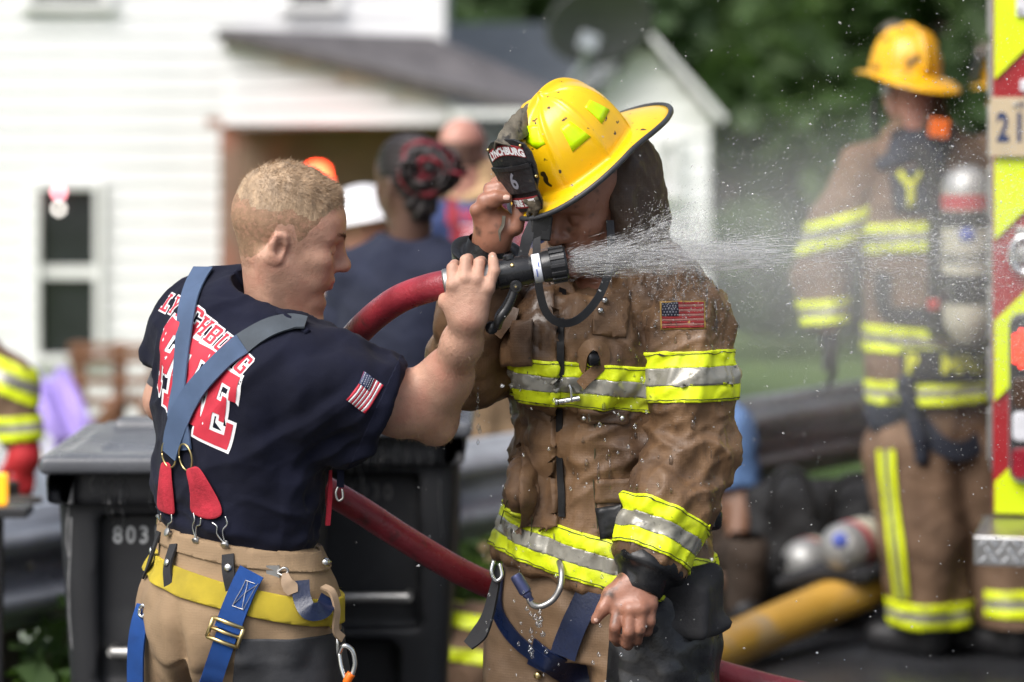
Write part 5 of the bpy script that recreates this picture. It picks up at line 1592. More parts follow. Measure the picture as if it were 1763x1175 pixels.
    for s_ in (-1, 1):
        for i in range(150):
            t = g.rand()
            q = HW(.12, s_ * (.012 + .036 * t), .021 + .006 * math.sin(t * 2.5) + g.normal() * .0022)
            hit = tr.ray_cast(Vector(q), Vector(-HB[0]), .1)
            if hit[0] is not None: bp.append((A3(hit[0]), A3(hit[1]), s_))
    bpp = np.array([b[0] for b in bp]); bn = np.array([b[1] for b in bp]); bs = np.array([b[2] for b in bp])
    for s_ in (-1, 1):
        k_ = bs == s_
        sv, sf = strands(bpp[k_], bn[k_], np.tile(HB[1] * s_ + HB[2] * .3, (k_.sum(), 1)), np.full(k_.sum(), .008), .0011, jit=.2)
        mk('eyebrow', sv, sf, M['stubble'], root)['kind'] = 'stuff'
    lv = MB()
    for s_ in (-1, 1):      # eyelid crease line
        ln = [tr.ray_cast(Vector(HW(.13, s_ * (.018 + .027 * t), -.006 - .003 * math.sin(t * math.pi))), Vector(-HB[0]), .1)[0] for t in np.linspace(0, 1, 7)]
        ln = [q for q in ln if q is not None]
        if len(ln) > 3: lv.tube([A3(q) + HB[0] * .0002 for q in ln], .0011, 5)
    lv.build('eyelashes', M['stubble'], root)
    nm = MB(); nm.add(*nail(P(848.6, 444, 4.8385), A3(P(848, 440, 4.85)) - A3(P(850, 455, 4.842)), (0, -1, .2), .0085, .009))
    nm.build('fingernail', M['nail'], root, smooth=True)

    # ---------------- T-shirt
    T = SDF(P(225, 1000, 5.0) - Vector((0, .36, 0)), P(720, 440, 5.0) + Vector((0, .40, 0)), .0046)
    T.loft([(A3(P(409, 975, 5.02)), .160, .115, rA), (A3(P(409, 930, 5.02)), .164, .119, rA), (A3(P(410, 860, 5.02)), .170, .125, rA),
            (A3(P(413, 770, 5.02)), .178, .132, rA), (A3(P(419, 695, 5.02)), .185, .138, rA), (A3(P(437, 620, 5.02)), .176, .128, rA),
            (A3(P(450, 575, 5.02)), .135, .105, rA), (A3(P(460, 545, 5.02)), .085, .075, rA)], k=.01)
    sh = norm(RS - LS)
    T.ell((LS + RS) / 2 + A3((-.016, -.005, -.022)), (.230, .112, .080), np.stack([sh, norm(np.cross(up, sh)), np.cross(sh, norm(np.cross(up, sh)))]), k=.06)
    nk = A3(P(458, 528, 5.02))
    T.cone(P(488, 630, 5.01), RS * .6 + A3(P(488, 630, 5.01)) * .4, .048, .054, k=.03)
    T.cone(nk, LS * .6 + nk * .4 + A3((0, 0, .012)), .066, .060, k=.05)
    T.ell(A3(P(402, 600, 5.06)), (.10, .09, .115), None, k=.06)         # shoulder blades
    T.ell(A3(P(500, 668, 4.96)), (.10, .09, .11), None, k=.06)
    # right sleeve
    dR = norm(EL - RS)
    SE = RS + dR * .120; hN = norm((.905, .0, -.42)); SE = A3(P(668, 704, 4.94))
    T.chain([RS + A3((-.016, .0, -.008)), RS + dR * .06 + A3((0, 0, -.006)), SE + dR * .03], [.072, .068, .066], k=.05)
    T.cone(P(590, 745, 4.93), SE + A3((-.02, 0, -.015)), .045, .052, k=.05)             # loose cloth under the arm
    pass
    # left sleeve
    dL = norm(LE - LS)
    T.chain([LS + A3((.004, 0, -.004)), LS + dL * .10], [.068, .060], k=.05)
    # cut the sleeve ends: carve open cuffs
    sl, X, Y, Z = T._sub(T.lo, T.lo + T.h * (T.n - 1))
    dd = (X - SE[0]) * hN[0] + (Y - SE[1]) * hN[1] + (Z - SE[2]) * hN[2]
    lim = (X > RS[0] + .0)
    T.a[:] = np.where(lim, np.maximum(T.a, dd), T.a)
    LC = LS + dL * .10
    dd = (X - LC[0]) * dL[0] + (Y - LC[1]) * dL[1] + (Z - LC[2]) * dL[2]
    lim = (X < LC[0] + .045) & (Z > LC[2] - .16) & (Y > 5.06)
    T.a[:] = np.where(lim, np.maximum(T.a, np.broadcast_to(dd, T.a.shape)), T.a)
    T.cone(RS + dR * .08, SE + dR * .06, .056, .060, op='s', k=.003)
    T.cone(HW(-.025, 0, -.06), P(480, 530, 5.03), .060, .066, k=.006, op='s')             # neck opening
    T.cone(HW(.02, 0, -.09), P(512, 572, 5.01), .062, .060, k=.006, op='s')
    V, F = T.mesh(3)
    N_ = normals(V, F)
    z = V[:, 2]; zb = A3(P(0, 930, 5.0))[2]
    low = 1 - sstep(z, zb + .00, zb + .20)
    s1 = fold(V, A3((.75, -.1, .55)), 16, 5, 3.1)          # diagonal drag folds from the right arm
    s2 = fold(V, A3((.9, -.4, -.12)), 26, 5, 7.7)          # blousing above the waistband
    s3 = fold(V, A3((.1, 0, 1)), 20, 4, 1.3)
    arm = sstep((V - RS) @ dR, -.06, .05) * (V[:, 0] > RS[0] - .1)
    s4 = fold(V, np.cross(dR, A3((0, 1, 0))), 30, 3, 5.0)
    near_r = np.exp(-((V - A3(P(590, 760, 4.92))) ** 2).sum(1) / .12 ** 2)
    cr = lambda dd_, fq, sd_: np.clip(1 - np.abs(fold(V, dd_, fq, 6, sd_)) * 3.2, 0, 1) ** 1.5
    disp = .008 * s1 * (1 + 1.2 * near_r) + .011 * low * s2 + .005 * s3 * (1 - low) + .005 * arm * s4 + .0016 * fbm(V * 30, 2)
    disp += .0055 * cr((.75, -.1, .55), 11, 2.2) + .007 * low * cr((.95, -.3, -.15), 15, 4.0) + .004 * arm * cr((.3, .2, .9), 17, 6.0)
    disp = np.clip(disp, -.014, .016 - .008 * arm)
    disp += .012 * near_r * (ridge((V - np.outer(V @ norm((.8, 0, .6)), norm((.8, 0, .6))) * .75) * 18, 1) - .5)
    tuck = sstep(z + .13 * (V[:, 0] - P(278, 0, 5)[0]), zb + .014, zb + .05)
    V = V + N_ * (disp * tuck - .008 * (1 - tuck))[:, None]
    shirt = mk('t_shirt', V, F, M['navy'], root)
    tree = bvh_of(shirt)
    # collar rib
    col = []
    for px, py in ((404, 468), (420, 492), (450, 518), (482, 540), (512, 560), (530, 574)):
        hp_, hn = cam_cast(tree, px, py)
        if hp_ is not None: col.append(hp_ + hn * .001)
    if len(col) > 3:
        MB().tube(col, .0062, 8, res=40, flat=1.0).build('collar', M['navy_rib'], shirt, smooth=True)
    # sleeve hem
    for a_, b_ in ((.006, .0015),):
        band(shirt, [(SE - hN * .019, hN * -1), (A3(RS) + dR * .03, -hN)], .0012, M['navy_rib'], 'sleeve_hem', shirt)
    # ---- lettering on the back
    def put(word, pix, Wd, Hh, edge, ax, mixd):
        cs = [cam_cast(tree, *q) for q in pix]
        for i, ch in enumerate(word):
            c_, n_ = cs[i]
            dx = cs[min(i + 1, len(cs) - 1)][0] - cs[max(i - 1, 0)][0]
            # average the cloth's normal a little so that folds do not skew a letter
            n_ = norm(n_ + .6 * norm(A3((-.72, -.69, .05))))
            dx = norm(dx) * mixd + norm(ax) * (1 - mixd)
            x_ = norm(dx - n_ * (dx @ n_)); y_ = norm(np.cross(n_, x_))
            w_ = max(p[0] for p in LETTERS[ch][0])
            polys = [[((px - w_ / 2) * Wd, (py - .5) * Hh) for px, py in pl] for pl in LETTERS[ch]]
            decal('letter_outline', poly_mesh(polys, edge), (c_, x_, y_), tree, M['print_white'], shirt, .0012, .012, thick=0, maxd=.08)
            decal('letter', poly_mesh(polys, -.0005), (c_, x_, y_), tree, M['print_red'], shirt, .0021, .012, thick=0, maxd=.08)
    put('FIRE', [(282, 617), (304, 642), (335, 664), (372, 700)], .092, .128, .0046, A3((.643, -.766, -.24)), .15)
    put('LYNCHBURG', [(289, 522), (303, 527), (319, 535), (338, 547), (352, 563), (367, 577), (385, 591), (401, 606), (420, 628)], .034, .034, .0024, A3((.643, -.766, -.30)), .5)
    # ---- flag on the right sleeve
    hp_, hn = cam_cast(tree, 630, 677)
    ax = norm(A3((.80, .25, -.55)) ); ax = norm(A3(P(655, 690, 5)) - A3(P(612, 672, 5))) 
    ay = norm(np.cross(hn, ax)); 
    fx = norm(A3(P(645, 655, 5)) - A3(P(615, 690, 5)))
    fx = norm(fx - hn * (fx @ hn)); fy = norm(np.cross(hn, fx))
    flag_on(tree, (hp_, fx, fy), .056, .040, shirt, M['print_red'], M['print_white'], M['print_blue'], M['print_white'], lift=.0012, mirror=True, n=11)

    # ---------------- tan trousers
    hipR, hipL = A3(P(468, 1050, 4.97)), A3(P(352, 1042, 5.08))
    T = SDF((P(190, 900, 5)[0], 4.66, .05), (P(650, 900, 5)[0], 5.38, A3(P(0, 885, 5))[2]), .006)
    T.loft([(A3(P(412, 1100, 5.02)), .175, .135, rA), (A3(P(411, 1040, 5.02)), .183, .138, rA), (A3(P(411, 985, 5.02)), .176, .129, rA), (A3(P(410, 930, 5.02)), .167, .122, rA), (A3(P(410, 890, 5.02)), .166, .121, rA)])
    kR, kL = A3((P(505, 0, 4.95)[0], 4.98, .50)), A3((P(318, 0, 5.1)[0], 5.12, .50))
    aR, aL = A3((P(500, 0, 4.95)[0], 4.93, .09)), A3((P(300, 0, 5.1)[0], 5.08, .09))
    T.chain([hipR, kR, aR], [.118, .098, .092], k=.03)
    T.chain([hipL, kL, aL], [.116, .098, .092], k=.03)
    T.ell(A3(P(375, 1075, 4.975)), (.115, .11, .12), None, k=.05)
    T.half(A3(P(278, 903, 5.0)), A3((.13, 0, 1)))
    V, F = T.mesh(2)
    N_ = normals(V, F)
    zt = A3(P(0, 1080, 5))[2]
    s1 = fold(V, (.15, 0, 1), 17, 5, 2.0); s2 = fold(V, (.8, -.3, -.4), 22, 4, 8.0)
    below = 1 - sstep(V[:, 2], zt - .05, zt + .12)
    crk = np.exp(-((V[:, 0] - P(318, 0, 5)[0] - (zt - V[:, 2]) * .10) / .014) ** 2) * below * (V[:, 1] < 5.05)
    V = V + N_ * (.009 * below * s1 + .005 * s2 - .022 * crk + .0012 * fbm(V * 25, 2))[:, None]
    trousers = mk('trousers', V, F, M['tan'], root)
    ptree = bvh_of(trousers)
    # dark reinforcement over the right thigh
    th = [(460, 1068), (620, 1062)]
    band(trousers, [(A3(P(420, 1072, 5)), (.02, 0, 1)), (A3(P(413, 1100, 4.9)), (-1, 0, .12)), (A3(P(0, 1500, 5)), (0, 0, -1))], .004, M['charcoal'], 'thigh_patch', trousers)
    # waistband fold
    band(trousers, [(A3(P(278, 936, 5)), (-.13, 0, -1)), (A3(P(278, 906, 5)), (.13, 0, 1))], .0035, M['tan'], 'waistband', trousers)
    # yellow belt
    def belt_y(px): return np.interp(px, [250, 300, 420, 500, 560], [963, 975, 1005, 1018, 1026])
    pl = norm(np.cross(A3(P(560, 1026, 5)) - A3(P(250, 963, 5)), (0, 1, 0)));  pl = pl if pl[2] > 0 else -pl
    cb = A3(P(410, 1002, 5.02))
    band(trousers, [(cb + pl * .021, pl), (cb - pl * .021, -pl)], .007, M['yellow_belt'], 'belt', root)
    # black keepers with snaps
    for px, py, tilt in ((262, 955, .25), (299, 978, .12), (397, 985, -.1)):
        h1, n1 = cam_cast(ptree, px + tilt * 30, py - 40 if px != 397 else 955); h2, n2 = cam_cast(ptree, px, py); h3, n3 = cam_cast(ptree, px - tilt * 40, py + 36)
        if h2 is None or h1 is None or h3 is None: continue
        k = ribbon('belt_keeper', [h1 + n1 * .004, h2 + n2 * .0125, h3 + n3 * .004], [n1, n2, n3], .021, .004, M['black_dry'], root, 16)
        q = MB(); q.lathe(h2 + n2 * .0135 + up * .006, n2, [(0, .0066), (.002, .0066), (.0035, .004), (.004, .001)], 14); q.build('snap', M['steel'], k, smooth=True)
    # ---------------- suspenders: two slate straps crossing, rings, red tabs, hooks
    strap_on('suspender_strap', tree, [(352, 464), (338, 490), (326, 530), (318, 600), (313, 660), (308, 712), (315, 745), (321, 775)], .040, .0030, M['susp'], root, .0055, 60)
    strap_on('suspender_strap', tree, [(527, 562), (500, 560), (470, 567), (440, 582), (410, 602)], .042, .0034, M['susp_dark'], root, .0075, 40)
    strap_on('suspender_strap', tree, [(420, 596), (395, 617), (362, 650), (335, 682), (316, 715), (305, 750), (299, 785)], .041, .0034, M['susp'], root, .0095, 60)
    for px, py, rx in ((298, 782, 0), (327, 787, 1)):
        h1, n1 = cam_cast(tree, px, py)
        if h1 is None: continue
        a_ = norm(np.cross(n1, up)); b_ = norm(np.cross(a_, n1))
        pts = [h1 + n1 * .009 + (a_ * math.cos(t) * .0185 + b_ * math.sin(t) * .0225) + n1 * .004 * math.sin(t) for t in np.linspace(0, 2 * math.pi, 36)]
        MB().tube(pts, .0017, 8).build('ring', M['brass'], root, smooth=True)
    def tab(pix, nm):
        top = [cam_cast(tree, *q) for q in pix[0]]; 
        rows = [[cam_cast(tree, *q) for q in row] for row in pix]
        W_ = len(pix[0]); V_, F_ = [], []
        for sgn in (.0035, .0085):
            for row in rows:
                for hh_, n1 in row: V_.append(hh_ + n1 * sgn)
        nr = len(rows); n0_ = nr * W_
        for j in range(nr - 1):
            for i in range(W_ - 1):
                a0 = j * W_ + i
                F_.append((a0, a0 + 1, a0 + W_ + 1, a0 + W_)); F_.append((n0_ + a0, n0_ + a0 + W_, n0_ + a0 + W_ + 1, n0_ + a0 + 1))
        edge = [(0, i) for i in range(W_)] + [(j, W_ - 1) for j in range(1, nr)] + [(nr - 1, i) for i in range(W_ - 2, -1, -1)] + [(j, 0) for j in range(nr - 2, 0, -1)]
        for k in range(len(edge)):
            a0 = edge[k][0] * W_ + edge[k][1]; b0 = edge[(k + 1) % len(edge)][0] * W_ + edge[(k + 1) % len(edge)][1]
            F_.append((a0, b0, n0_ + b0, n0_ + a0))
        o = MB().add(V_, F_).build(nm, M['red_cloth'], root, smooth=True, auto=50)
        s_ = o.modifiers.new('soft', 'SUBSURF'); s_.levels = 2; s_.render_levels = 2
        return o
    tab([[(282, 793), (290, 794), (300, 797)], [(279, 815), (289, 815), (300, 820)], [(276, 840), (288, 842), (304, 846)], [(275, 865), (290, 872), (306, 874)], [(276, 878), (291, 886), (307, 889)]], 'suspender_tab')
    tab([[(323, 806), (334, 805), (345, 800)], [(328, 826), (343, 824), (357, 818)], [(331, 850), (350, 846), (370, 840)], [(330, 872), (354, 866), (383, 862)], [(333, 884), (360, 899), (391, 889)]], 'suspender_tab')
    atree = bvh_of([shirt, trousers])
    for (x0, y0), (x1, y1) in (((283, 884), (279, 898)), ((301, 886), (297, 919)), ((340, 883), (344, 924)), ((352, 893), (344, 924)), ((369, 899), (391, 929)), ((391, 888), (391, 929))):
        h1, n1 = cam_cast(tree, x0, y0)
        h2, n2 = cam_cast(atree, x1, y1)
        if h2 is None: continue
        a_ = norm(np.cross(n1, h2 - h1)) * .004
        w_ = spline([h1 + n1 * .008, h1 * .7 + h2 * .3 + n1 * .010 + a_, h1 * .4 + h2 * .6 + n1 * .010 - a_, h2 + n2 * .010], 24)
        MB().tube(w_, .0014, 6).build('wire_hook', M['steel'], root, smooth=True)
    for px, py in ((278, 899), (297, 920), (344, 925), (391, 930)):
        h1, n1 = cam_cast(atree, px, py)
        MB().lathe(h1 + n1 * .004, n1, [(0, .0045), (.006, .0045), (.006, .0078), (.009, .0076), (.0105, .004)], 16).build('button', M['dull_steel'], root, smooth=True, auto=40)
    # ---------------- harness: blue leg strap with buckle, and gear at the right hip
    st = lambda nm, pix, w, m_, lift=.010, t=.004: strap_on(nm, ptree, pix, w, t, m_, root, lift, 50)
    st('harness_strap', [(436, 985), (424, 1010), (408, 1048), (394, 1082)], .044, M['blue_web'], .014, .006)
    st('harness_strap', [(402, 1070), (390, 1100), (374, 1140), (360, 1176), (345, 1215)], .036, M['blue_web'], .011, .005)
    hb, nb = cam_cast(ptree, 391, 1086)
    ub = norm(A3(P(402, 1060, 5)) - A3(P(388, 1100, 5))); ub = norm(ub - nb * (ub @ nb)); rb = norm(np.cross(ub, nb))
    fr4 = lambda w, h_: [hb + nb * .016 + rb * sx * w / 2 + ub * sy * h_ / 2 for sx, sy in ((-1, -1), (1, -1), (1, 1), (-1, 1))]
    q = MB()
    c4 = fr4(.054, .034)
    for i in range(4): q.tube([c4[i], (c4[i] + c4[(i + 1) % 4]) / 2, c4[(i + 1) % 4]], .0036, 8)
    q.tube([hb + nb * .016 - rb * .026, hb + nb * .017, hb + nb * .016 + rb * .026], .003, 8)
    q.build('buckle', M['brass'], root, smooth=True)
    # stitching crosses on the blue strap
    q = MB()
    for (x0, y0), (x1, y1) in (((428, 1000), (405, 1045)), ((446, 1006), (423, 1052)), ((428, 1002), (442, 1006)), ((405, 1044), (423, 1050)), ((430, 1004), (422, 1048)), ((445, 1008), (407, 1042))):
        pts = []
        for t in np.linspace(0, 1, 5):
            hh_, n1 = cam_cast(ptree, x0 + (x1 - x0) * t, y0 + (y1 - y0) * t)
            if hh_ is not None: pts.append(hh_ + n1 * .0185)
        if len(pts) > 2: q.tube(pts, .0006, 5)
    q.build('stitching', M['dull_steel'], root)
    # left strap hanging at the far hip
    ribbon('harness_strap', [P(250, 1042, 5.0), P(240, 1075, 4.99), P(234, 1120, 4.99), P(233, 1190, 5.0)], A3((-.5, -.85, 0)), .034, .004, M['blue_web'], root)
    MB().tube([P(241, 1048, 4.99), P(246, 1042, 4.985), P(252, 1050, 4.985), P(246, 1062, 4.985), P(240, 1058, 4.99), P(241, 1048, 4.99)], .003, 8, res=30).build('buckle', M['steel'], root, smooth=True)
    # right hip: slack navy strap, yellow tail, tag and a snap hook
    ribbon('harness_strap', [P(517, 1000, 4.86), P(520, 1030, 4.85), P(532, 1052, 4.84), P(555, 1050, 4.85), P(566, 1030, 4.88)], A3((.1, -1, .1)), .030, .004, M['navy_web'], root)
    ribbon('webbing_tail', [P(556, 1010, 4.88), P(572, 1020, 4.87), P(580, 1050, 4.87), P(578, 1085, 4.87), P(590, 1100, 4.88)], A3((.8, -.6, 0)), .014, .004, M['wax'], root)
    ribbon('leather_tag', [P(491, 987, 4.855), P(494, 1002, 4.85), P(500, 1012, 4.85), P(504, 1022, 4.85)], A3((0, -1, .2)), [.010, .02, .026, .018], .004, M['wax'], root, 16)
    q = MB(); q.box(P(470, 985, 4.866), (.022, .006, .022)); q.tube([P(478, 985, 4.858), P(489, 978, 4.855), P(496, 983, 4.855), P(489, 991, 4.855), P(478, 987, 4.858)], .0022, 8, res=20)
    q.build('clip', M['dull_steel'], root, smooth=True, auto=40)
    q = MB(); q.tube([P(581, 1090, 4.88), P(581, 1130, 4.88)], .003, 8)
    q.tube([P(584, 1125, 4.88), P(592, 1112, 4.87), P(606, 1120, 4.87), P(611, 1142, 4.87), P(606, 1162, 4.87), P(596, 1170, 4.87), P(588, 1150, 4.875), P(584, 1125, 4.88)], .0042, 10, res=50)
    q.build('snap_hook', M['steel'], root, smooth=True)
    q = MB(); q.tube([P(605, 1160, 4.87), P(598, 1172, 4.87), P(596, 1190, 4.875)], .0075, 10, res=10); q.build('hook_gate', M['orange'], root, smooth=True)
    q = MB(); q.tube([P(560, 966, 4.92), P(566, 970, 4.91)], .006, 10); q.lathe(P(560, 968, 4.905), (0, -1, 0), [(0, .007), (.006, .006), (.008, .003)], 12); q.build('button', M['steel'], root, smooth=True)
    # strap and hook hanging from the front suspender, seen past the ribs
    ribbon('suspender_strap', [P(583, 770, 4.94), P(586, 810, 4.93), P(586, 840, 4.93)], A3((.4, -.9, 0)), .012, .004, M['navy_rib'], root, 14)
    ribbon('suspender_tab', [P(569, 810, 4.95), P(568, 850, 4.945), P(564, 905, 4.945)], A3((.5, -.85, 0)), [.004, .008, .008], .004, M['red_cloth'], root, 14)
    MB().tube([P(582, 838, 4.928), P(578, 850, 4.926), P(582, 862, 4.926), P(590, 858, 4.926), P(589, 842, 4.928)], .0022, 8, res=24).build('ring', M['dull_steel'], root, smooth=True)
    # boots
    for nm, a_, toe in (('boot', aR, A3((.16, .12, 0))), ('boot', aL, A3((.16, .12, 0)))):
        B_ = SDF(a_ - A3((.22, .22, .12)), a_ + A3((.30, .30, .12)), .01)
        b0 = A3((a_[0], a_[1], .055))
        B_.cone(a_ + A3((0, 0, .06)), b0, .07, .062).cone(b0, b0 + toe + A3((0, 0, -.005)), .058, .05, k=.03)
        B_.half((0, 0, .002), (0, 0, -1))
        v_, f_ = B_.mesh(1); mk(nm, v_, f_, M['rubber'], root)
    return root, body, shirt, trousers

blond, blond_body, blond_shirt, blond_trousers = build_blond()

# ---------------------------------------------------------------- hose line with its nozzle (one thing, held in the hand)
def build_nozzle():
    ax0, ax1 = A3(P(768, 490, 4.872)), A3(P(972, 454, 4.872))
    d = norm(ax1 - ax0); L = np.linalg.norm(ax1 - ax0)
    root = thing('hose_nozzle', 'black spray nozzle with bale handle on the red hose in the raised hand', 'nozzle', ax0)
    nrm = A3((0, -1, 0)); upn = norm(np.cross(d, nrm)); upn = upn if upn[2] > 0 else -upn
    q = MB(); q.lathe(ax0 + d * .075, d, [(0, .021), (.004, .0235), (.012, .0235), (.014, .0258), (.062, .0258), (.066, .0245), (.070, .0245), (.071, .0215), (.076, .0215)], 32)
    q.build('barrel', M['plastic'], root, smooth=True, auto=35)
    q = MB(); q.lathe(ax0 + d * -.004, d, [(0, .0235), (.002, .0262), (.030, .0262), (.034, .024), (.06, .024), (.079, .0215)], 28); q.build('coupling', M['dull_steel'], root, smooth=True, auto=35)
    q = MB(); q.lathe(ax0 + d * .148, d, [(0, .0228), (.001, .0246), (.014, .0246), (.015, .0228)], 32); q.build('label_band', M['nozzle_band'], root, smooth=True, auto=35)
    q = MB()
    for k, (o1, o2) in enumerate(((-.014, .0), (.004, .012))):
        V_ = []
        for t in np.linspace(o1, o2, 5):
            c = ax0 + d * (.150 + .004 + .0045 * k); a_ = t / .026
            V_.append((c, a_))
        pts = [c + (nrm * math.cos(a_) + upn * math.sin(a_)) * .0248 for c, a_ in V_]
        q.tube(pts, .0009, 5)
    q.build('label_print', M['label_blue'], root)
    q = MB(); q.lathe(ax0 + d * .163, d, [(0, .0225), (.001, .0255), (.006, .0265), (.016, .0268), (.017, .0282), (.040, .0290), (.043, .0272), (.0435, .021), (.037, .019)], 32)
    q.build('pattern_sleeve', M['plastic'], root, smooth=True, auto=30)
    for i in range(14):
        a_ = 2 * math.pi * i / 14
        rr = nrm * math.cos(a_) + upn * math.sin(a_)
        tn = -nrm * math.sin(a_) + upn * math.cos(a_)
        q = MB(); c = ax0 + d * .1905 + rr * .0292
        q.box((0, 0, 0), (.025, .0062, .0038))
        B_ = np.stack([d, tn, rr], 1)
        q.V = [tuple(c + B_ @ A3(v)) for v in q.V]
        q.build('grip_lug', M['rubber'], root, bevel=.0008)
    # pivot bosses and bale handle
    pv = ax0 + d * .115
    for s_ in (-1, 1):
        c = pv + nrm * s_ * .027 - upn * .022
        q = MB(); q.lathe(c, nrm * s_, [(0, .0105), (.012, .0105), (.014, .009), (.014, .0045), (.016, .0045), (.0165, .002)], 18); q.build('pivot', M['plastic'], root, smooth=True, auto=35)
        q = MB(); q.lathe(c + nrm * s_ * .014, nrm * s_, [(0, .0036), (.0022, .0036), (.0026, .001)], 10); q.build('bolt', M['brass'], root, smooth=True)
    q = MB()
    for s_ in (-1, 1):
        c = pv + nrm * s_ * .033 - upn * .022
        q.tube([c, c - upn * .018 - d * .010, c - upn * .034 - d * .022, c - upn * .048 - d * .036, c - upn * .062 - d * .042 - nrm * s_ * .012], [.0075, .008, .0085, .0085, .007], 10, res=24)
    c = pv - upn * .084 - d * .052
    q.tube([c + nrm * .02, c, c - nrm * .02], .011, 10)
    q.build('bale_handle', M['plastic'], root, smooth=True)
    q = MB(); q.lathe(pv + upn * .0235 + nrm * .004 - d * .004, upn, [(0, .010), (.006, .0095), (.009, .006)], 14); q.build('boss', M['plastic'], root, smooth=True, auto=35)
    q = MB(); q.lathe(pv + upn * .0132 + nrm * .0216 - d * .0, norm(upn * .5 + nrm), [(0, .0036), (.0022, .0036), (.0026, .001)], 10); q.build('bolt', M['brass'], root, smooth=True)
    for pts in ([P(868, 518, 4.875), P(876, 508, 4.875)], [P(880, 540, 4.885), P(890, 520, 4.885)]):
        pass
    h = thing('fire_hose', 'red rubber hose curving from the nozzle and looping behind both firefighters', 'hose', (A3(ax0)[0], 5.1, 0))
    pts = [ax0 + d * .01, P(740, 496, 4.895), P(690, 514, 4.95), P(645, 545, 5.03), P(606, 585, 5.12), P(570, 640, 5.20), P(530, 710, 5.28), P(500, 775, 5.305), P(512, 815, 5.30), P(560, 843, 5.27), P(620, 878, 5.27), P(700, 930, 5.29), P(790, 983, 5.32), P(880, 1024, 5.36), P(1000, 1072, 5.40), P(1120, 1118, 5.40), P(1230, 1157, 5.36), P(1320, 1182, 5.34), P(1500, 1230, 5.30)]
    last = A3(P(1500, 1230, 5.30))
    pts += [last + A3((.35, -.05, -.12)), A3((last[0] + .8, 5.1, .03)), A3((last[0] + 1.4, 4.8, .026))]
    rr = [.0245]
    tube('hose_body', pts, .0245, M['hose'], h, 20, 220)
    return root, h
nozzle, hose = build_nozzle()
# ================================================================ leather-style fire helmet (local frame: x forward, y left, z up)
def helmet_geo(W, nth=128, nz=40, H=.148, ax=.132, ay=.108):
    """dome with comb and ribs + brim, as one shell; W maps local to world"""
    V, F = [], []
    ribs = [R(a) for a in (38, 82, 126, -38, -82, -126)]
    prof = []
    for j in range(nz + 1):
        t = j / nz
        prof.append(t)
    for j in range(nz + 1):
        t = prof[j]
        ph = t * math.pi / 2
        rr = math.cos(ph) ** .80; zz = H * math.sin(ph) ** .92
        for i in range(nth):
            th = 2 * math.pi * i / nth
            x = ax * rr * math.cos(th); y = ay * rr * math.sin(th)
            oct_ = 1 - .018 * math.cos(8 * (th - R(15))) * rr
            x *= oct_; y *= oct_
            bump = 0
            for a in ribs:
                d = (th - a + math.pi) % (2 * math.pi) - math.pi
                bump += .0062 * math.exp(-(d * max(rr, .15) * .12 / .0036) ** 2) * min(1, rr * 2.2)
            comb = .0125 * math.exp(-(y / .0065) ** 2) * (1 if zz > .03 else zz / .03) * (1 if x > -.2 else 0)
            nx, ny = math.cos(th), math.sin(th)
            up_ = math.sin(ph)
            V.append((x + nx * (bump + comb * (1 - up_)) , y + ny * bump, zz + comb * up_ + bump * up_ * .5))
    n = nth
    for j in range(nz):
        for i in range(n): F.append((j * n + i, j * n + (i + 1) % n, (j + 1) * n + (i + 1) % n, (j + 1) * n + i))
    # brim rings, continuing from the dome's base outwards
    def width(th):
        c = math.cos(th)
        return .040 + .014 * max(0, c) ** 2 + .070 * max(0, -c) ** 2.2
    base = len(V)
    rows = 7
    outer = []
    for j in range(1, rows + 1):
        t = j / rows
        for i in range(n):
            th = 2 * math.pi * i / n
            w = width(th) * t
            c, s_ = math.cos(th), math.sin(th)
            drop = -.016 * t - .030 * t * max(0, -c) ** 1.5 + .004 * math.sin(t * math.pi) + .010 * t * abs(s_) ** 2
            k = .006 * math.exp(-(t / .16) ** 2)
            p = (ax * c + c * w, ay * s_ + s_ * w, drop + k * 0)
            V.append(p)
            if j == rows: outer.append(p)
    for j in range(rows):
        a0 = 0 if j == 0 else base + (j - 1) * n
        b0 = base + j * n
        for i in range(n): F.append((b0 + i, b0 + (i + 1) % n, a0 + (i + 1) % n, a0 + i))
    return [W(*v) for v in V], F, [W(*p) for p in outer]

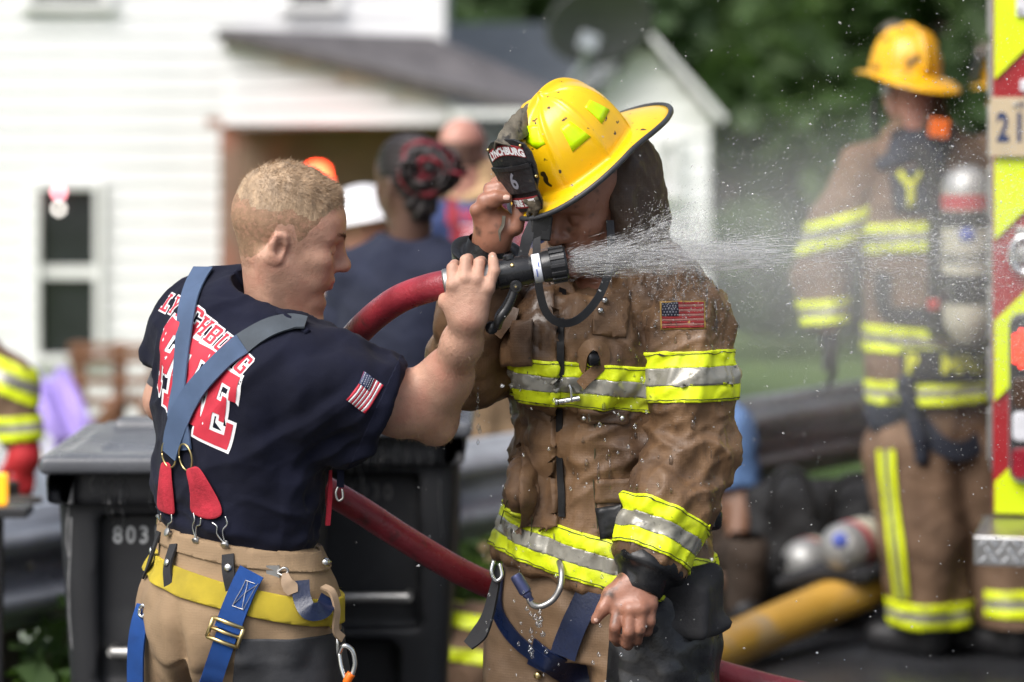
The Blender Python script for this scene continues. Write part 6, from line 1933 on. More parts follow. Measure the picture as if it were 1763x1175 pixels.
def build_helmet(parent, W, HB, detail=True, dirt=False, tilt=0):
    V, F, outer = helmet_geo(W)
    sh = mk('helmet', V, F, M['helmet_dirty'] if dirt else M['helmet'], parent)
    so = sh.modifiers.new('thickness', 'SOLIDIFY'); so.thickness = .004; so.offset = -1
    outer = outer + [outer[0], outer[1]]
    if not dirt:
        MB().tube(outer, .0048, 10).build('brim_edge', M['brim'], sh, smooth=True)
    # lining band under the brim
    q = MB()
    loop = [W(.118 * math.cos(t), .096 * math.sin(t), -.012) for t in np.linspace(0, 2 * math.pi, 40)]
    Vr, Fr = [], []
    for k, t in enumerate(np.linspace(0, 2 * math.pi, 41)):
        for z, r in ((.02, 1.0), (-.034, 1.0), (-.034, .93), (.02, .93)):
            Vr.append(W(.117 * r * math.cos(t), .094 * r * math.sin(t), z))
    for k in range(40):
        for e in range(4): Fr.append((k * 4 + e, k * 4 + (e + 1) % 4, k * 4 + 4 + (e + 1) % 4, k * 4 + 4 + e))
    q.add(Vr, Fr); q.build('helmet_lining', M['black_dry'] if dirt else M['charcoal'], sh, smooth=True)
    # front holder: weathered leather fin running from comb to shield top
    q = MB(); n_ = 14; Vr, Fr = [], []
    for k in range(n_ + 1):
        t = k / n_
        top = A3((.035 + .125 * t, 0, .158 + .010 * math.sin(t * 3.0) - .006 * t)); hw = .004 + .030 * t ** 1.3; dp = .012 + .034 * math.sin(min(t * 1.25, 1) * 2.6)
        w = .0016 * math.sin(k * 2.3)
        for y, z in ((-hw, -dp), (-hw * .55, -dp * .45 + w), (0, w), (hw * .55, -dp * .45 - w), (hw, -dp)):
            Vr.append(W(top[0] - .25 * dp * (y != 0), y, top[2] + z))
    for k in range(n_):
        for e in range(4): Fr.append((k * 5 + e, k * 5 + e + 1, k * 5 + 6 + e, k * 5 + 5 + e))
    ho = q.add(Vr, Fr).build('shield_holder', M['leather_grey'], sh, smooth=True)
    so = ho.modifiers.new('thickness', 'SOLIDIFY'); so.thickness = .005
    if not detail: return sh
    # shield: curved leather plate
    def sp(y, z, o=0.0):
        y *= 1.18; z = z * 1.10
        x = .163 - 2.6 * y * y - .20 * (z - .065) - 1.0 * max(0, z - .1) ** 2 + o
        return W(x, y, z)
    outl = [(-.030, -.004), (.030, -.004), (.037, .01), (.037, .035), (.047, .05), (.052, .075), (.053, .10), (.046, .118), (.028, .130), (0, .136), (-.028, .130), (-.046, .118), (-.053, .10), (-.052, .075), (-.047, .05), (-.037, .035), (-.037, .01)]
    def plate(name, outline, o, mat_, th=.004, par=sh, cell=.011):
        Vp, Fp = poly_mesh([outline])
        bm = bmesh.new(); vs_ = [bm.verts.new((x, y, 0)) for x, y in Vp]
        for f in Fp:
            try: bm.faces.new([vs_[i] for i in f])
            except ValueError: pass
        for k in range(-8, 9): bmesh.ops.bisect_plane(bm, geom=bm.verts[:] + bm.edges[:] + bm.faces[:], dist=1e-6, plane_co=(k * cell, 0, 0), plane_no=(1, 0, 0))
        for k in range(0, 14): bmesh.ops.bisect_plane(bm, geom=bm.verts[:] + bm.edges[:] + bm.faces[:], dist=1e-6, plane_co=(0, k * cell, 0), plane_no=(0, 1, 0))
        for v in bm.verts: v.co = Vector(sp(v.co.x, v.co.y, o))
        me = bpy.data.meshes.new(name); bm.to_mesh(me); bm.free()
        me.materials.append(mat_); ob = bpy.data.objects.new(name, me); COL.objects.link(ob); adopt(ob, par)
        if th:
            m_ = ob.modifiers.new('thickness', 'SOLIDIFY'); m_.thickness = th; m_.offset = 0
            b_ = ob.modifiers.new('edge', 'BEVEL'); b_.width = .001; b_.segments = 2; b_.limit_method = 'ANGLE'
        return ob
    # the shield is seen from in front: local +y is the wearer's left = right hand side of the reader
    plate('shield', outl, 0, M['leather'], .005)
    arc = [(x, .094 + .012 * (1 - (x / .042) ** 2)) for x in np.linspace(-.042, .042, 13)] + [(x, .113 + .012 * (1 - (x / .042) ** 2)) for x in np.linspace(.042, -.042, 13)]
    plate('shield_panel', arc, .0035, M['patch_red'], .002)
    plate('shield_panel', [(-.033, .004), (.033, .004), (.033, .024), (-.033, .024)], .0035, M['patch_red'], .002)
    flap = plate('shield_flap', [(-.040, .034), (.040, .034), (.044, .06), (.048, .082), (0, .085), (-.048, .082), (-.044, .06)], .0060, M['leather'], .005)
    plate('shield_rim', [(-.047, .079), (.047, .079), (.047, .0865), (-.047, .0865)], .0095, M['leather'], .003)
    def letter(txt, size, cy, o, m_, arcd=0.0, sx=1.0):
        Vt, Ft = text_mesh(txt, size, .0011)
        bm = bmesh.new(); vs_ = [bm.verts.new((x * sx, y + cy + arcd * (1 - (x * sx / .042) ** 2), 0)) for x, y in Vt]
        for f in Ft:
            try: bm.faces.new([vs_[i] for i in f])
            except ValueError: pass
        for k in range(-10, 11): bmesh.ops.bisect_plane(bm, geom=bm.verts[:] + bm.edges[:] + bm.faces[:], dist=1e-6, plane_co=(k * .006, 0, 0), plane_no=(1, 0, 0))
        for v in bm.verts: v.co = Vector(sp(v.co.x, v.co.y, o))
        me = bpy.data.meshes.new('shield_lettering'); bm.to_mesh(me); bm.free(); me.materials.append(m_)
        ob = bpy.data.objects.new('shield_lettering', me); COL.objects.link(ob); adopt(ob, sh)
    letter('LYNCHBURG', .0185, .1025, .0052, M['print_white'], .012, .78)
    letter('6', .042, .058, .0098, M['patch_star'], 0, .8)
    letter('FIRE DEPT', .0165, .0138, .0052, M['print_white'], 0, .78)
    for y, z in ((-.041, .118), (.041, .118), (.047, .058), (-.047, .058)):
        c = A3(sp(y, z, .006))
        MB().lathe(c, HB[0], [(-.003, .0028), (.001, .0028), (.002, .001)], 10).build('rivet', M['brass'], sh, smooth=True)
    # caked mud at the shield's foot
    S = SDF(A3(sp(.018, .0)) - .04, A3(sp(.018, .0)) + .04, .003)
    g = np.random.RandomState(8)
    for k in range(26): S.ell(A3(sp(.016 + g.normal() * .009, .004 + g.normal() * .007, .004 + g.rand() * .004)), np.full(3, .0028 + .003 * g.rand()), k=.003)
    v_, f_ = S.mesh(0); mk('mud', v_, f_, M['mud'], sh)
    return sh

def build_helmeted():
    Yb = 5.15
    fB = norm((-.45, -.89, 0)); lB = norm((.89, -.45, 0)); up = A3((0, 0, 1))     # lB: towards his left = image right
    root = thing('person', 'firefighter in wet brown turnout coat bowing his yellow helmet under the spray', 'person', (A3(P(1040, 1000, Yb))[0], Yb, 0))
    # ---------------- helmet frame and head
    hB, hW, hL = head_frame(P(1006, 270, 5.03), -134, 36, roll=7)
    W_helm = lambda x, y, z: hW(x * .85, y * .85, z * .87)
    HB, HW, HL = head_frame(P(1022, 338, 5.06), -132, 26, roll=-4)
    S = SDF(P(820, 1130, 5.0) - Vector((0, .25, 0)), P(1290, 220, 5.0) + Vector((0, .40, 0)), .0038)
    sdf_head(S, HB, HW, scale=.97)
    S.cone(HW(-.03, 0, -.05), P(1045, 470, 5.15), .056, .065, k=.03)
    S.loft([(A3(P(1045, 980, Yb)), .14, .09, lB), (A3(P(1045, 700, Yb)), .15, .10, lB), (A3(P(1045, 480, Yb)), .13, .08, lB)], k=.03)
    LSh, RSh = A3(P(1190, 520, 5.06)), A3(P(918, 525, 5.20))
    LEl, LWr = A3(P(1198, 780, 5.03)), A3(P(1112, 1000, 4.945))
    REl, RWr = A3(P(830, 632, 5.10)), A3(P(858, 418, 5.00))
    S.chain([A3(P(1045, 520, Yb)), LSh + A3((0, 0, -.03)), LEl, A3(P(1150, 900, 4.98)), LWr], [.06, .042, .042, .038, .030], k=.02)
    S.chain([A3(P(1045, 500, Yb)), RSh, REl, RWr], [.07, .055, .042, .030], k=.03)
    # left hand, hanging, fingers half curled
    mc = [A3(P(1078, 1046, 4.918)), A3(P(1097, 1050, 4.905)), A3(P(1116, 1048, 4.905)), A3(P(1132, 1040, 4.918))]
    S.ell(P(1103, 1022, 4.93), (.036, .020, .034), None, k=.02)
    for i, q in enumerate(mc):
        S.cone(LWr + A3((-.014 + .009 * i, -.002, 0)), q, .0150, .0128, k=.014)
        S.ell(q + A3((0, -.004, 0)), (.0115, .0105, .0115), None, k=.006)
    finger(S, [mc[0], P(1071, 1080, 4.902), P(1070, 1098, 4.915), P(1076, 1106, 4.935)], [.0118, .0106, .0096, .0090], .002)
    finger(S, [mc[1], P(1094, 1088, 4.895), P(1090, 1108, 4.912), P(1094, 1112, 4.935)], [.0118, .0106, .0096, .0090], .002)
    finger(S, [mc[2], P(1114, 1084, 4.898), P(1109, 1102, 4.915), P(1110, 1104, 4.94)], [.0112, .0102, .0092, .0088], .002)
    finger(S, [mc[3], P(1131, 1070, 4.91), P(1126, 1087, 4.925), P(1124, 1088, 4.945)], [.0112, .0100, .0092, .0080])
    S.cone(P(1095, 1006, 4.935), P(1063, 1026, 4.925), .017, .0145, k=.016)
    finger(S, [P(1064, 1022, 4.925), P(1051, 1048, 4.915), P(1037, 1068, 4.915)], [.0138, .0112, .0088], k=.006)
    # right hand at the brim
    S.ell(P(868, 388, 4.985), (.030, .018, .032), None, k=.02)
    S.cone(RWr, P(862, 392, 4.985), .028, .024, k=.02)
    S.cone(P(858, 410, 4.985), P(845, 378, 4.975), .021, .016, k=.02)
    finger(S, [P(842, 386, 4.975), P(832, 362, 4.962), P(848, 352, 4.955), P(866, 350, 4.955)], [.0135, .0115, .0105, .0090])
    finger(S, [P(849, 378, 4.968), P(845, 345, 4.958), P(866, 340, 4.953), P(886, 342, 4.952)], [.0135, .0118, .0108, .0092])
    finger(S, [P(858, 374, 4.975), P(856, 326, 4.970), P(872, 322, 4.965), P(888, 328, 4.962)], [.0130, .0118, .0108, .0092])
    finger(S, [P(866, 374, 4.985), P(866, 315, 4.985), P(880, 308, 4.98), P(895, 315, 4.98)], [.0112, .0102, .0092, .0088], .002)
    finger(S, [P(880, 400, 4.985), P(900, 392, 4.975), P(906, 372, 4.972), P(902, 356, 4.972)], [.0155, .0135, .0118, .0100])
    V, F = S.mesh(2)
    c = V[F].mean(1); hc = HL(c)
    mi = np.zeros(len(F), int)
    lip = (hc[:, 0] > .088) & (np.abs(hc[:, 1]) < .023) & (hc[:, 2] < -.0555) & (hc[:, 2] > -.0775)
    mi[lip] = 1
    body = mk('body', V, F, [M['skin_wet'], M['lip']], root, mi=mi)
    nm = MB(); nm.add(*nail(P(884, 339.5, 4.9425), (1, 0, -.1), (.1, -1, .35), .0095, .011)); nm.build('fingernail', M['nail'], root, smooth=True)
    nm = MB(); nm.add(*nail(P(1039.5, 1064, 4.9068), A3(P(1037, 1068, 5)) - A3(P(1051, 1048, 5)), (-.2, -1, .1), .010, .013)); nm.build('fingernail', M['nail'], root, smooth=True)
    # moustache shadow
    tr = bvh_of(body); g = np.random.RandomState(5); pp, nn = [], []
    for i in range(420):
        y = g.uniform(-.026, .026); z = -.050 + g.normal() * .004 - abs(y) * .25
        hit = tr.ray_cast(Vector(HW(.13, y, z)), Vector(-HB[0]), .1)
        if hit[0] is not None: pp.append(A3(hit[0])); nn.append(A3(hit[1]))
    pp, nn = np.array(pp), np.array(nn)
    sv, sf = strands(pp, nn, np.tile(-HB[2], (len(pp), 1)), np.full(len(pp), .006), .0011, .3)
    mk('moustache', sv, sf, M['braid'], root)
    helm = build_helmet(root, W_helm, hB)
    htree = bvh_of(helm)
    # lime reflective stickers between the ribs
    for (px, py), quad in (((1003, 235), [(-24, -12), (22, 18), (-2, 28), (-24, 4)]), ):
        pass
    def sticker(pix):
        pts = [cam_cast(htree, *q) for q in pix]
        cen = sum(p for p, n in pts) / len(pts); n_ = norm(sum(n for p, n in pts))
        x_ = norm(pts[1][0] - pts[0][0]); x_ = norm(x_ - n_ * (x_ @ n_)); y_ = np.cross(n_, x_)
        poly = [((p - cen) @ x_, (p - cen) @ y_) for p, n in pts]
        decal('reflective_sticker', (poly, [tuple(range(len(poly)))]), (cen, x_, y_), htree, M['sticker'], helm, .0012, .012, thick=.0008, maxd=.2)
    sticker([(977, 222), (993, 209), (1029, 236), (998, 262)])
    sticker([(1019, 186), (1027, 173), (1061, 190), (1048, 214)])
    sticker([(917, 218), (937, 215), (951, 248), (936, 257), (918, 245)])
    # chin strap hanging in a loop, buckle, and eye flap under the brim
    ribbon('chin_strap', [P(938, 368, 4.945), P(936, 420, 4.935), P(938, 480, 4.93), P(951, 535, 4.925), P(976, 556, 4.925), P(1008, 550, 4.93), P(1040, 516, 4.94), P(1058, 474, 4.955), P(1064, 430, 4.975), P(1062, 380, 5.0)], [A3((-.1, -1, 0)), A3((0, -1, -.3)), A3((.2, -1, 0))], .0135, .0032, M['rubber'], root, 70)
    q = MB(); q.box(P(944, 392, 4.94), (.036, .010, .044), Matrix.Rotation(R(6), 3, 'Y')); q.build('strap_buckle', M['plastic'], root, bevel=.003)
    ribbon('chin_strap', [P(928, 380, 4.94), P(920, 410, 4.935), P(912, 445, 4.935), P(914, 470, 4.93)], A3((0, -1, 0)), [.010, .02, .016, .012], .003, M['rubber'], root, 16)
    ribbon('wrist_loop', [P(880, 372, 4.957), P(878, 388, 4.957), P(872, 400, 4.958), P(871, 415, 4.962)], A3((-.3, -1, 0)), .006, .002, M['leather_grey'], root, 14)
    # ---------------- hood and collar
    S = SDF(P(940, 480, 5.0) - Vector((0, .10, 0)), P(1210, 200, 5.0) + Vector((0, .40, 0)), .0045)
    S.ell(P(1076, 300, 5.10), (.068, .10, .085), None)
    S.cone(HW(.0, .07, -.01), HW(.0, .075, -.09), .028, .035, k=.03)
    S.cone(P(1088, 310, 5.12), P(1075, 430, 5.14), .066, .100, k=.04)
    S.cone(P(1110, 330, 5.08), P(1095, 400, 5.07), .035, .045, k=.03)
    S.cone(P(1050, 370, 5.09), P(985, 425, 5.03), .028, .032, k=.03)       # collar edge round the chin
    S.ell(P(1142, 352, 5.10), (.018, .02, .022), None, k=.012)
    S.ell(P(1148, 330, 5.10), (.012, .015, .014), None, k=.008)
    S.ell(P(1150, 375, 5.12), (.02, .02, .018), None, k=.012)
    S.cone(HW(.05, 0, .0), HW(.15, 0, -.05), .066, .075, k=.01, op='s')
    S.cone(HW(.07, 0, -.06), HW(.13, 0, -.14), .050, .055, k=.01, op='s')
    v_, f_ = S.mesh(2); n_ = normals(v_, f_)
    v_ = v_ + n_ * (.005 * fold(v_, (.5, .3, 1), 22, 4, 1.0) + .003 * fbm(v_ * 40, 2))[:, None]
    mk('hood', v_, f_, M['hood_dark'], root)
    # ---------------- turnout coat: body
    S = SDF(P(835, 1040, 5.0) - Vector((.01, .22, 0)), P(1275, 415, 5.0) + Vector((.03, .45, 0)), .0050)
    q = lambda px, py: A3(P(px, py, Yb))
    S.loft([(q(1052, 1012), .200, .150, lB), (q(1052, 960), .198, .150, lB), (q(1054, 880), .182, .145, lB), (q(1056, 790), .164, .140, lB), (q(1053, 720), .160, .138, lB),
            (q(1046, 640), .178, .142, lB), (q(1046, 560), .182, .140, lB), (q(1050, 500), .175, .130, lB), (q(1056, 455), .140, .115, lB), (q(1062, 420), .088, .085, lB)], k=.01)
    for a_ in (LSh, RSh): S.cone(q(1056, 480), a_ * .75 + q(1056, 480) * .25, .075, .07, k=.05)
    S.ell(P(1010, 600, 5.02), (.12, .06, .10), None, k=.05)
    S.ell(P(905, 845, 5.06), (.020, .030, .045), None, k=.04)          # bulging pocket
    S.half(A3(P(850, 962, 5.1)), A3((-.235, 0, -1)))
    S.cone(P(1020, 470, 5.03), P(985, 420, 4.96), .055, .06, k=.012, op='s')     # open throat
    V, F = S.mesh(3); N_ = normals(V, F)
    zz = V[:, 2]; zmid = A3(P(0, 780, 5))[2]
    waist = np.exp(-((zz - zmid) / .10) ** 2)
    left = sstep(V[:, 0], P(960, 0, 5)[0], P(880, 0, 5)[0] - .0)
    cr = lambda dd_, fq, sd_: np.clip(1 - np.abs(fold(V, dd_, fq, 6, sd_)) * 3.0, 0, 1) ** 1.5
    d_ = .009 * fold(V, (.12, 0, 1), 15, 6, 4.0) + .006 * fold(V, (.8, -.3, -.5), 24, 4, 2.0) + .012 * waist * fold(V, (.95, -.3, .15), 24, 4, 6.0) + .0026 * fbm(V * 30, 2)
    d_ += .0035 * cr((.2, -.1, 1), 26, 1.7) + .003 * cr((.8, -.2, .5), 30, 5.1) + .007 * cr((.15, 0, 1), 11, 3.0) + .010 * waist * cr((.9, -.3, .25), 15, 7.0) + .004 * cr((.7, -.2, -.6), 16, 9.0)
    sh_ = np.exp(-((V - A3(P(1110, 600, 5.0))) ** 2).sum(1) / .10 ** 2)
    d_ += .014 * sh_ * (ridge(np.stack([(V[:, 0] + .25 * (V[:, 2] - zmid)) * 26, V[:, 1] * 4, V[:, 2] * 4], 1), 1) - .55)
    V = V + N_ * d_[:, None]
    coat = mk('turnout_coat', V, F, M['brown'], root)
    # ---------------- left sleeve (hanging) and right sleeve (raised)
    def sleeve(pts, rad, cut, dirs, foldset, lo, hi, name):
        S = SDF(lo, hi, .0046)
        S.chain(pts, rad, k=.03)
        S.half(cut, dirs)
        V, F = S.mesh(3); N_ = normals(V, F)
        V = V + N_ * foldset(V)[:, None]
        return mk(name, V, F, M['brown'], root)
    ls = [A3(P(1168, 520, 5.07)), A3(P(1186, 560, 5.05)), A3(P(1196, 660, 5.03)), A3(P(1197, 775, 5.03)), A3(P(1168, 870, 4.99)), A3(P(1126, 985, 4.95))]
    dC = norm(ls[-1] - ls[-2])
    def lf(V):
        z = V[:, 2]
        e = np.exp(-((z - A3(P(0, 800, 5))[2]) / .08) ** 2)
        inner = sstep(-V[:, 0], -P(1215, 0, 5)[0], -P(1150, 0, 5)[0])
        r_ = ridge(np.stack([V[:, 0] * 5, V[:, 1] * 5, (z + .55 * V[:, 0]) * 30], 1), 1) - .5
        top = np.exp(-((z - A3(P(0, 560, 5))[2]) / .09) ** 2)
        cr = lambda dd_, fq, sd_: np.clip(1 - np.abs(fold(V, dd_, fq, 6, sd_)) * 3.0, 0, 1) ** 1.5
        return .0035 * cr((.9, -.2, .6), 30, 1.7) + .003 * cr((.2, 0, 1), 28, 5.1) + .007 * cr((.3, 0, 1), 12, 4.0) + .009 * (e + .3) * cr((1, -.3, .55), 15, 2.0) + .012 * e * inner * r_ + .005 * fold(V, (.35, 0, 1), 18, 5, 3.0) + .005 * top * fold(V, (-.5, 0, 1), 24, 4, 1.0) + .003 * fold(V, (1, -.2, .5), 24, 4, 8.0) + .002 * fbm(V * 30, 2)
    lsl = sleeve(ls, [.074, .076, .072, .068, .066, .060], ls[-1] - dC * .012, dC, lf, P(1030, 1030, 5) - Vector((0, .30, 0)), P(1300, 400, 5) + Vector((0, .24, 0)), 'coat_sleeve')
    rs = [RSh, A3(P(862, 590, 5.16)), A3(P(828, 625, 5.11)), A3(P(836, 540, 5.06)), A3(P(850, 440, 5.01))]
    dR = norm(rs[-1] - rs[-2])
    def rf(V): return .009 * fold(V, (.9, -.2, .4), 22, 4, 3.0) + .006 * fold(V, (.2, 0, 1), 18, 4, 7.0) + .002 * fbm(V * 30, 2)
    rsl = sleeve(rs, [.082, .078, .076, .068, .058], rs[-1] - dR * .0, dR, rf, P(720, 740, 5) - Vector((0, .15, 0)), P(1010, 400, 5) + Vector((0, .36, 0)), 'coat_sleeve')
    # knit wristlets (black) with flared outer cuffs
    def cuff(a, b, ra, rb, flare):
        d = norm(b - a); q = MB()
        Vc, Fc = [], []
        u = norm(np.cross(d, (0, 1, 0))); w = np.cross(d, u); n = 28
        prof = flare
        for j, (t, r_) in enumerate(prof):
            for i in range(n):
                th = 2 * math.pi * i / n
                wob = 1 + .05 * math.sin(3 * th + j) + .03 * math.sin(7 * th + 2 * j)
                Vc.append(a + d * t + r_ * wob * (math.cos(th) * u + math.sin(th) * w))
        for j in range(len(prof) - 1):
            for i in range(n): Fc.append((j * n + i, j * n + (i + 1) % n, (j + 1) * n + (i + 1) % n, (j + 1) * n + i))
        q.add(Vc, Fc)
        o = q.build('wristlet', M['black'], root, smooth=True, recalc=True)
        s_ = o.modifiers.new('soft', 'SUBSURF'); s_.levels = 1; s_.render_levels = 2
        return o
    cuff(ls[-1] - dC * .03, ls[-1] + dC * .05, .06, .04, [(0, .058), (.015, .0645), (.030, .0640), (.034, .052), (.045, .045), (.062, .041), (.068, .036)])
    cuff(rs[-1] - dR * .03, rs[-1] + dR * .05, .05, .04, [(-.01, .048), (.010, .056), (.030, .060), (.038, .066), (.038, .052), (.030, .046), (.050, .038), (.062, .034)])
    # ---------------- reflective trim: lime / silver / lime, cut from each garment's own surface
    def trim(src, co, no, widths, off=.0035, extra=(), stitch=True):
        no = norm(no); t = 0; tot = sum(w for w, m_ in widths)
        for w, m_ in widths:
            band(src, [(co + no * (tot / 2 - t), no), (co + no * (tot / 2 - t - w), -no)] + list(extra), off + (.0008 if m_ is M['silver'] else 0), m_, 'reflective_trim', src)
            t += w
        if stitch:
            for s_ in (tot / 2 - .0045, -tot / 2 + .0045):
                band(src, [(co + no * (s_ + .0007), no), (co + no * (s_ - .0007), -no)] + list(extra), off + .0010, M['stitch'], 'trim_stitching', src, thick=False)
    tri = [(.026, M['lime']), (.026, M['silver']), (.026, M['lime'])]
    trim(coat, A3(P(1000, 660, 5.0)), (.085, 0, 1), tri)
    trim(coat, A3(P(955, 945, 5.0)), (.245, 0, 1), [(.028, M['lime']), (.028, M['silver']), (.028, M['lime'])])
    trim(lsl, A3(P(1190, 648, 5.0)), (-.03, .06, 1), [(.028, M['lime']), (.030, M['silver']), (.028, M['lime'])])
    trim(lsl, A3(P(1143, 920, 4.97)), -dC + A3((.02, 0, .0)), [(.027, M['lime']), (.027, M['silver']), (.027, M['lime'])])
    # ---------------- storm flap, seams, pockets
    fe = lambda px, py: A3(P(px, py, 5.0))
    flap_pl = [(fe(969, 600), (1, .12, .025)), (fe(905, 700), (-1, .1, 0)), (fe(940, 914), (.1, 0, -1)), (A3((0, 5.12, 0)), (0, 1, 0))]
    fl = band(coat, flap_pl + [(fe(0, 492), (0, 0, 1))], .011, M['brown'], 'storm_flap', root)
    ftri = [(.026, M['lime']), (.026, M['silver']), (.026, M['lime'])]
    trim(fl, A3(P(930, 656, 5.0)), (.085, 0, 1), ftri, .0035)
    ctree = bvh_of([coat, fl])
    strap_on('flap_seam', bvh_of(coat), [(979, 500), (979, 560), (978, 640), (977, 720), (978, 800), (980, 850), (981, 890)], .013, .003, M['black'], root, .004, 40)
    def panel(name, pix, m_, lift=.005, th=.005, tree_=None):
        tree_ = tree_ or ctree
        pts = [cam_cast(tree_, *q) for q in pix]
        cen = sum(p for p, n in pts) / len(pts); n_ = norm(sum(n for p, n in pts))
        x_ = norm(pts[1][0] - pts[0][0]); x_ = norm(x_ - n_ * (x_ @ n_)); y_ = np.cross(n_, x_)
        poly = [((p - cen) @ x_, (p - cen) @ y_) for p, n in pts]
        return decal(name, poly_mesh([poly]), (cen, x_, y_), tree_, m_, root, lift, .011, thick=th, maxd=.15)
    panel('radio_pocket', [(884, 548), (938, 552), (934, 626), (879, 622)], M['brown'], .016, .018)
    panel('pocket_flap', [(1036, 826), (1116, 822), (1114, 866), (1036, 866)], M['brown'], .006, .006)
    panel('pocket_panel', [(1038, 876), (1084, 868), (1080, 925), (1046, 930)], M['black'], .006, .005)
    panel('chest_patch', [(1035, 520), (1098, 500), (1090, 582), (1032, 576)], M['brown'], .004, .003)
    panel('snap_flap', [(1008, 702), (1096, 706), (1094, 728), (1008, 722)], M['brown'], .006, .005)
    for px, py in ((1020, 716), (1083, 721), (1046, 505), (1052, 520), (1044, 536)):
        h, n = cam_cast(ctree, px, py)
        MB().lathe(h + n * .006, n, [(0, .0055), (.002, .0055), (.0045, .003), (.005, .001)], 14).build('snap', M['steel'], root, smooth=True)
    # mic strap: a loop of coat cloth folded over
    ribbon('mic_strap', [P(1012, 640, 4.965), P(1016, 610, 4.955), P(1030, 594, 4.95), P(1048, 600, 4.955), P(1052, 622, 4.96), P(1036, 640, 4.958), P(1022, 652, 4.955), P(1012, 664, 4.96)], [A3((-.6, -.8, 0)), A3((0, -1, .3)), A3((.3, -.9, -.2)), A3((-.5, -.8, 0))], .020, .004, M['brown'], root, 50)
    q = MB(); q.tube([P(1034, 604, 4.955), P(1036, 630, 4.95)], .011, 8, flat=.3); q.build('hook_pad', M['black'], root, smooth=True)
    ribbon('mic_strap', [P(897, 530, 4.99), P(890, 545, 4.985), P(878, 562, 4.985), P(868, 578, 4.99)], A3((-.3, -1, .2)), [.02, .026, .022, .020], .005, M['brown'], root, 18)
    # inside hook and D-ring closure
    q = MB(); q.tube([P(972, 658, 4.975), P(985, 656, 4.965), P(994, 668, 4.962), P(995, 688, 4.962), P(984, 692, 4.96)], .0028, 10, res=30); q.build('closure_hook', M['steel'], root, smooth=True)
    q = MB(); q.tube([P(974, 692, 4.965), P(1010, 686, 4.965)], .0050, 12); q.lathe(P(972, 692, 4.965), (-1, 0, 0), [(0, .0062), (.004, .0062), (.005, .003)], 12); q.build('closure_bar', M['steel'], root, smooth=True, auto=40)
    # stitched seam lines down the coat
    def seam(pix, m_=M['stitch'], r=.0010):
        pts = []
        for px, py in pix:
            h, n = cam_cast(ctree, px, py); pts.append(h + n * .0012)
        MB().tube(pts, r, 6, res=40).build('seam', m_, root, smooth=True)
    seam([(1036, 730), (1036, 780), (1034, 830), (1040, 900), (1046, 985)])
    seam([(921, 625), (920, 660), (915, 700)])
    seam([(928, 890), (926, 930), (924, 970)])
    seam([(871, 868), (874, 905), (880, 945)])
    # ---------------- flag on the left sleeve
    ltree = bvh_of(lsl)
    h, n = cam_cast(ltree, 1188, 543)
    x_ = norm(A3((1, -.12, .02)) - n * (A3((1, -.12, .02)) @ n)); y_ = norm(np.cross(n, x_))
    flag_on(ltree, (h, x_, y_), .072, .044, lsl, M['patch_red'], M['patch_pale'], M['patch_blue'], M['patch_star'], M['patch_gold'], .0022, n=11)
    # ---------------- trousers
    hipL, hipR = A3(P(1130, 1060, 5.09)), A3(P(960, 1060, 5.19))
    S = SDF((P(800, 0, 5)[0], 4.80, .05), (P(1290, 0, 5)[0], 5.50, A3(P(0, 930, 5))[2]), .006)
    S.loft([(q0 := A3(P(1045, 1120, Yb)), .185, .135, lB), (A3(P(1045, 1040, Yb)), .190, .138, lB), (A3(P(1048, 940, Yb)), .172, .125, lB)])
    kL, kR = A3((P(1150, 0, 5)[0], 5.03, .50)), A3((P(930, 0, 5)[0], 5.16, .50))
    aL, aR = A3((P(1160, 0, 5)[0], 5.06, .09)), A3((P(915, 0, 5)[0], 5.20, .09))
    S.chain([hipL, kL, aL], [.118, .100, .095], k=.02).chain([hipR, kR, aR], [.116, .100, .095], k=.02)
    V, F = S.mesh(2); N_ = normals(V, F)
    V = V + N_ * (.009 * fold(V, (.1, 0, 1), 16, 5, 2.0) + .005 * fold(V, (.8, -.3, -.4), 22, 4, 8.0) + .002 * fbm(V * 25, 2))[:, None]
    tr_ = mk('trousers', V, F, M['tan_wet'], root)
    ptree = bvh_of(tr_)
    band(tr_, [(A3(P(1062, 1100, 5)), (-1, 0, .05)), (A3(P(0, 1010, 5)), (0, 0, 1)), (A3((0, 0, .35)), (0, 0, -1))], .005, M['black'], 'thigh_panel', tr_)
    # wet black cargo pocket and flap on the left thigh
    S = SDF(P(1090, 1150, 5) - Vector((0, .22, 0)), P(1290, 850, 5) + Vector((0, .2, 0)), .005)
    S.box(P(1195, 1045, 5.02), (.052, .045, .048), np.stack([lB, -fB, up]), rad=.012)
    S.cone(P(1130, 1085, 4.97), P(1262, 1072, 5.02), .010, .012, k=.02)
    S.cone(P(1150, 1000, 4.985), P(1238, 985, 5.02), .016, .018, k=.03)
    v_, f_ = S.mesh(2); n_ = normals(v_, f_); v_ = v_ + n_ * (.0035 * fbm(v_ * 18, 2))[:, None]
    mk('cargo_pocket', v_, f_, M['black_dry'], root)
    S = SDF(P(1200, 930, 5) - Vector((0, .1, 0)), P(1290, 840, 5) + Vector((0, .25, 0)), .005)
    S.cone(P(1222, 905, 5.08), P(1248, 885, 5.09), .016, .008).cone(P(1225, 870, 5.09), P(1246, 905, 5.09), .010, .008, k=.02)
    v_, f_ = S.mesh(1); mk('pocket_corner', v_, f_, M['black'], root)
    # black flap by the right hip
    ribbon('hip_flap', [P(872, 975, 5.0), P(862, 1020, 5.0), P(852, 1060, 4.995), P(838, 1090, 4.99), P(818, 1112, 4.985)], A3((-.6, -.8, 0)), [.012, .018, .022, .03, .02], .006, M['black_dry'], root, 24)
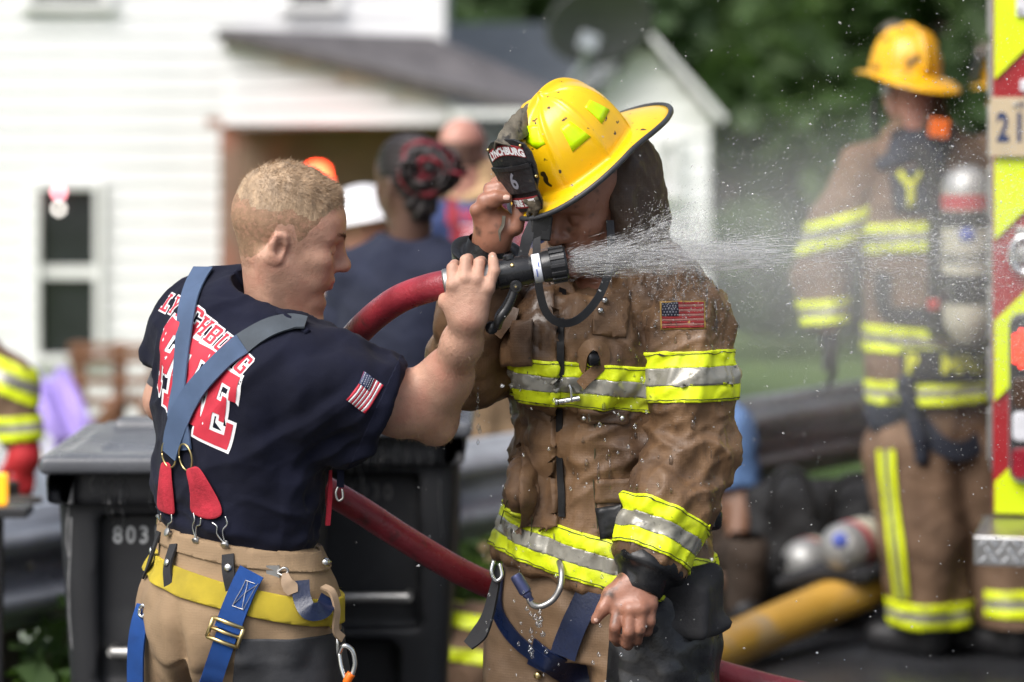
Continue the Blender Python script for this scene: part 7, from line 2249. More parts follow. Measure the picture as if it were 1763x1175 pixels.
    # navy harness
    strap_on('harness_strap', ptree, [(878, 985), (871, 1020), (872, 1050), (890, 1085), (920, 1115), (960, 1140), (1000, 1150)], .026, .004, M['navy_web'], root, .007)
    strap_on('harness_strap', ptree, [(1035, 1010), (1022, 1040), (1005, 1075), (990, 1110), (985, 1128)], .046, .004, M['navy_web'], root, .012)
    strap_on('harness_strap', ptree, [(930, 1120), (965, 1140), (1000, 1160), (1020, 1185)], .05, .004, M['navy_web'], root, .006)
    # big steel snap hook with blue sleeve
    q = MB(); q.tube([P(975, 968, 5.01), P(979, 985, 4.985), P(977, 1010, 4.972), P(965, 1032, 4.972), P(945, 1044, 4.972), P(930, 1042, 4.972), P(922, 1030, 4.972)], .0055, 12, res=40); q.build('snap_hook', M['dull_steel'], root, smooth=True)
    q = MB(); q.lathe(P(899, 990, 4.975), A3(P(926, 1034, 4.972)) - A3(P(899, 990, 4.975)), [(0, .009), (.004, .0105), (.034, .0110), (.037, .0085), (.040, .0085), (.044, .006), (.052, .006)], 18); q.build('hook_gate', M['gate'], root, smooth=True, auto=35)
    q = MB(); q.tube([P(862, 965, 4.995), P(858, 985, 4.99), P(866, 1000, 4.99), P(876, 992, 4.99), P(872, 970, 4.995)], .0035, 8, res=24); q.build('ring', M['steel'], root, smooth=True)
    h, n = cam_cast(ptree, 940, 1162)
    MB().lathe(h + n * .008, n, [(0, .0070), (.003, .0070), (.0055, .004), (.006, .001)], 16).build('snap', M['brass'], root, smooth=True)
    for a_, toe in ((aL, A3((-.06, -.17, 0))), (aR, A3((-.12, -.13, 0)))):
        B_ = SDF(a_ - A3((.28, .28, .12)), a_ + A3((.22, .22, .12)), .01)
        b0 = A3((a_[0], a_[1], .055))
        B_.cone(a_ + A3((0, 0, .06)), b0, .07, .062).cone(b0, b0 + toe + A3((0, 0, -.005)), .058, .05, k=.03)
        B_.half((0, 0, .002), (0, 0, -1))
        v_, f_ = B_.mesh(1); mk('boot', v_, f_, M['rubber'], root)
    return root, coat, lsl
M['gate'] = mat('blue_anodised_gate', (.07, .08, .17), .35, metal=.6, var=.2, vscale=50)
bowed, bowed_coat, bowed_sleeve = build_helmeted()
# ================================================================ people further back
def tri_trim(src, co, no, w=.026, extra=(), off=.006):
    no = norm(no); co = A3(co)
    for i, m_ in enumerate(('lime', 'silver', 'lime')):
        t = w * (1.5 - i)
        band(src, [(co + no * t, no), (co + no * (t - w), -no)] + list(extra), off, M[m_], 'reflective_trim', src)

def garment(name, S, m_, parent, folds=.008, seed=0.0, freq=14, d=(.1, 0, 1), sm=2):
    V, F = S.mesh(sm); N_ = normals(V, F)
    V = V + N_ * (folds * fold(V, d, freq, 4, seed) + folds * .6 * fold(V, (.8, .2, -.4), freq * 1.4, 4, seed + 5) + folds * .25 * fbm(V * 30, 2))[:, None]
    return mk(name, V, F, m_, parent)

def boot(parent, a, toe, zg=0.0, up_=.16):
    B_ = SDF(A3(a) - A3((.32, .32, .2)), A3(a) + A3((.32, .32, .3)), .011)
    b0 = A3((a[0], a[1], zg + .058)); toe = A3(toe)
    B_.cone(b0 + A3((0, 0, up_)), b0, .068, .062).cone(b0, b0 + toe + A3((0, 0, -.006)), .058, .05, k=.03).half((0, 0, zg + .004), (0, 0, -1))
    v_, f_ = B_.mesh(1); mk('boot', v_, f_, M['rubber'], parent)

def simple_hand(S, w, d, n, L=.16):
    """palm, four separate fingers and a thumb; w wrist, d along, n across"""
    w, d, n = A3(w), norm(d), norm(n); o = np.cross(d, n)
    S.ell(w + d * .05, (.045, .036, .018), np.stack([d, n, o]), k=.02)
    for i in range(4):
        b = w + d * .085 + n * (-.028 + .0185 * i); ln = (.062, .072, .068, .052)[i]
        S.chain([b, b + d * ln * .55 - o * .006, b + d * ln * .95 - o * .024], [.0105, .0095, .0082], k=.004)
    S.chain([w + d * .025 - n * .03, w + d * .06 - n * .052 - o * .008, w + d * .095 - n * .055 - o * .02], [.015, .012, .010], k=.006)

def build_woman():
    Y = 8.2; p = lambda px, py, dy=0.0: A3(P(px, py, Y + dy)); gz = 0.0
    root = thing('person', 'woman in navy T-shirt with red and black braids tied back, facing away', 'person', (p(690, 0)[0], Y, gz))
    rv = norm((.96, -.28, 0))
    HB, HW, HL = head_frame(p(700, 312), 128, 4, 0)
    S = SDF(p(520, 700) - A3((0, .45, .85)), p(840, 215) + A3((0, .5, 0)), .0095)
    sdf_head(S, HB, HW, scale=1.0)
    S.cone(HW(-.03, 0, -.03), p(705, 420), .055, .062, k=.03)
    S.loft([(p(690, 900), .15, .10, rv), (p(690, 640), .16, .10, rv), (p(700, 470), .14, .08, rv)], k=.03)
    LS, RS = p(610, 470, .05), p(775, 465, -.05)
    LE, RE = p(568, 620, .10), p(812, 640, .0)
    LW_, RW_ = p(640, 690, .30), p(790, 720, .22)
    S.chain([LS, LE, LW_], [.05, .04, .028], k=.02).chain([RS, RE, RW_], [.05, .04, .028], k=.02)
    simple_hand(S, LW_, (.5, .8, .2), (0, 0, 1)); simple_hand(S, RW_, (-.5, .8, .2), (0, 0, 1))
    V, F = S.mesh(1); mk('body', V, F, M['skin_dark'], root)
    # braids: cap of cornrows flowing back into a bun
    H = SDF(p(620, 400) - A3((0, .2, 0)), p(830, 205) + A3((0, .3, 0)), .005)
    H.ell(HW(-.018, 0, .045), (.103, .084, .088), HB)
    H.cone(HW(-.05, 0, .0), HW(-.062, 0, -.075), .068, .045, k=.03)
    H.ell(HW(.11, 0, -.035), (.085, .12, .085), HB, k=.02, op='s')
    for s_ in (-1, 1): H.ell(HW(-.002, s_ * .085, -.020), (.035, .03, .035), HB, k=.01, op='s')
    V, F = H.mesh(1); N_ = normals(V, F); h = HL(V)
    ang = np.arctan2(h[:, 1], h[:, 2] - .03)
    V = V + N_ * (.0045 * np.sin(ang * 26))[:, None]
    hair = mk('hair', V, F, M['braid'], root)
    H = SDF(p(650, 380) - A3((0, .35, 0)), p(830, 215) + A3((0, .2, 0)), .006)
    H.ell(p(742, 284, -.09), (.062, .055, .066)).ell(p(760, 290, -.08), (.045, .045, .05), k=.02)
    V, F = H.mesh(1); V = V + normals(V, F) * (.006 * np.sin(noise(V * 14) * 16))[:, None]
    mi = (noise(V * 20 + 3) > -.05)[F].mean(1) > .5
    mk('hair_bun', V, F, [M['braid'], M['braid_red']], hair, mi=mi.astype(int))
    bun = A3(P(736, 292, Y - .10)); g = np.random.RandomState(4)
    fd = norm(bun - HW(0, 0, .02))
    for i in range(40):
        a = g.uniform(0, 6.28); r0 = .022 + .052 * g.rand(); s_ = bun + g.normal(size=3) * .012
        e = [s_ + A3((math.cos(a + t * 3.6) * r0, g.normal() * .018 - .02, math.sin(a + t * 3.6) * r0)) for t in np.linspace(0, 1, 5)]
        if i % 3 == 0: e.append(e[-1] + A3((.04 + .02 * g.rand(), .0, -.02 * g.normal())))
        MB().tube(e, [.0085, .008, .006], 6, res=16).build('braid', M['braid_red'] if g.rand() < .36 else M['braid'], hair, smooth=True)
    T = SDF(p(510, 900) - A3((0, .4, 0)), p(850, 395) + A3((0, .45, 0)), .008)
    T.loft([(p(690, 900), .165, .125, rv), (p(690, 760), .170, .13, rv), (p(690, 620), .185, .135, rv), (p(692, 520), .185, .125, rv), (p(698, 450), .14, .10, rv), (p(702, 415), .08, .075, rv)], k=.01)
    T.cone(p(700, 440), LS, .065, .065, k=.05).cone(p(700, 440), RS, .065, .065, k=.05)
    T.chain([LS, LS * .35 + LE * .65], [.068, .068], k=.04).chain([RS, RS * .35 + RE * .65], [.066, .066], k=.04)
    T.cone(HW(-.03, 0, -.07), p(706, 410), .062, .072, op='s', k=.005)
    garment('t_shirt', T, M['navy_bg'], root, .010, 2.0, 10)
    T = SDF((p(560, 0)[0], Y - .35, .05), (p(830, 0)[0], Y + .4, p(0, 850)[2]), .012)
    T.loft([(p(690, 1010), .165, .13, rv), (p(690, 900), .17, .13, rv), (p(690, 850), .165, .125, rv)])
    kL, kR = A3((p(655, 0)[0], Y, .5)), A3((p(735, 0)[0], Y - .03, .5)); aL, aR = A3((p(650, 0)[0], Y + .03, .1)), A3((p(740, 0)[0], Y, .1))
    T.chain([p(650, 980), kL, aL], [.1, .08, .07], k=.02).chain([p(735, 980), kR, aR], [.1, .08, .07], k=.02)
    garment('trousers', T, M['black_dry'], root, .008, 3.0)
    boot(root, aL, (-.1, .12, 0)); boot(root, aR, (-.1, .12, 0))
M['navy_bg'] = mat('navy_shirt', (.0065, .010, .029), .85, var=.2, vscale=5, bump=.5, bscale=200, sheen=.05)
build_woman()

def build_bald():
    Y = 10.4; p = lambda px, py, dy=0.0: A3(P(px, py, Y + dy))
    root = thing('person', 'bald man with tan hood rolled round his neck and red-lettered navy shirt', 'person', (p(820, 0)[0], Y, 0))
    rv = norm((.95, .3, 0))
    HB, HW, HL = head_frame(p(798, 262), 68, -2, 0)
    S = SDF(p(690, 660) - A3((0, .4, .5)), p(950, 170) + A3((0, .5, 0)), .009)
    sdf_head(S, HB, HW, scale=1.0)
    S.cone(HW(-.03, 0, -.03), p(815, 350), .06, .065, k=.03)
    S.loft([(p(825, 660), .16, .10, rv), (p(822, 500), .17, .11, rv), (p(820, 385), .14, .08, rv)], k=.03)
    LS, RS = p(745, 385, -.04), p(905, 390, .06); LE, RE = p(720, 500), p(935, 520, .08); LW_, RW_ = p(760, 560, .28), p(900, 590, .30)
    S.chain([LS, LE, LW_], [.055, .045, .03], k=.02).chain([RS, RE, RW_], [.055, .045, .03], k=.02)
    simple_hand(S, LW_, (.4, .8, .2), (0, 0, 1)); simple_hand(S, RW_, (-.4, .8, .2), (0, 0, 1))
    V, F = S.mesh(1); h = HL(V)
    mi = ((h[:, 2] < .045) & (h[:, 0] < .02) & (h[:, 2] > -.06))[F].all(1)
    mk('body', V, F, [M['skin_pink'], M['stubble_dark']], root, mi=mi.astype(int))
    # rolled protective hood round the neck
    H = SDF(p(760, 400) - A3((0, .2, 0)), p(900, 255) + A3((0, .35, 0)), .007)
    c = p(822, 312, .02)
    for k, (dz, r_, t_) in enumerate(((.055, .050, .022), (.02, .055, .025), (-.015, .060, .026), (-.05, .072, .028))):
        pts = [c + A3((math.cos(a) * r_, math.sin(a) * r_, dz + .010 * math.sin(2 * a + k))) for a in np.linspace(0, 2 * math.pi, 17)]
        H.chain(pts, [t_] * 17, k=.010)
    garment('rolled_hood', H, M['hood_tan'], root, .006, 1.0, 20, (1, 0, .2))
    T = SDF(p(690, 680) - A3((0, .4, 0)), p(960, 335) + A3((0, .4, 0)), .009)
    T.loft([(p(825, 670), .175, .125, rv), (p(822, 540), .185, .135, rv), (p(820, 440), .185, .125, rv), (p(820, 380), .14, .10, rv), (p(820, 350), .09, .08, rv)], k=.01)
    T.cone(p(820, 375), LS, .065, .068, k=.05).cone(p(820, 375), RS, .065, .068, k=.05)
    T.chain([LS, LS * .35 + LE * .65], [.072, .072], k=.04).chain([RS, RS * .35 + RE * .65], [.072, .072], k=.04)
    sh = garment('t_shirt', T, M['navy_blue'], root, .010, 3.0, 10)
    tr = bvh_of(sh)
    strap_on('suspender_strap', tr, [(778, 345), (782, 380), (786, 420), (792, 470)], .036, .005, M['red_strap'], root, .006, 30)
    strap_on('suspender_strap', tr, [(862, 350), (862, 385), (858, 430), (850, 470)], .036, .005, M['red_strap'], root, .006, 30)
    # lettering on the back of the shirt
    hcen, n_ = cam_cast(tr, 840, 400)
    fr = (hcen, A3((1, 0, 0)), A3((0, 0, 1))); cx = -1.35
    for ch in 'FIRE':
        polys = [[((x + cx) * .085, (y - .5) * .13 - .045) for x, y in pl] for pl in LETTERS[ch]]
        decal('letter_outline', poly_mesh(polys, .005), fr, tr, M['print_white'], sh, .002, .03, thick=0)
        decal('letter', poly_mesh(polys, -.001), fr, tr, M['print_red'], sh, .004, .03, thick=0)
        cx += {'F': .84, 'I': .54, 'R': .94, 'E': .86}[ch]
    cx = -4.2
    for ch in 'LYNCHBURG':
        polys = [[((x + cx) * .036, (y - .5) * .045 + .055) for x, y in pl] for pl in LETTERS[ch]]
        decal('letter', poly_mesh(polys), fr, tr, M['print_red'], sh, .003, .03, thick=0)
        cx += .92
    T = SDF((p(720, 0)[0], Y - .35, .0), (p(930, 0)[0], Y + .4, p(0, 640)[2]), .014)
    T.loft([(p(825, 800), .17, .13, rv), (p(825, 640), .175, .13, rv)])
    aL, aR = A3((p(790, 0)[0], Y, .12)), A3((p(870, 0)[0], Y, .12))
    T.chain([p(790, 760), aL], [.11, .09], k=.02).chain([p(865, 760), aR], [.11, .09], k=.02)
    garment('trousers', T, M['tan'], root, .01, 3.0)
    boot(root, aL, (.05, .15, 0), ground_z(-.1, Y)); boot(root, aR, (.05, .15, 0), ground_z(-.1, Y))
M['stubble_dark'] = mat('shaved_hair', (.15, .085, .065), .6, var=.3, vscale=20)
M['hood_tan'] = mat('tan_knit_hood', (.50, .33, .18), .85, var=.2, vscale=8, bump=1.5, bscale=60)
M['navy_blue'] = mat('faded_navy_shirt', (.035, .055, .15), .85, var=.2, vscale=5, bump=.5, bscale=200)
M['red_strap'] = mat('red_strap', (.22, .018, .03), .8, var=.2, vscale=20)
M['white_hat'] = mat('white_helmet', (.78, .78, .80), .35, var=.04)
build_bald()

def build_white_hat():
    Y = 11.5; p = lambda px, py, dy=0.0: A3(P(px, py, Y + dy))
    root = thing('person', 'person in a white helmet bending behind the fair-haired man\'s face', 'person', (p(640, 0)[0], Y, 0))
    rv = norm((.8, .6, 0))
    HB, HW, HL = head_frame(p(628, 388), 160, 10, 0)
    S = SDF(p(540, 560) - A3((0, .3, .2)), p(740, 320) + A3((0, .4, 0)), .011)
    sdf_head(S, HB, HW)
    S.cone(HW(-.03, 0, -.03), p(655, 440), .055, .06, k=.03)
    V, F = S.mesh(1); mk('body', V, F, M['skin_pink'], root)
    V, F = [], []
    n, rows = 36, 12
    for j in range(rows + 1):
        ph = j / rows * math.pi / 2
        for i in range(n):
            th = 2 * math.pi * i / n
            V.append(HW(.135 * math.cos(ph) ** .85 * math.cos(th), .115 * math.cos(ph) ** .85 * math.sin(th), .03 + .13 * math.sin(ph)))
    for i in range(n):
        th = 2 * math.pi * i / n; e = .03 + .035 * max(0, math.cos(th)) + .035 * max(0, -math.cos(th))
        V.append(HW((.135 + e) * math.cos(th), (.115 + e) * math.sin(th), .012))
    for j in range(rows):
        for i in range(n): F.append((j * n + i, j * n + (i + 1) % n, (j + 1) * n + (i + 1) % n, (j + 1) * n + i))
    b = (rows + 1) * n
    for i in range(n): F.append((b + i, b + (i + 1) % n, (i + 1) % n, i))
    o = mk('helmet', V, F, M['white_hat'], root); s_ = o.modifiers.new('t', 'SOLIDIFY'); s_.thickness = .004
    T = SDF(p(520, 800) - A3((0, .4, 0)), p(800, 415) + A3((0, .4, 0)), .012)
    T.loft([(p(650, 800), .17, .13, rv), (p(650, 620), .19, .14, rv), (p(652, 500), .19, .13, rv), (p(655, 450), .12, .10, rv)], k=.01)
    T.chain([p(580, 490), p(560, 600), p(600, 680, -.1)], [.075, .07, .06], k=.04).chain([p(725, 490), p(745, 600), p(700, 680, -.1)], [.075, .07, .06], k=.04)
    garment('shirt', T, M['white_shirt'], root, .01, 3.0, 10)
    gz = ground_z(-.5, Y)
    T = SDF((p(560, 0)[0], Y - .3, gz), (p(760, 0)[0], Y + .3, p(0, 780)[2]), .014)
    aL, aR = A3((p(620, 0)[0], Y, gz + .12)), A3((p(690, 0)[0], Y, gz + .12))
    T.chain([p(620, 800), aL], [.12, .09]).chain([p(685, 800), aR], [.12, .09], k=.02)
    garment('trousers', T, M['black_dry'], root, .01, 3.0)
    boot(root, aL, (-.15, .05, 0), gz); boot(root, aR, (-.15, .05, 0), gz)
M['white_shirt'] = mat('pale_pink_shirt', (.62, .42, .36), .8, var=.1)
build_white_hat()

def build_left_sleeve():
    Y = 9.0; p = lambda px, py, dy=0.0: A3(P(px, py, Y + dy))
    root = thing('person', 'firefighter half out of frame at the left edge with red glove and lime stripes', 'person', (p(-110, 0)[0], Y, 0))
    rv = norm((.9, -.4, 0))
    S = SDF(p(-260, 700) - A3((0, .3, .4)), p(130, 150) + A3((0, .4, 0)), .011)
    HB, HW, HL = head_frame(p(-140, 440), -60, 20, 0)
    sdf_head(S, HB, HW); S.cone(HW(-.03, 0, -.03), p(-150, 560), .055, .06, k=.03)
    S.loft([(p(-150, 880), .14, .10, rv), (p(-150, 600), .14, .09, rv)], k=.03)
    V, F = S.mesh(1); mk('body', V, F, M['skin_pink'], root)
    build_helmet(root, lambda x, y, z: HW(x, y, z + .045), HB, detail=False, dirt=True)
    T = SDF(p(-290, 880) - A3((0, .4, 0)), p(120, 380) + A3((0, .4, 0)), .010)
    T.loft([(p(-150, 930), .18, .15, rv), (p(-150, 800), .17, .14, rv), (p(-150, 640), .18, .14, rv), (p(-150, 560), .12, .10, rv)], k=.01)
    c = garment('turnout_coat', T, M['brown_dry'], root, .012, 1.0, 10)
    tri_trim(c, p(-150, 700), (0, 0, 1), .03)
    tri_trim(c, p(-150, 890), (0, 0, 1), .03)
    T = SDF(p(-120, 850) - A3((0, .4, 0)), p(140, 400) + A3((0, .4, 0)), .009)
    a0, a1, a2 = p(-52, 612, -.05), p(14, 668, -.10), p(40, 765, -.14)
    T.chain([a0, a1, a2], [.085, .086, .062], k=.03).half(a2, a2 - a1)
    s_ = garment('coat_sleeve', T, M['brown_dry'], root, .010, 2.0, 14)
    tri_trim(s_, p(16, 648, -.10), norm(A3((.45, 0, 1))), .031, off=.007)
    tri_trim(s_, p(38, 735, -.13), norm(A3((-.05, 0, 1))), .024, off=.006)
    G = SDF(p(-20, 860) - A3((0, .35, 0)), p(120, 740) + A3((0, .15, 0)), .007)
    G.cone(a2, p(42, 785, -.15), .045, .04); simple_hand(G, p(42, 775, -.15), (-.05, -.1, -1), (.9, .3, 0)); G.ell(p(42, 788, -.15), (.045, .04, .045), None, k=.02)
    v_, f_ = G.mesh(1); v_ = v_ + normals(v_, f_) * .004; mk('glove', v_, f_, M['red_glove'], root)
    T = SDF((p(-220, 0)[0], Y - .3, .05), (p(10, 0)[0], Y + .3, p(0, 820)[2]), .014)
    aL, aR = A3((p(-150, 0)[0], Y, .12)), A3((p(-60, 0)[0], Y, .12))
    T.chain([p(-150, 880), aL], [.12, .1]).chain([p(-60, 880), aR], [.12, .1], k=.02)
    t = garment('trousers', T, M['brown_dry'], root, .012, 3.0)
    tri_trim(t, A3((p(-100, 0)[0], Y, .30)), (0, 0, 1), .03)
    boot(root, aL, (.05, -.15, 0)); boot(root, aR, (.05, -.15, 0))
M['red_glove'] = mat('red_glove', (.42, .015, .02), .7, var=.2, vscale=12, bump=2, bscale=60)
build_left_sleeve()

def build_tank_man():
    Y = 9.3; p = lambda px, py, dy=0.0: A3(P(px, py, Y + dy)); gz = 0.006
    root = thing('person', 'firefighter in yellow helmet carrying an air tank on his back beside the engine', 'person', (p(1610, 0)[0], Y, 0))
    rv = norm((.93, .36, 0)); fw = norm((-.36, .93, 0)); up = A3((0, 0, 1))
    HB, HW, HL = head_frame(p(1566, 150), 112, 4, 0)
    S = SDF(p(1340, 640) - A3((0, .4, .1)), p(1740, 30) + A3((0, .5, 0)), .009)
    sdf_head(S, HB, HW); S.cone(HW(-.03, 0, -.03), p(1585, 260), .055, .065, k=.03)
    S.loft([(p(1600, 680), .15, .10, rv), (p(1600, 450), .16, .11, rv), (p(1595, 280), .13, .08, rv)], k=.03)
    LS, RS = p(1482, 290, -.04), p(1700, 280, .06)
    LE, LW_ = p(1416, 475, .0), p(1428, 590, -.04)
    S.chain([LS, LE, LW_], [.05, .042, .03], k=.02)
    RE, RW_ = p(1740, 470, .10), p(1720, 590, .05)
    S.chain([RS, RE, RW_], [.05, .042, .03], k=.02)
    simple_hand(S, p(1428, 585, -.04), (.15, .1, -1), (.3, .9, 0)); simple_hand(S, RW_, (0, .1, -1), (.3, .9, 0))
    V, F = S.mesh(1); c_ = V[F].mean(1); mk('body', V, F, [M['skin_pink'], M['black_dry']], root, mi=((c_[:, 2] < p(0, 572)[2]) & (c_[:, 0] < p(1480, 0)[0])).astype(int))
    hB, hW, hL = head_frame(p(1560, 128), 112, -4, 4)
    h = build_helmet(root, lambda x, y, z: hW(x * .98 + .01, y * 1.02, z * 1.02), hB, detail=False, dirt=True)
    MB().lathe(HW(-.02, .098, -.015), HB[1], [(0, .02), (.008, .02), (.01, .012)], 14).build('helmet_knob', M['dull_steel'], h, smooth=True)
    ribbon('chin_strap', [p(1508, 165), p(1504, 200), p(1508, 235)], A3((0, -1, 0)), .02, .004, M['rubber'], root, 12)
    H = SDF(p(1500, 270) - A3((0, .2, 0)), p(1670, 130) + A3((0, .35, 0)), .008)
    H.cone(p(1580, 175, .02), p(1588, 245, .02), .082, .105).cone(p(1540, 240, -.02), p(1640, 250, .02), .05, .05, k=.03)
    H.cone(HW(.04, 0, -.02), HW(.16, 0, -.03), .07, .08, op='s', k=.01)
    garment('hood', H, M['brown_dry'], root, .010, 1.0, 16)
    T = SDF(p(1380, 705) - A3((0, .45, 0)), p(1770, 200) + A3((0, .45, 0)), .0095)
    T.loft([(p(1608, 690), .218, .17, rv), (p(1602, 620), .215, .165, rv), (p(1592, 520), .205, .16, rv), (p(1588, 400), .215, .16, rv), (p(1588, 310), .215, .15, rv), (p(1586, 255), .17, .12, rv), (p(1588, 225), .09, .08, rv)], k=.01)
    T.cone(p(1590, 270), LS, .08, .075, k=.05).cone(p(1590, 270), RS, .08, .075, k=.05)
    T.half(p(1500, 600), (-.55, 0, -1)) if False else None
    c = garment('turnout_coat', T, M['brown_dry'], root, .013, 1.0, 9)
    tri_trim(c, p(1560, 405), (-.05, 0, 1), .030, off=.008)
    tri_trim(c, p(1530, 580), (.06, 0, 1), .028, off=.008)
    tri_trim(c, p(1640, 668), (-.02, 0, 1), .024, off=.008)
    tr = bvh_of(c)
    def pan(name, pix, m_, lift=.012, th=.01):
        pts = [cam_cast(tr, *q) for q in pix]; cen = sum(a for a, n in pts) / len(pts)
        n_ = A3((-.15, -1, 0)); n_ = norm(n_); x_ = norm(np.cross(up, n_)); x_ = x_ if x_[0] > 0 else -x_; y_ = np.cross(n_, x_)
        poly = [((a - cen) @ x_, (a - cen) @ y_) for a, n in pts]
        return decal(name, poly_mesh([poly]), (cen, x_, y_), tr, m_, root, lift, .03, thick=th, maxd=.3), (cen, x_, y_)
    # dark yoke, back patch and name panel
    pan('yoke', [(1486, 262), (1492, 240), (1540, 226), (1640, 226), (1700, 240), (1705, 300), (1640, 300), (1585, 275), (1545, 255), (1508, 275)], M['navy_yoke'], .010, .008)
    pan('back_patch', [(1530, 300), (1600, 280), (1606, 370), (1540, 365)], M['navy_yoke'], .010, .008)
    pnl, fr = pan('name_panel', [(1552, 600), (1690, 598), (1690, 658), (1552, 656)], M['black_dry'], .016, .008)
    fr = cam_cast(tr, 1620, 628)[0], fr[1], fr[2]
    for i, ch in enumerate('P MALLO'):
        if ch == ' ': continue
        Vt, Ft = text_mesh(ch, .088, .003)
        decal('name_letter', ([(a * .85 - .090 + (0 if i == 0 else .030 + i * .048 - .010), b) for a, b in Vt], Ft), fr, tr, M['lime_dull'], pnl, .022, .03, thick=0, maxd=.3)
    hc, n_ = cam_cast(tr, 1568, 325)
    Vt, Ft = poly_mesh([[(-.045, .05), (-.03, .06), (0, .02), (.03, .06), (.045, .05), (.012, -.0), (.012, -.06), (-.012, -.06), (-.012, 0)]])
    decal('patch_mark', (Vt, Ft), (hc, norm((1, 0, .1)), up), tr, M['lime_dull'], root, .016, .03, thick=.003)
    # sleeves
    T = SDF(p(1330, 640) - A3((0, .35, 0)), p(1570, 230) + A3((0, .35, 0)), .009)
    T.chain([p(1497, 300, -.04), p(1452, 390, -.02), LE, p(1424, 560, -.04)], [.105, .100, .090, .070], k=.03).half(p(1424, 562, -.04), (.10, 0, -1))
    s_ = garment('coat_sleeve', T, M['brown_dry'], root, .012, 2.0, 12)
    tri_trim(s_, p(1450, 392, -.02), (-.30, 0, 1), .030, off=.008); tri_trim(s_, p(1421, 535, -.03), (-.1, 0, 1), .026, off=.008)
    T = SDF(p(1620, 640) - A3((0, .35, 0)), p(1830, 230) + A3((0, .45, 0)), .011)
    T.chain([RS, RE, p(1725, 560, .05)], [.092, .082, .066], k=.03)
    s_ = garment('coat_sleeve', T, M['brown_dry'], root, .012, 4.0, 12)
    # breathing apparatus worn on the back
    a, b = p(1664, 285, -.255), p(1667, 552, -.245); d = norm(b - a); L = np.linalg.norm(b - a); r = .079
    q = MB(); q.lathe(a, d, [(0, .02), (.012, r * .55), (.03, r * .8), (.06, r * .97), (.085, r)], 28); q.build('tank_dome', M['cyl_grey'], root, smooth=True, auto=60)
    q = MB(); q.lathe(a + d * .085, d, [(0, r), (L - .10, r), (L - .06, r * .9), (L - .02, r * .5)], 28); tk = q.build('tank', M['cyl'], root, smooth=True, auto=40)
    q = MB(); q.lathe(a + d * .09, d, [(0, r * 1.01), (.045, r * 1.01)], 28); q.build('tank_band', M['cyl_red'], tk, smooth=True, auto=40)
    q = MB(); q.lathe(a + d * .140, d, [(0, r * 1.03), (.05, r * 1.04)], 28); q.build('tank_strap', M['black_dry'], tk, smooth=True, auto=40)
    q = MB(); q.lathe(a + d * .335, d, [(0, r * 1.02), (.09, r * 1.03), (.10, r * .95)], 28); q.build('tank_boot', M['plastic'], tk, smooth=True, auto=40)
    q = MB(); q.lathe(a + d * .215 + A3((-.012, -r + .002, 0)), (-.1, -1, 0), [(0, .026), (.003, .024)], 14); q.build('tank_sticker', M['cyl_blue'], tk, smooth=True)
    trk = bvh_of(tk)
    Vt, Ft = text_mesh('SCOTT', .045, .002)
    decal('tank_lettering', ([(x_, y_) for x_, y_ in Vt], Ft), (a + d * .29 + A3((-.004, -r, 0)), A3((1, 0, 0)), up), trk, M['black_dry'], tk, .002, .02, thick=0)
    q = MB(); q.box(p(1640, 425, -.18), (.16, .05, .48), Matrix.Rotation(R(12), 3, 'Z')); q.box(p(1650, 545, -.17), (.20, .07, .12), Matrix.Rotation(R(12), 3, 'Z')); q.build('backplate', M['plastic'], root, bevel=.01)
    q = MB(); q.lathe(p(1666, 560, -.26), (0, 0, -1), [(0, .03), (.02, .03), (.03, .02), (.05, .025), (.055, .01)], 14); q.build('tank_valve', M['dull_steel'], root, smooth=True, auto=40)
    q = MB(); q.box(p(1607, 525, -.22), (.035, .03, .035)); q.build('gauge', M['orange_red'], root, bevel=.008)
    strap_on('shoulder_strap', tr, [(1545, 232), (1580, 262), (1604, 310), (1612, 380), (1610, 470)], .055, .012, M['black_dry'], root, .014, 40)
    strap_on('waist_strap', tr, [(1480, 520), (1530, 535), (1590, 545), (1640, 550)], .05, .01, M['black_dry'], root, .014, 30)
    q = MB(); q.box(p(1617, 221, -.15), (.062, .02, .062), Matrix.Rotation(R(8), 3, 'Y')); q.build('orange_tab', M['orange'], root, bevel=.006)
    # trousers, mid stride
    T = SDF((p(1470, 0)[0], Y - .55, .10), (p(1840, 0)[0], Y + .4, p(0, 650)[2]), .011)
    T.loft([(p(1618, 780), .19, .145, rv), (p(1615, 650), .19, .145, rv)])
    hL_, hR_ = p(1570, 780, -.02), p(1670, 780, .04)
    kL, kR = p(1590, 930, -.03), p(1715, 930, .05); aL, aR = p(1602, 1092, .0), p(1752, 1082, -.02)
    T.chain([hL_, kL, aL], [.155, .140, .122], k=.02).chain([hR_, kR, aR], [.150, .130, .118], k=.02)
    t = garment('trousers', T, M['brown_dry'], root, .013, 3.0, 10)
    tri_trim(t, p(1600, 1052), (0, 0, 1), .028, [(A3((p(1690, 0)[0], 0, 0)), (1, 0, 0))], off=.008); tri_trim(t, p(1752, 1032), (.0, 0, 1), .028, [(A3((p(1690, 0)[0], 0, 0)), (-1, 0, 0))], off=.008)
    ptr = bvh_of(t)
    for dx, m_ in ((-9, 'lime'), (0, 'silver'), (9, 'lime')):
        strap_on('side_stripe', ptr, [(1527 + dx, 775), (1530 + dx, 820), (1538 + dx, 880), (1546 + dx, 950), (1556 + dx, 1030)], .020 if m_ == 'lime' else .016, .005, M[m_], root, .009 if m_ == 'lime' else .010, 40)
    S2 = SDF(p(1420, 830) - A3((0, .4, 0)), p(1620, 640) + A3((0, .3, 0)), .01)
    S2.ell(p(1535, 705, -.05), (.09, .08, .10)).cone(p(1560, 660, -.16), p(1590, 790, -.17), .035, .025, k=.03)
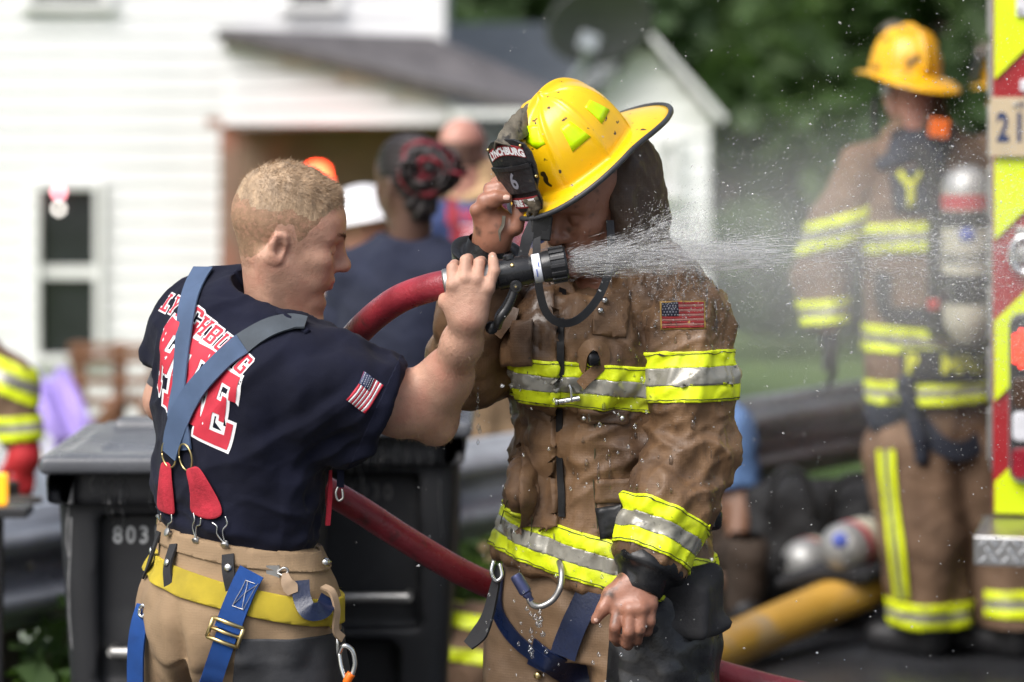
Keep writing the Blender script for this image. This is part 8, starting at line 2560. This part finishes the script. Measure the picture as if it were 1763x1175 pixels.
    garment('hip_bag', S2, M['navy_yoke'], root, .012, 1.0, 14)
    strap_on('harness_strap', ptr, [(1560, 690), (1590, 735), (1625, 770), (1670, 770), (1712, 720)], .06, .006, M['navy_yoke'], root, .01, 40)
    boot(root, (aL[0], aL[1], .1), (-.15, .09, 0)); boot(root, (aR[0], aR[1], .1), (-.19, .10, 0))
M['navy_yoke'] = mat('dark_navy_cloth', (.018, .022, .035), .8, var=.25, vscale=6, bump=1.5, bscale=50)
M['lime_dull'] = mat('lime_lettering', (.60, .62, .03), .7, var=.15, vscale=20)
M['orange_red'] = mat('red_gauge', (.5, .04, .03), .4)
build_tank_man()

def build_blue_shirt():
    Y = 10.0; p = lambda px, py, dy=0.0: A3(P(px, py, Y + dy))
    root = thing('person', 'person in pale blue shirt sitting behind the hanging brown coat sleeve', 'person', (p(1225, 0)[0], Y, 0))
    rv = norm((.9, -.3, 0))
    HB, HW, HL = head_frame(p(1190, 560), -80, 15, 0)
    S = SDF(p(1080, 1020) - A3((0, .45, 0)), p(1340, 470) + A3((0, .4, 0)), .010)
    sdf_head(S, HB, HW); S.cone(HW(-.03, 0, -.03), p(1200, 680), .055, .06, k=.03)
    S.loft([(p(1215, 900), .15, .10, rv), (p(1205, 700), .14, .09, rv)], k=.03)
    LS, LE, LW_ = p(1262, 735), p(1276, 850, -.04), p(1268, 940, -.20)
    S.chain([LS, LE, LW_], [.06, .055, .035], k=.02); simple_hand(S, LW_, (-.3, -.4, -.8), (.8, -.3, 0))
    RS_, RE_, RW_ = p(1148, 735), p(1130, 850, -.04), p(1150, 940, -.24)
    S.chain([RS_, RE_, RW_], [.06, .05, .035], k=.02); simple_hand(S, RW_, (.3, -.4, -.8), (.8, .3, 0))
    V, F = S.mesh(1); mk('body', V, F, M['skin_brown'], root)
    h = HL(V); vh, fh, _ = sub_mesh(V, F, (h[:, 2] > .01 + .75 * h[:, 0]) & (h[:, 2] > -.07) & (np.linalg.norm(h, axis=1) < .17)); mk('hair', vh + normals(vh, fh) * .010, fh, M['braid'], root)
    T = SDF(p(1080, 930) - A3((0, .35, 0)), p(1340, 640) + A3((0, .35, 0)), .010)
    T.loft([(p(1215, 920), .17, .13, rv), (p(1210, 800), .18, .13, rv), (p(1205, 720), .17, .12, rv), (p(1202, 675), .10, .09, rv)], k=.01)
    T.chain([RS_, p(1134, 830, -.03)], [.068, .066], k=.04).chain([LS, p(1274, 830, -.03)], [.068, .066], k=.04).half(p(1274, 836, -.03), (.05, 0, -1))
    garment('shirt', T, M['denim'], root, .009, 1.0, 14)
    T = SDF(p(1100, 1150) - A3((0, .55, .2)), p(1360, 900) + A3((0, .35, 0)), .012)
    T.loft([(p(1215, 1000), .17, .14, rv), (p(1215, 900), .17, .13, rv)])
    T.chain([p(1260, 980), p(1285, 950, -.38), A3((p(1282, 0, -.4)[0], Y - .36, .1))], [.09, .075, .065], k=.02).chain([p(1180, 980), p(1150, 960, -.38), A3((p(1160, 0, -.4)[0], Y - .36, .1))], [.09, .075, .065], k=.02)
    garment('trousers', T, M['brown_dark'], root, .009, 3.0)
    boot(root, (p(1282, 0, -.4)[0], Y - .36, .1), (.0, -.15, 0), 0, .05); boot(root, (p(1160, 0, -.4)[0], Y - .36, .1), (-.03, -.15, 0), 0, .05)
    # upturned crate serving as a seat
    c = thing('crate', 'dark crate the person in the pale blue shirt sits on', 'crate', (p(1215, 0)[0], Y + .05, 0))
    q = MB(); x0 = p(1215, 0)[0]
    for i, z in enumerate((.04, .13, .22)):
        for dy in (-.15, .15): q = MB(); q.box((x0, Y + .05 + dy, z), (.40, .02, .07)); q.build('slat', M['post_wood'], c, bevel=.003)
    for sx in (-1, 1): q = MB(); q.box((x0 + sx * .19, Y + .05, .13), (.02, .28, .25)); q.build('end_board', M['post_wood'], c, bevel=.003)
    q = MB(); q.box((x0, Y + .05, .268), (.42, .34, .018)); q.build('top_board', M['post_wood'], c, bevel=.003)
M['denim'] = mat('pale_blue_shirt', (.13, .24, .48), .85, var=.12, vscale=6, bump=.6, bscale=100)
M['skin_brown'] = mat('skin_brown', (.20, .105, .065), .5, var=.1, vscale=14)
M['brown_dark'] = mat('dark_brown_trousers', (.05, .034, .024), .85, var=.3, vscale=8, bump=1, bscale=60)
build_blue_shirt()

def build_hidden_fireman():
    Y = 11.5; p = lambda px, py, dy=0.0: A3(P(px, py, Y + dy))
    root = thing('person', 'helmeted firefighter almost hidden behind the fire engine\'s edge', 'person', (p(1775, 0)[0], Y, 0))
    rv = A3((1, 0, 0))
    HB, HW, HL = head_frame(p(1752, 168), 175, 0, 0)
    S = SDF(p(1640, 420) - A3((0, .3, 0)), p(1880, 60) + A3((0, .3, 0)), .012)
    sdf_head(S, HB, HW); S.cone(HW(-.03, 0, -.03), p(1765, 260), .055, .06, k=.03)
    V, F = S.mesh(1); mk('body', V, F, M['skin_pink'], root)
    h = build_helmet(root, lambda x, y, z: HW(x, y, z + .055), HB, detail=True, dirt=True)
    T = SDF(p(1600, 1000) - A3((0, .4, 0)), p(1960, 230) + A3((0, .4, 0)), .014)
    T.loft([(p(1790, 700), .2, .16, rv), (p(1785, 450), .2, .15, rv), (p(1780, 300), .19, .13, rv), (p(1775, 250), .10, .09, rv)], k=.01)
    T.chain([p(1715, 310), p(1735, 480), p(1750, 600)], [.08, .075, .06], k=.04).chain([p(1860, 310), p(1880, 480), p(1880, 600)], [.08, .075, .06], k=.04)
    c = garment('turnout_coat', T, M['brown_dry'], root, .012, 1.0, 9); tri_trim(c, p(1780, 450), (0, 0, 1), .03)
    T = SDF((p(1700, 0)[0], Y - .3, .02), (p(1900, 0)[0], Y + .3, p(0, 660)[2]), .014)
    aL, aR = A3((p(1760, 0)[0], Y, .12)), A3((p(1830, 0)[0], Y, .12))
    T.chain([p(1760, 720), aL], [.13, .1]).chain([p(1830, 720), aR], [.13, .1], k=.02)
    garment('trousers', T, M['brown_dry'], root, .012, 3.0); boot(root, aL, (-.15, 0, 0)); boot(root, aR, (-.15, 0, 0))
build_hidden_fireman()
# ================================================================ water: jets from the nozzle, flung droplets, drips
def water_material(name, alpha, white):
    m = bpy.data.materials.new(name); m.use_nodes = True
    nt = m.node_tree; N = nt.nodes; L = nt.links
    N.remove(N['Principled BSDF'])
    tr = N.new('ShaderNodeBsdfTransparent')
    gl = N.new('ShaderNodeBsdfGlossy'); gl.inputs['Roughness'].default_value = .12
    df = N.new('ShaderNodeBsdfDiffuse'); df.inputs[0].default_value = (white, white, white, 1)
    tl = N.new('ShaderNodeBsdfTranslucent'); tl.inputs[0].default_value = (white, white, white, 1)
    m1 = N.new('ShaderNodeMixShader'); m1.inputs[0].default_value = .5; L.new(df.outputs[0], m1.inputs[1]); L.new(tl.outputs[0], m1.inputs[2])
    m2 = N.new('ShaderNodeMixShader'); m2.inputs[0].default_value = .25; L.new(m1.outputs[0], m2.inputs[1]); L.new(gl.outputs[0], m2.inputs[2])
    m3 = N.new('ShaderNodeMixShader'); m3.inputs[0].default_value = alpha; L.new(tr.outputs[0], m3.inputs[1]); L.new(m2.outputs[0], m3.inputs[2])
    L.new(m3.outputs[0], N['Material Output'].inputs[0])
    return m
M['jet'] = water_material('water_jet', .24, .9)
M['mist'] = water_material('water_mist', .5, .9)
def clear_water():
    m = bpy.data.materials.new('clear_water'); m.use_nodes = True
    nt = m.node_tree; N = nt.nodes; L = nt.links; N.remove(N['Principled BSDF'])
    t = N.new('ShaderNodeBsdfTransparent'); t.inputs[0].default_value = (.93, .94, .95, 1)
    g = N.new('ShaderNodeBsdfGlossy'); g.inputs['Roughness'].default_value = .03
    w = N.new('ShaderNodeLayerWeight'); w.inputs[0].default_value = .42
    x = N.new('ShaderNodeMixShader'); L.new(w.outputs['Facing'], x.inputs[0]); L.new(t.outputs[0], x.inputs[1]); L.new(g.outputs[0], x.inputs[2])
    L.new(x.outputs[0], N['Material Output'].inputs[0])
    return m
M['drop'] = clear_water()

def spindles(c, d, ln, r):
    """elongated drops: 8-faced spindles along d"""
    n = len(c)
    d = d / np.linalg.norm(d, axis=1)[:, None]
    u = np.cross(d, A3((.3, .5, .8))[None]); u /= np.linalg.norm(u, axis=1)[:, None]; w = np.cross(d, u)
    ln = ln[:, None]; r = r[:, None]
    V = np.stack([c - d * ln * .5, c + d * ln * .12 + u * r, c + d * ln * .12 + w * r, c + d * ln * .12 - u * r, c + d * ln * .12 - w * r, c + d * ln * .5], 1).reshape(-1, 3)
    f = np.array([(0, 2, 1), (0, 3, 2), (0, 4, 3), (0, 1, 4), (5, 1, 2), (5, 2, 3), (5, 3, 4), (5, 4, 1)])
    F = (np.arange(n)[:, None, None] * 6 + f[None]).reshape(-1, 3)
    return V, F

def build_spray():
    g = np.random.RandomState(21)
    o = A3(P(974, 455, 4.872)); d0 = norm(A3(P(1400, 436, 4.97)) - o)
    up = A3((0, 0, 1)); sd = np.cross(d0, up)
    root = thing('water_spray', 'white spray of water shooting from the nozzle across the wet firefighter\'s shoulder', 'water spray', tuple(o))
    # solid threads close to the nozzle: a fan of fine jets
    n = 4200
    # angle above the axis: dense core, sparser sheet rising towards the collar
    el = np.where(g.rand(n) < .5, g.normal(.0, .018, n), .36 * g.rand(n) ** 1.3)
    az = g.normal(0, .05, n) - .05
    dirs = d0[None] + el[:, None] * up[None] + az[:, None] * sd[None] * -1
    dirs /= np.linalg.norm(dirs, axis=1)[:, None]
    s0 = .34 * g.rand(n) ** 1.2; ln = g.uniform(.008, .055, n) * np.exp(g.normal(0, .4, n))
    s0 = np.where(el > .06, s0 * .62, s0); ln = ln * np.where(el > .06, .6, 1)
    off = g.normal(size=(n, 3)) * .006; off[:, 0] = 0
    off += up[None] * (g.uniform(-.016, .018, n))[:, None]
    c = o + off + dirs * (s0 + ln / 2)[:, None]
    V, F = spindles(c, dirs, ln, g.uniform(.0002, .00065, n) * (1 + s0 * 1.5))
    j = mk('jet', V, F, M['jet'], root); j['kind'] = 'stuff'
    # droplets further out: flying right, spreading up and away
    n = 30000
    s = .12 + 1.15 * g.rand(n) ** .9
    el = np.where(g.rand(n) < .5, g.normal(.0, .09, n), g.normal(.10, .26, n))
    az = g.normal(-.12, .16, n)
    dirs = d0[None] + el[:, None] * up[None] + az[:, None] * sd[None]
    dirs /= np.linalg.norm(dirs, axis=1)[:, None]
    c = o + dirs * s[:, None]; c[:, 2] -= .10 * s ** 2 * g.rand(n)
    keep = c[:, 1] > 4.55
    c, dirs, s = c[keep], dirs[keep], s[keep]; n = len(c)
    size = .00038 * np.exp(g.normal(0, .55, n)) * (1 + .25 * (g.rand(n) > .98))
    V, F = spindles(c, dirs + g.normal(size=(n, 3)) * .3, size * g.uniform(2.0, 6, n), size)
    j = mk('droplets', V, F, M['mist'], root); j['kind'] = 'stuff'
    # dense drifting mist over the right half
    n = 38000
    t = g.rand(n)
    c = np.stack([.20 + 1.25 * t ** .8 + g.normal(0, .05, n), 5.05 + .7 * t + g.normal(0, .28, n), np.zeros(n)], 1)
    z0 = A3(P(0, 440, 5))[2]
    c[:, 2] = z0 - .02 - .05 * t + g.normal(0, 1, n) * (.045 + .17 * t)
    size = .00036 * np.exp(g.normal(0, .4, n))
    V, F = spindles(c, np.tile(d0, (n, 1)) + g.normal(size=(n, 3)) * .35, size * g.uniform(2, 7, n), size)
    j = mk('fine_mist', V, F, M['mist'], root); j['kind'] = 'stuff'
    # stray specks all over the right side
    n = 3800
    c = np.stack([g.uniform(-.35, 1.9, n), 4.55 + 1.6 * g.rand(n) ** 1.6, g.uniform(.75, 2.0, n)], 1)
    c = c[g.rand(n) < np.clip((c[:, 0] + .3) / .9, .08, 1)]
    n = len(c); size = .00055 * np.exp(g.normal(0, .7, n))
    V, F = spindles(c, g.normal(size=(n, 3)) * .5 + A3((1, 0, -.3)), size * g.uniform(1.5, 4, n), size)
    j = mk('specks', V, F, M['mist'], root); j['kind'] = 'stuff'
    # the core of the jet carries on to the right as a flat band of broken streaks
    n = 7000; t = g.rand(n) ** .8
    c = np.stack([.16 + 1.15 * t, 4.95 + .35 * t + g.normal(0, .05, n), z0 + .012 - .03 * t ** 2 + g.normal(0, 1, n) * (.006 + .045 * t)], 1)
    V, F = spindles(c, np.tile(d0, (n, 1)) + g.normal(size=(n, 3)) * .05, g.uniform(.004, .022, n), .0004 * np.exp(g.normal(0, .4, n)))
    j = mk('jet_band', V, F, M['jet'], root); j['kind'] = 'stuff'
    # splash at the collar and shoulder
    n = 1500
    a = A3(P(1130, 392, 4.99)); b = A3(P(1235, 470, 4.97))
    t = g.rand(n)
    c = a + (b - a) * t[:, None] + g.normal(size=(n, 3)) * A3((.022, .02, .016)) + A3((0, -.03, .012))
    dirs = A3((.6, -.2, .8)) + g.normal(size=(n, 3)) * .7
    V, F = spindles(c + np.abs(g.normal(size=(n, 1))) * .012 * dirs, dirs, g.uniform(.002, .012, n), g.uniform(.0004, .0011, n))
    j = mk('splash', V, F, M['jet'], root); j['kind'] = 'stuff'

def drips():
    g = np.random.RandomState(9)
    root = thing('water_drips', 'clear water dripping from the wet coat\'s sleeve and hem', 'water drips', tuple(A3(P(823, 660, 5.0))))
    def drop(c, r, st=1.0):
        S_ = MB(); V, F = [], []
        prof = [(-1, 0.05), (-.7, .7), (-.2, 1), (.3, .9), (.8, .45), (1.3, .05)]
        S_.lathe(A3(c), (0, 0, 1), [(a * r * st, b * r) for a, b in prof], 10)
        S_.build('drop', M['drop'], root, smooth=True)
    for px, py, r in ((823, 668, .0022), (822.5, 680, .0026), (823, 690, .0034), (822, 703, .0026), (823.5, 714, .0034), (824, 736, .0040), (826, 742, .0036), (823, 762, .003)):
        drop(P(px, py, 5.02), r, 1.5)
    for i in range(26):
        drop(P(930 + g.normal() * 10 - i * .6, 1052 + i * 3.2 + g.normal() * 2, 4.96), abs(g.normal(.0026, .0008)) + .001, 1.2)
    for i in range(60):
        drop(P(g.uniform(800, 1140), g.uniform(640, 1170), g.uniform(4.82, 4.93)), abs(g.normal(.0016, .0008)) + .0008, 1.2)
def mist_cloud():
    """the drifting spray that whitens what lies behind: three nested bodies of thin scattering air"""
    root = thing('mist', 'pale drifting water mist between the bowed firefighter and the fire engine', 'mist', tuple(A3(P(1430, 520, 5.4))))
    m = bpy.data.materials.new('mist_air'); m.use_nodes = True; nt = m.node_tree; nt.nodes.remove(nt.nodes['Principled BSDF'])
    v = nt.nodes.new('ShaderNodeVolumePrincipled'); v.inputs['Density'].default_value = .085; v.inputs['Color'].default_value = (.995, .995, .995, 1); v.inputs['Anisotropy'].default_value = .2
    nt.links.new(v.outputs[0], nt.nodes['Material Output'].inputs['Volume'])
    for k in range(9):
        t = (k + .5) / 9
        cx, cy, rx, ry, rz = 1420 - 80 * (1 - t), 475 - 35 * (1 - t), .14 + .42 * t, .16 + .36 * t, .05 + .30 * t
        c = A3(P(cx, cy, 5.45)); V, F = [], []
        for j in range(13):
            ph = math.pi * j / 12
            for i in range(24):
                th = 2 * math.pi * i / 24
                V.append(c + A3((rx * math.sin(ph) * math.cos(th), ry * math.sin(ph) * math.sin(th), rz * math.cos(ph))))
        for j in range(12):
            for i in range(24): F.append((j * 24 + i, j * 24 + (i + 1) % 24, (j + 1) * 24 + (i + 1) % 24, (j + 1) * 24 + i))
        o = MB().add(V, F).build('mist_body', m, root, smooth=True); o['kind'] = 'stuff'
mist_cloud(); build_spray(); drips()

def beads():
    """water standing and running on the soaked coat"""
    g = np.random.RandomState(12)
    tree = bvh_of([bowed_coat, bowed_sleeve])
    root = bowed
    S = MB()
    for i in range(420):
        px, py = g.uniform(890, 1265), g.uniform(430, 1000)
        if g.rand() < .45: px, py = g.normal(1190, 45), g.normal(480, 45)
        h, n = cam_cast(tree, px, py)
        if h is None or h[1] > 5.3: continue
        r = abs(g.normal(.0015, .0009)) + .0006
        ln = r * (g.uniform(1, 2.2) if g.rand() < .8 else g.uniform(4, 9))
        a = h + n * r * .2
        S.tube([a + A3((0, 0, ln)), a + A3((0, 0, ln * .3)), a - A3((0, 0, ln))], [r * .3, r * .8, r], 6)
    o = S.build('water_beads', M['drop'], root, smooth=True); o['kind'] = 'stuff'
beads()
bowed.location.x -= .012
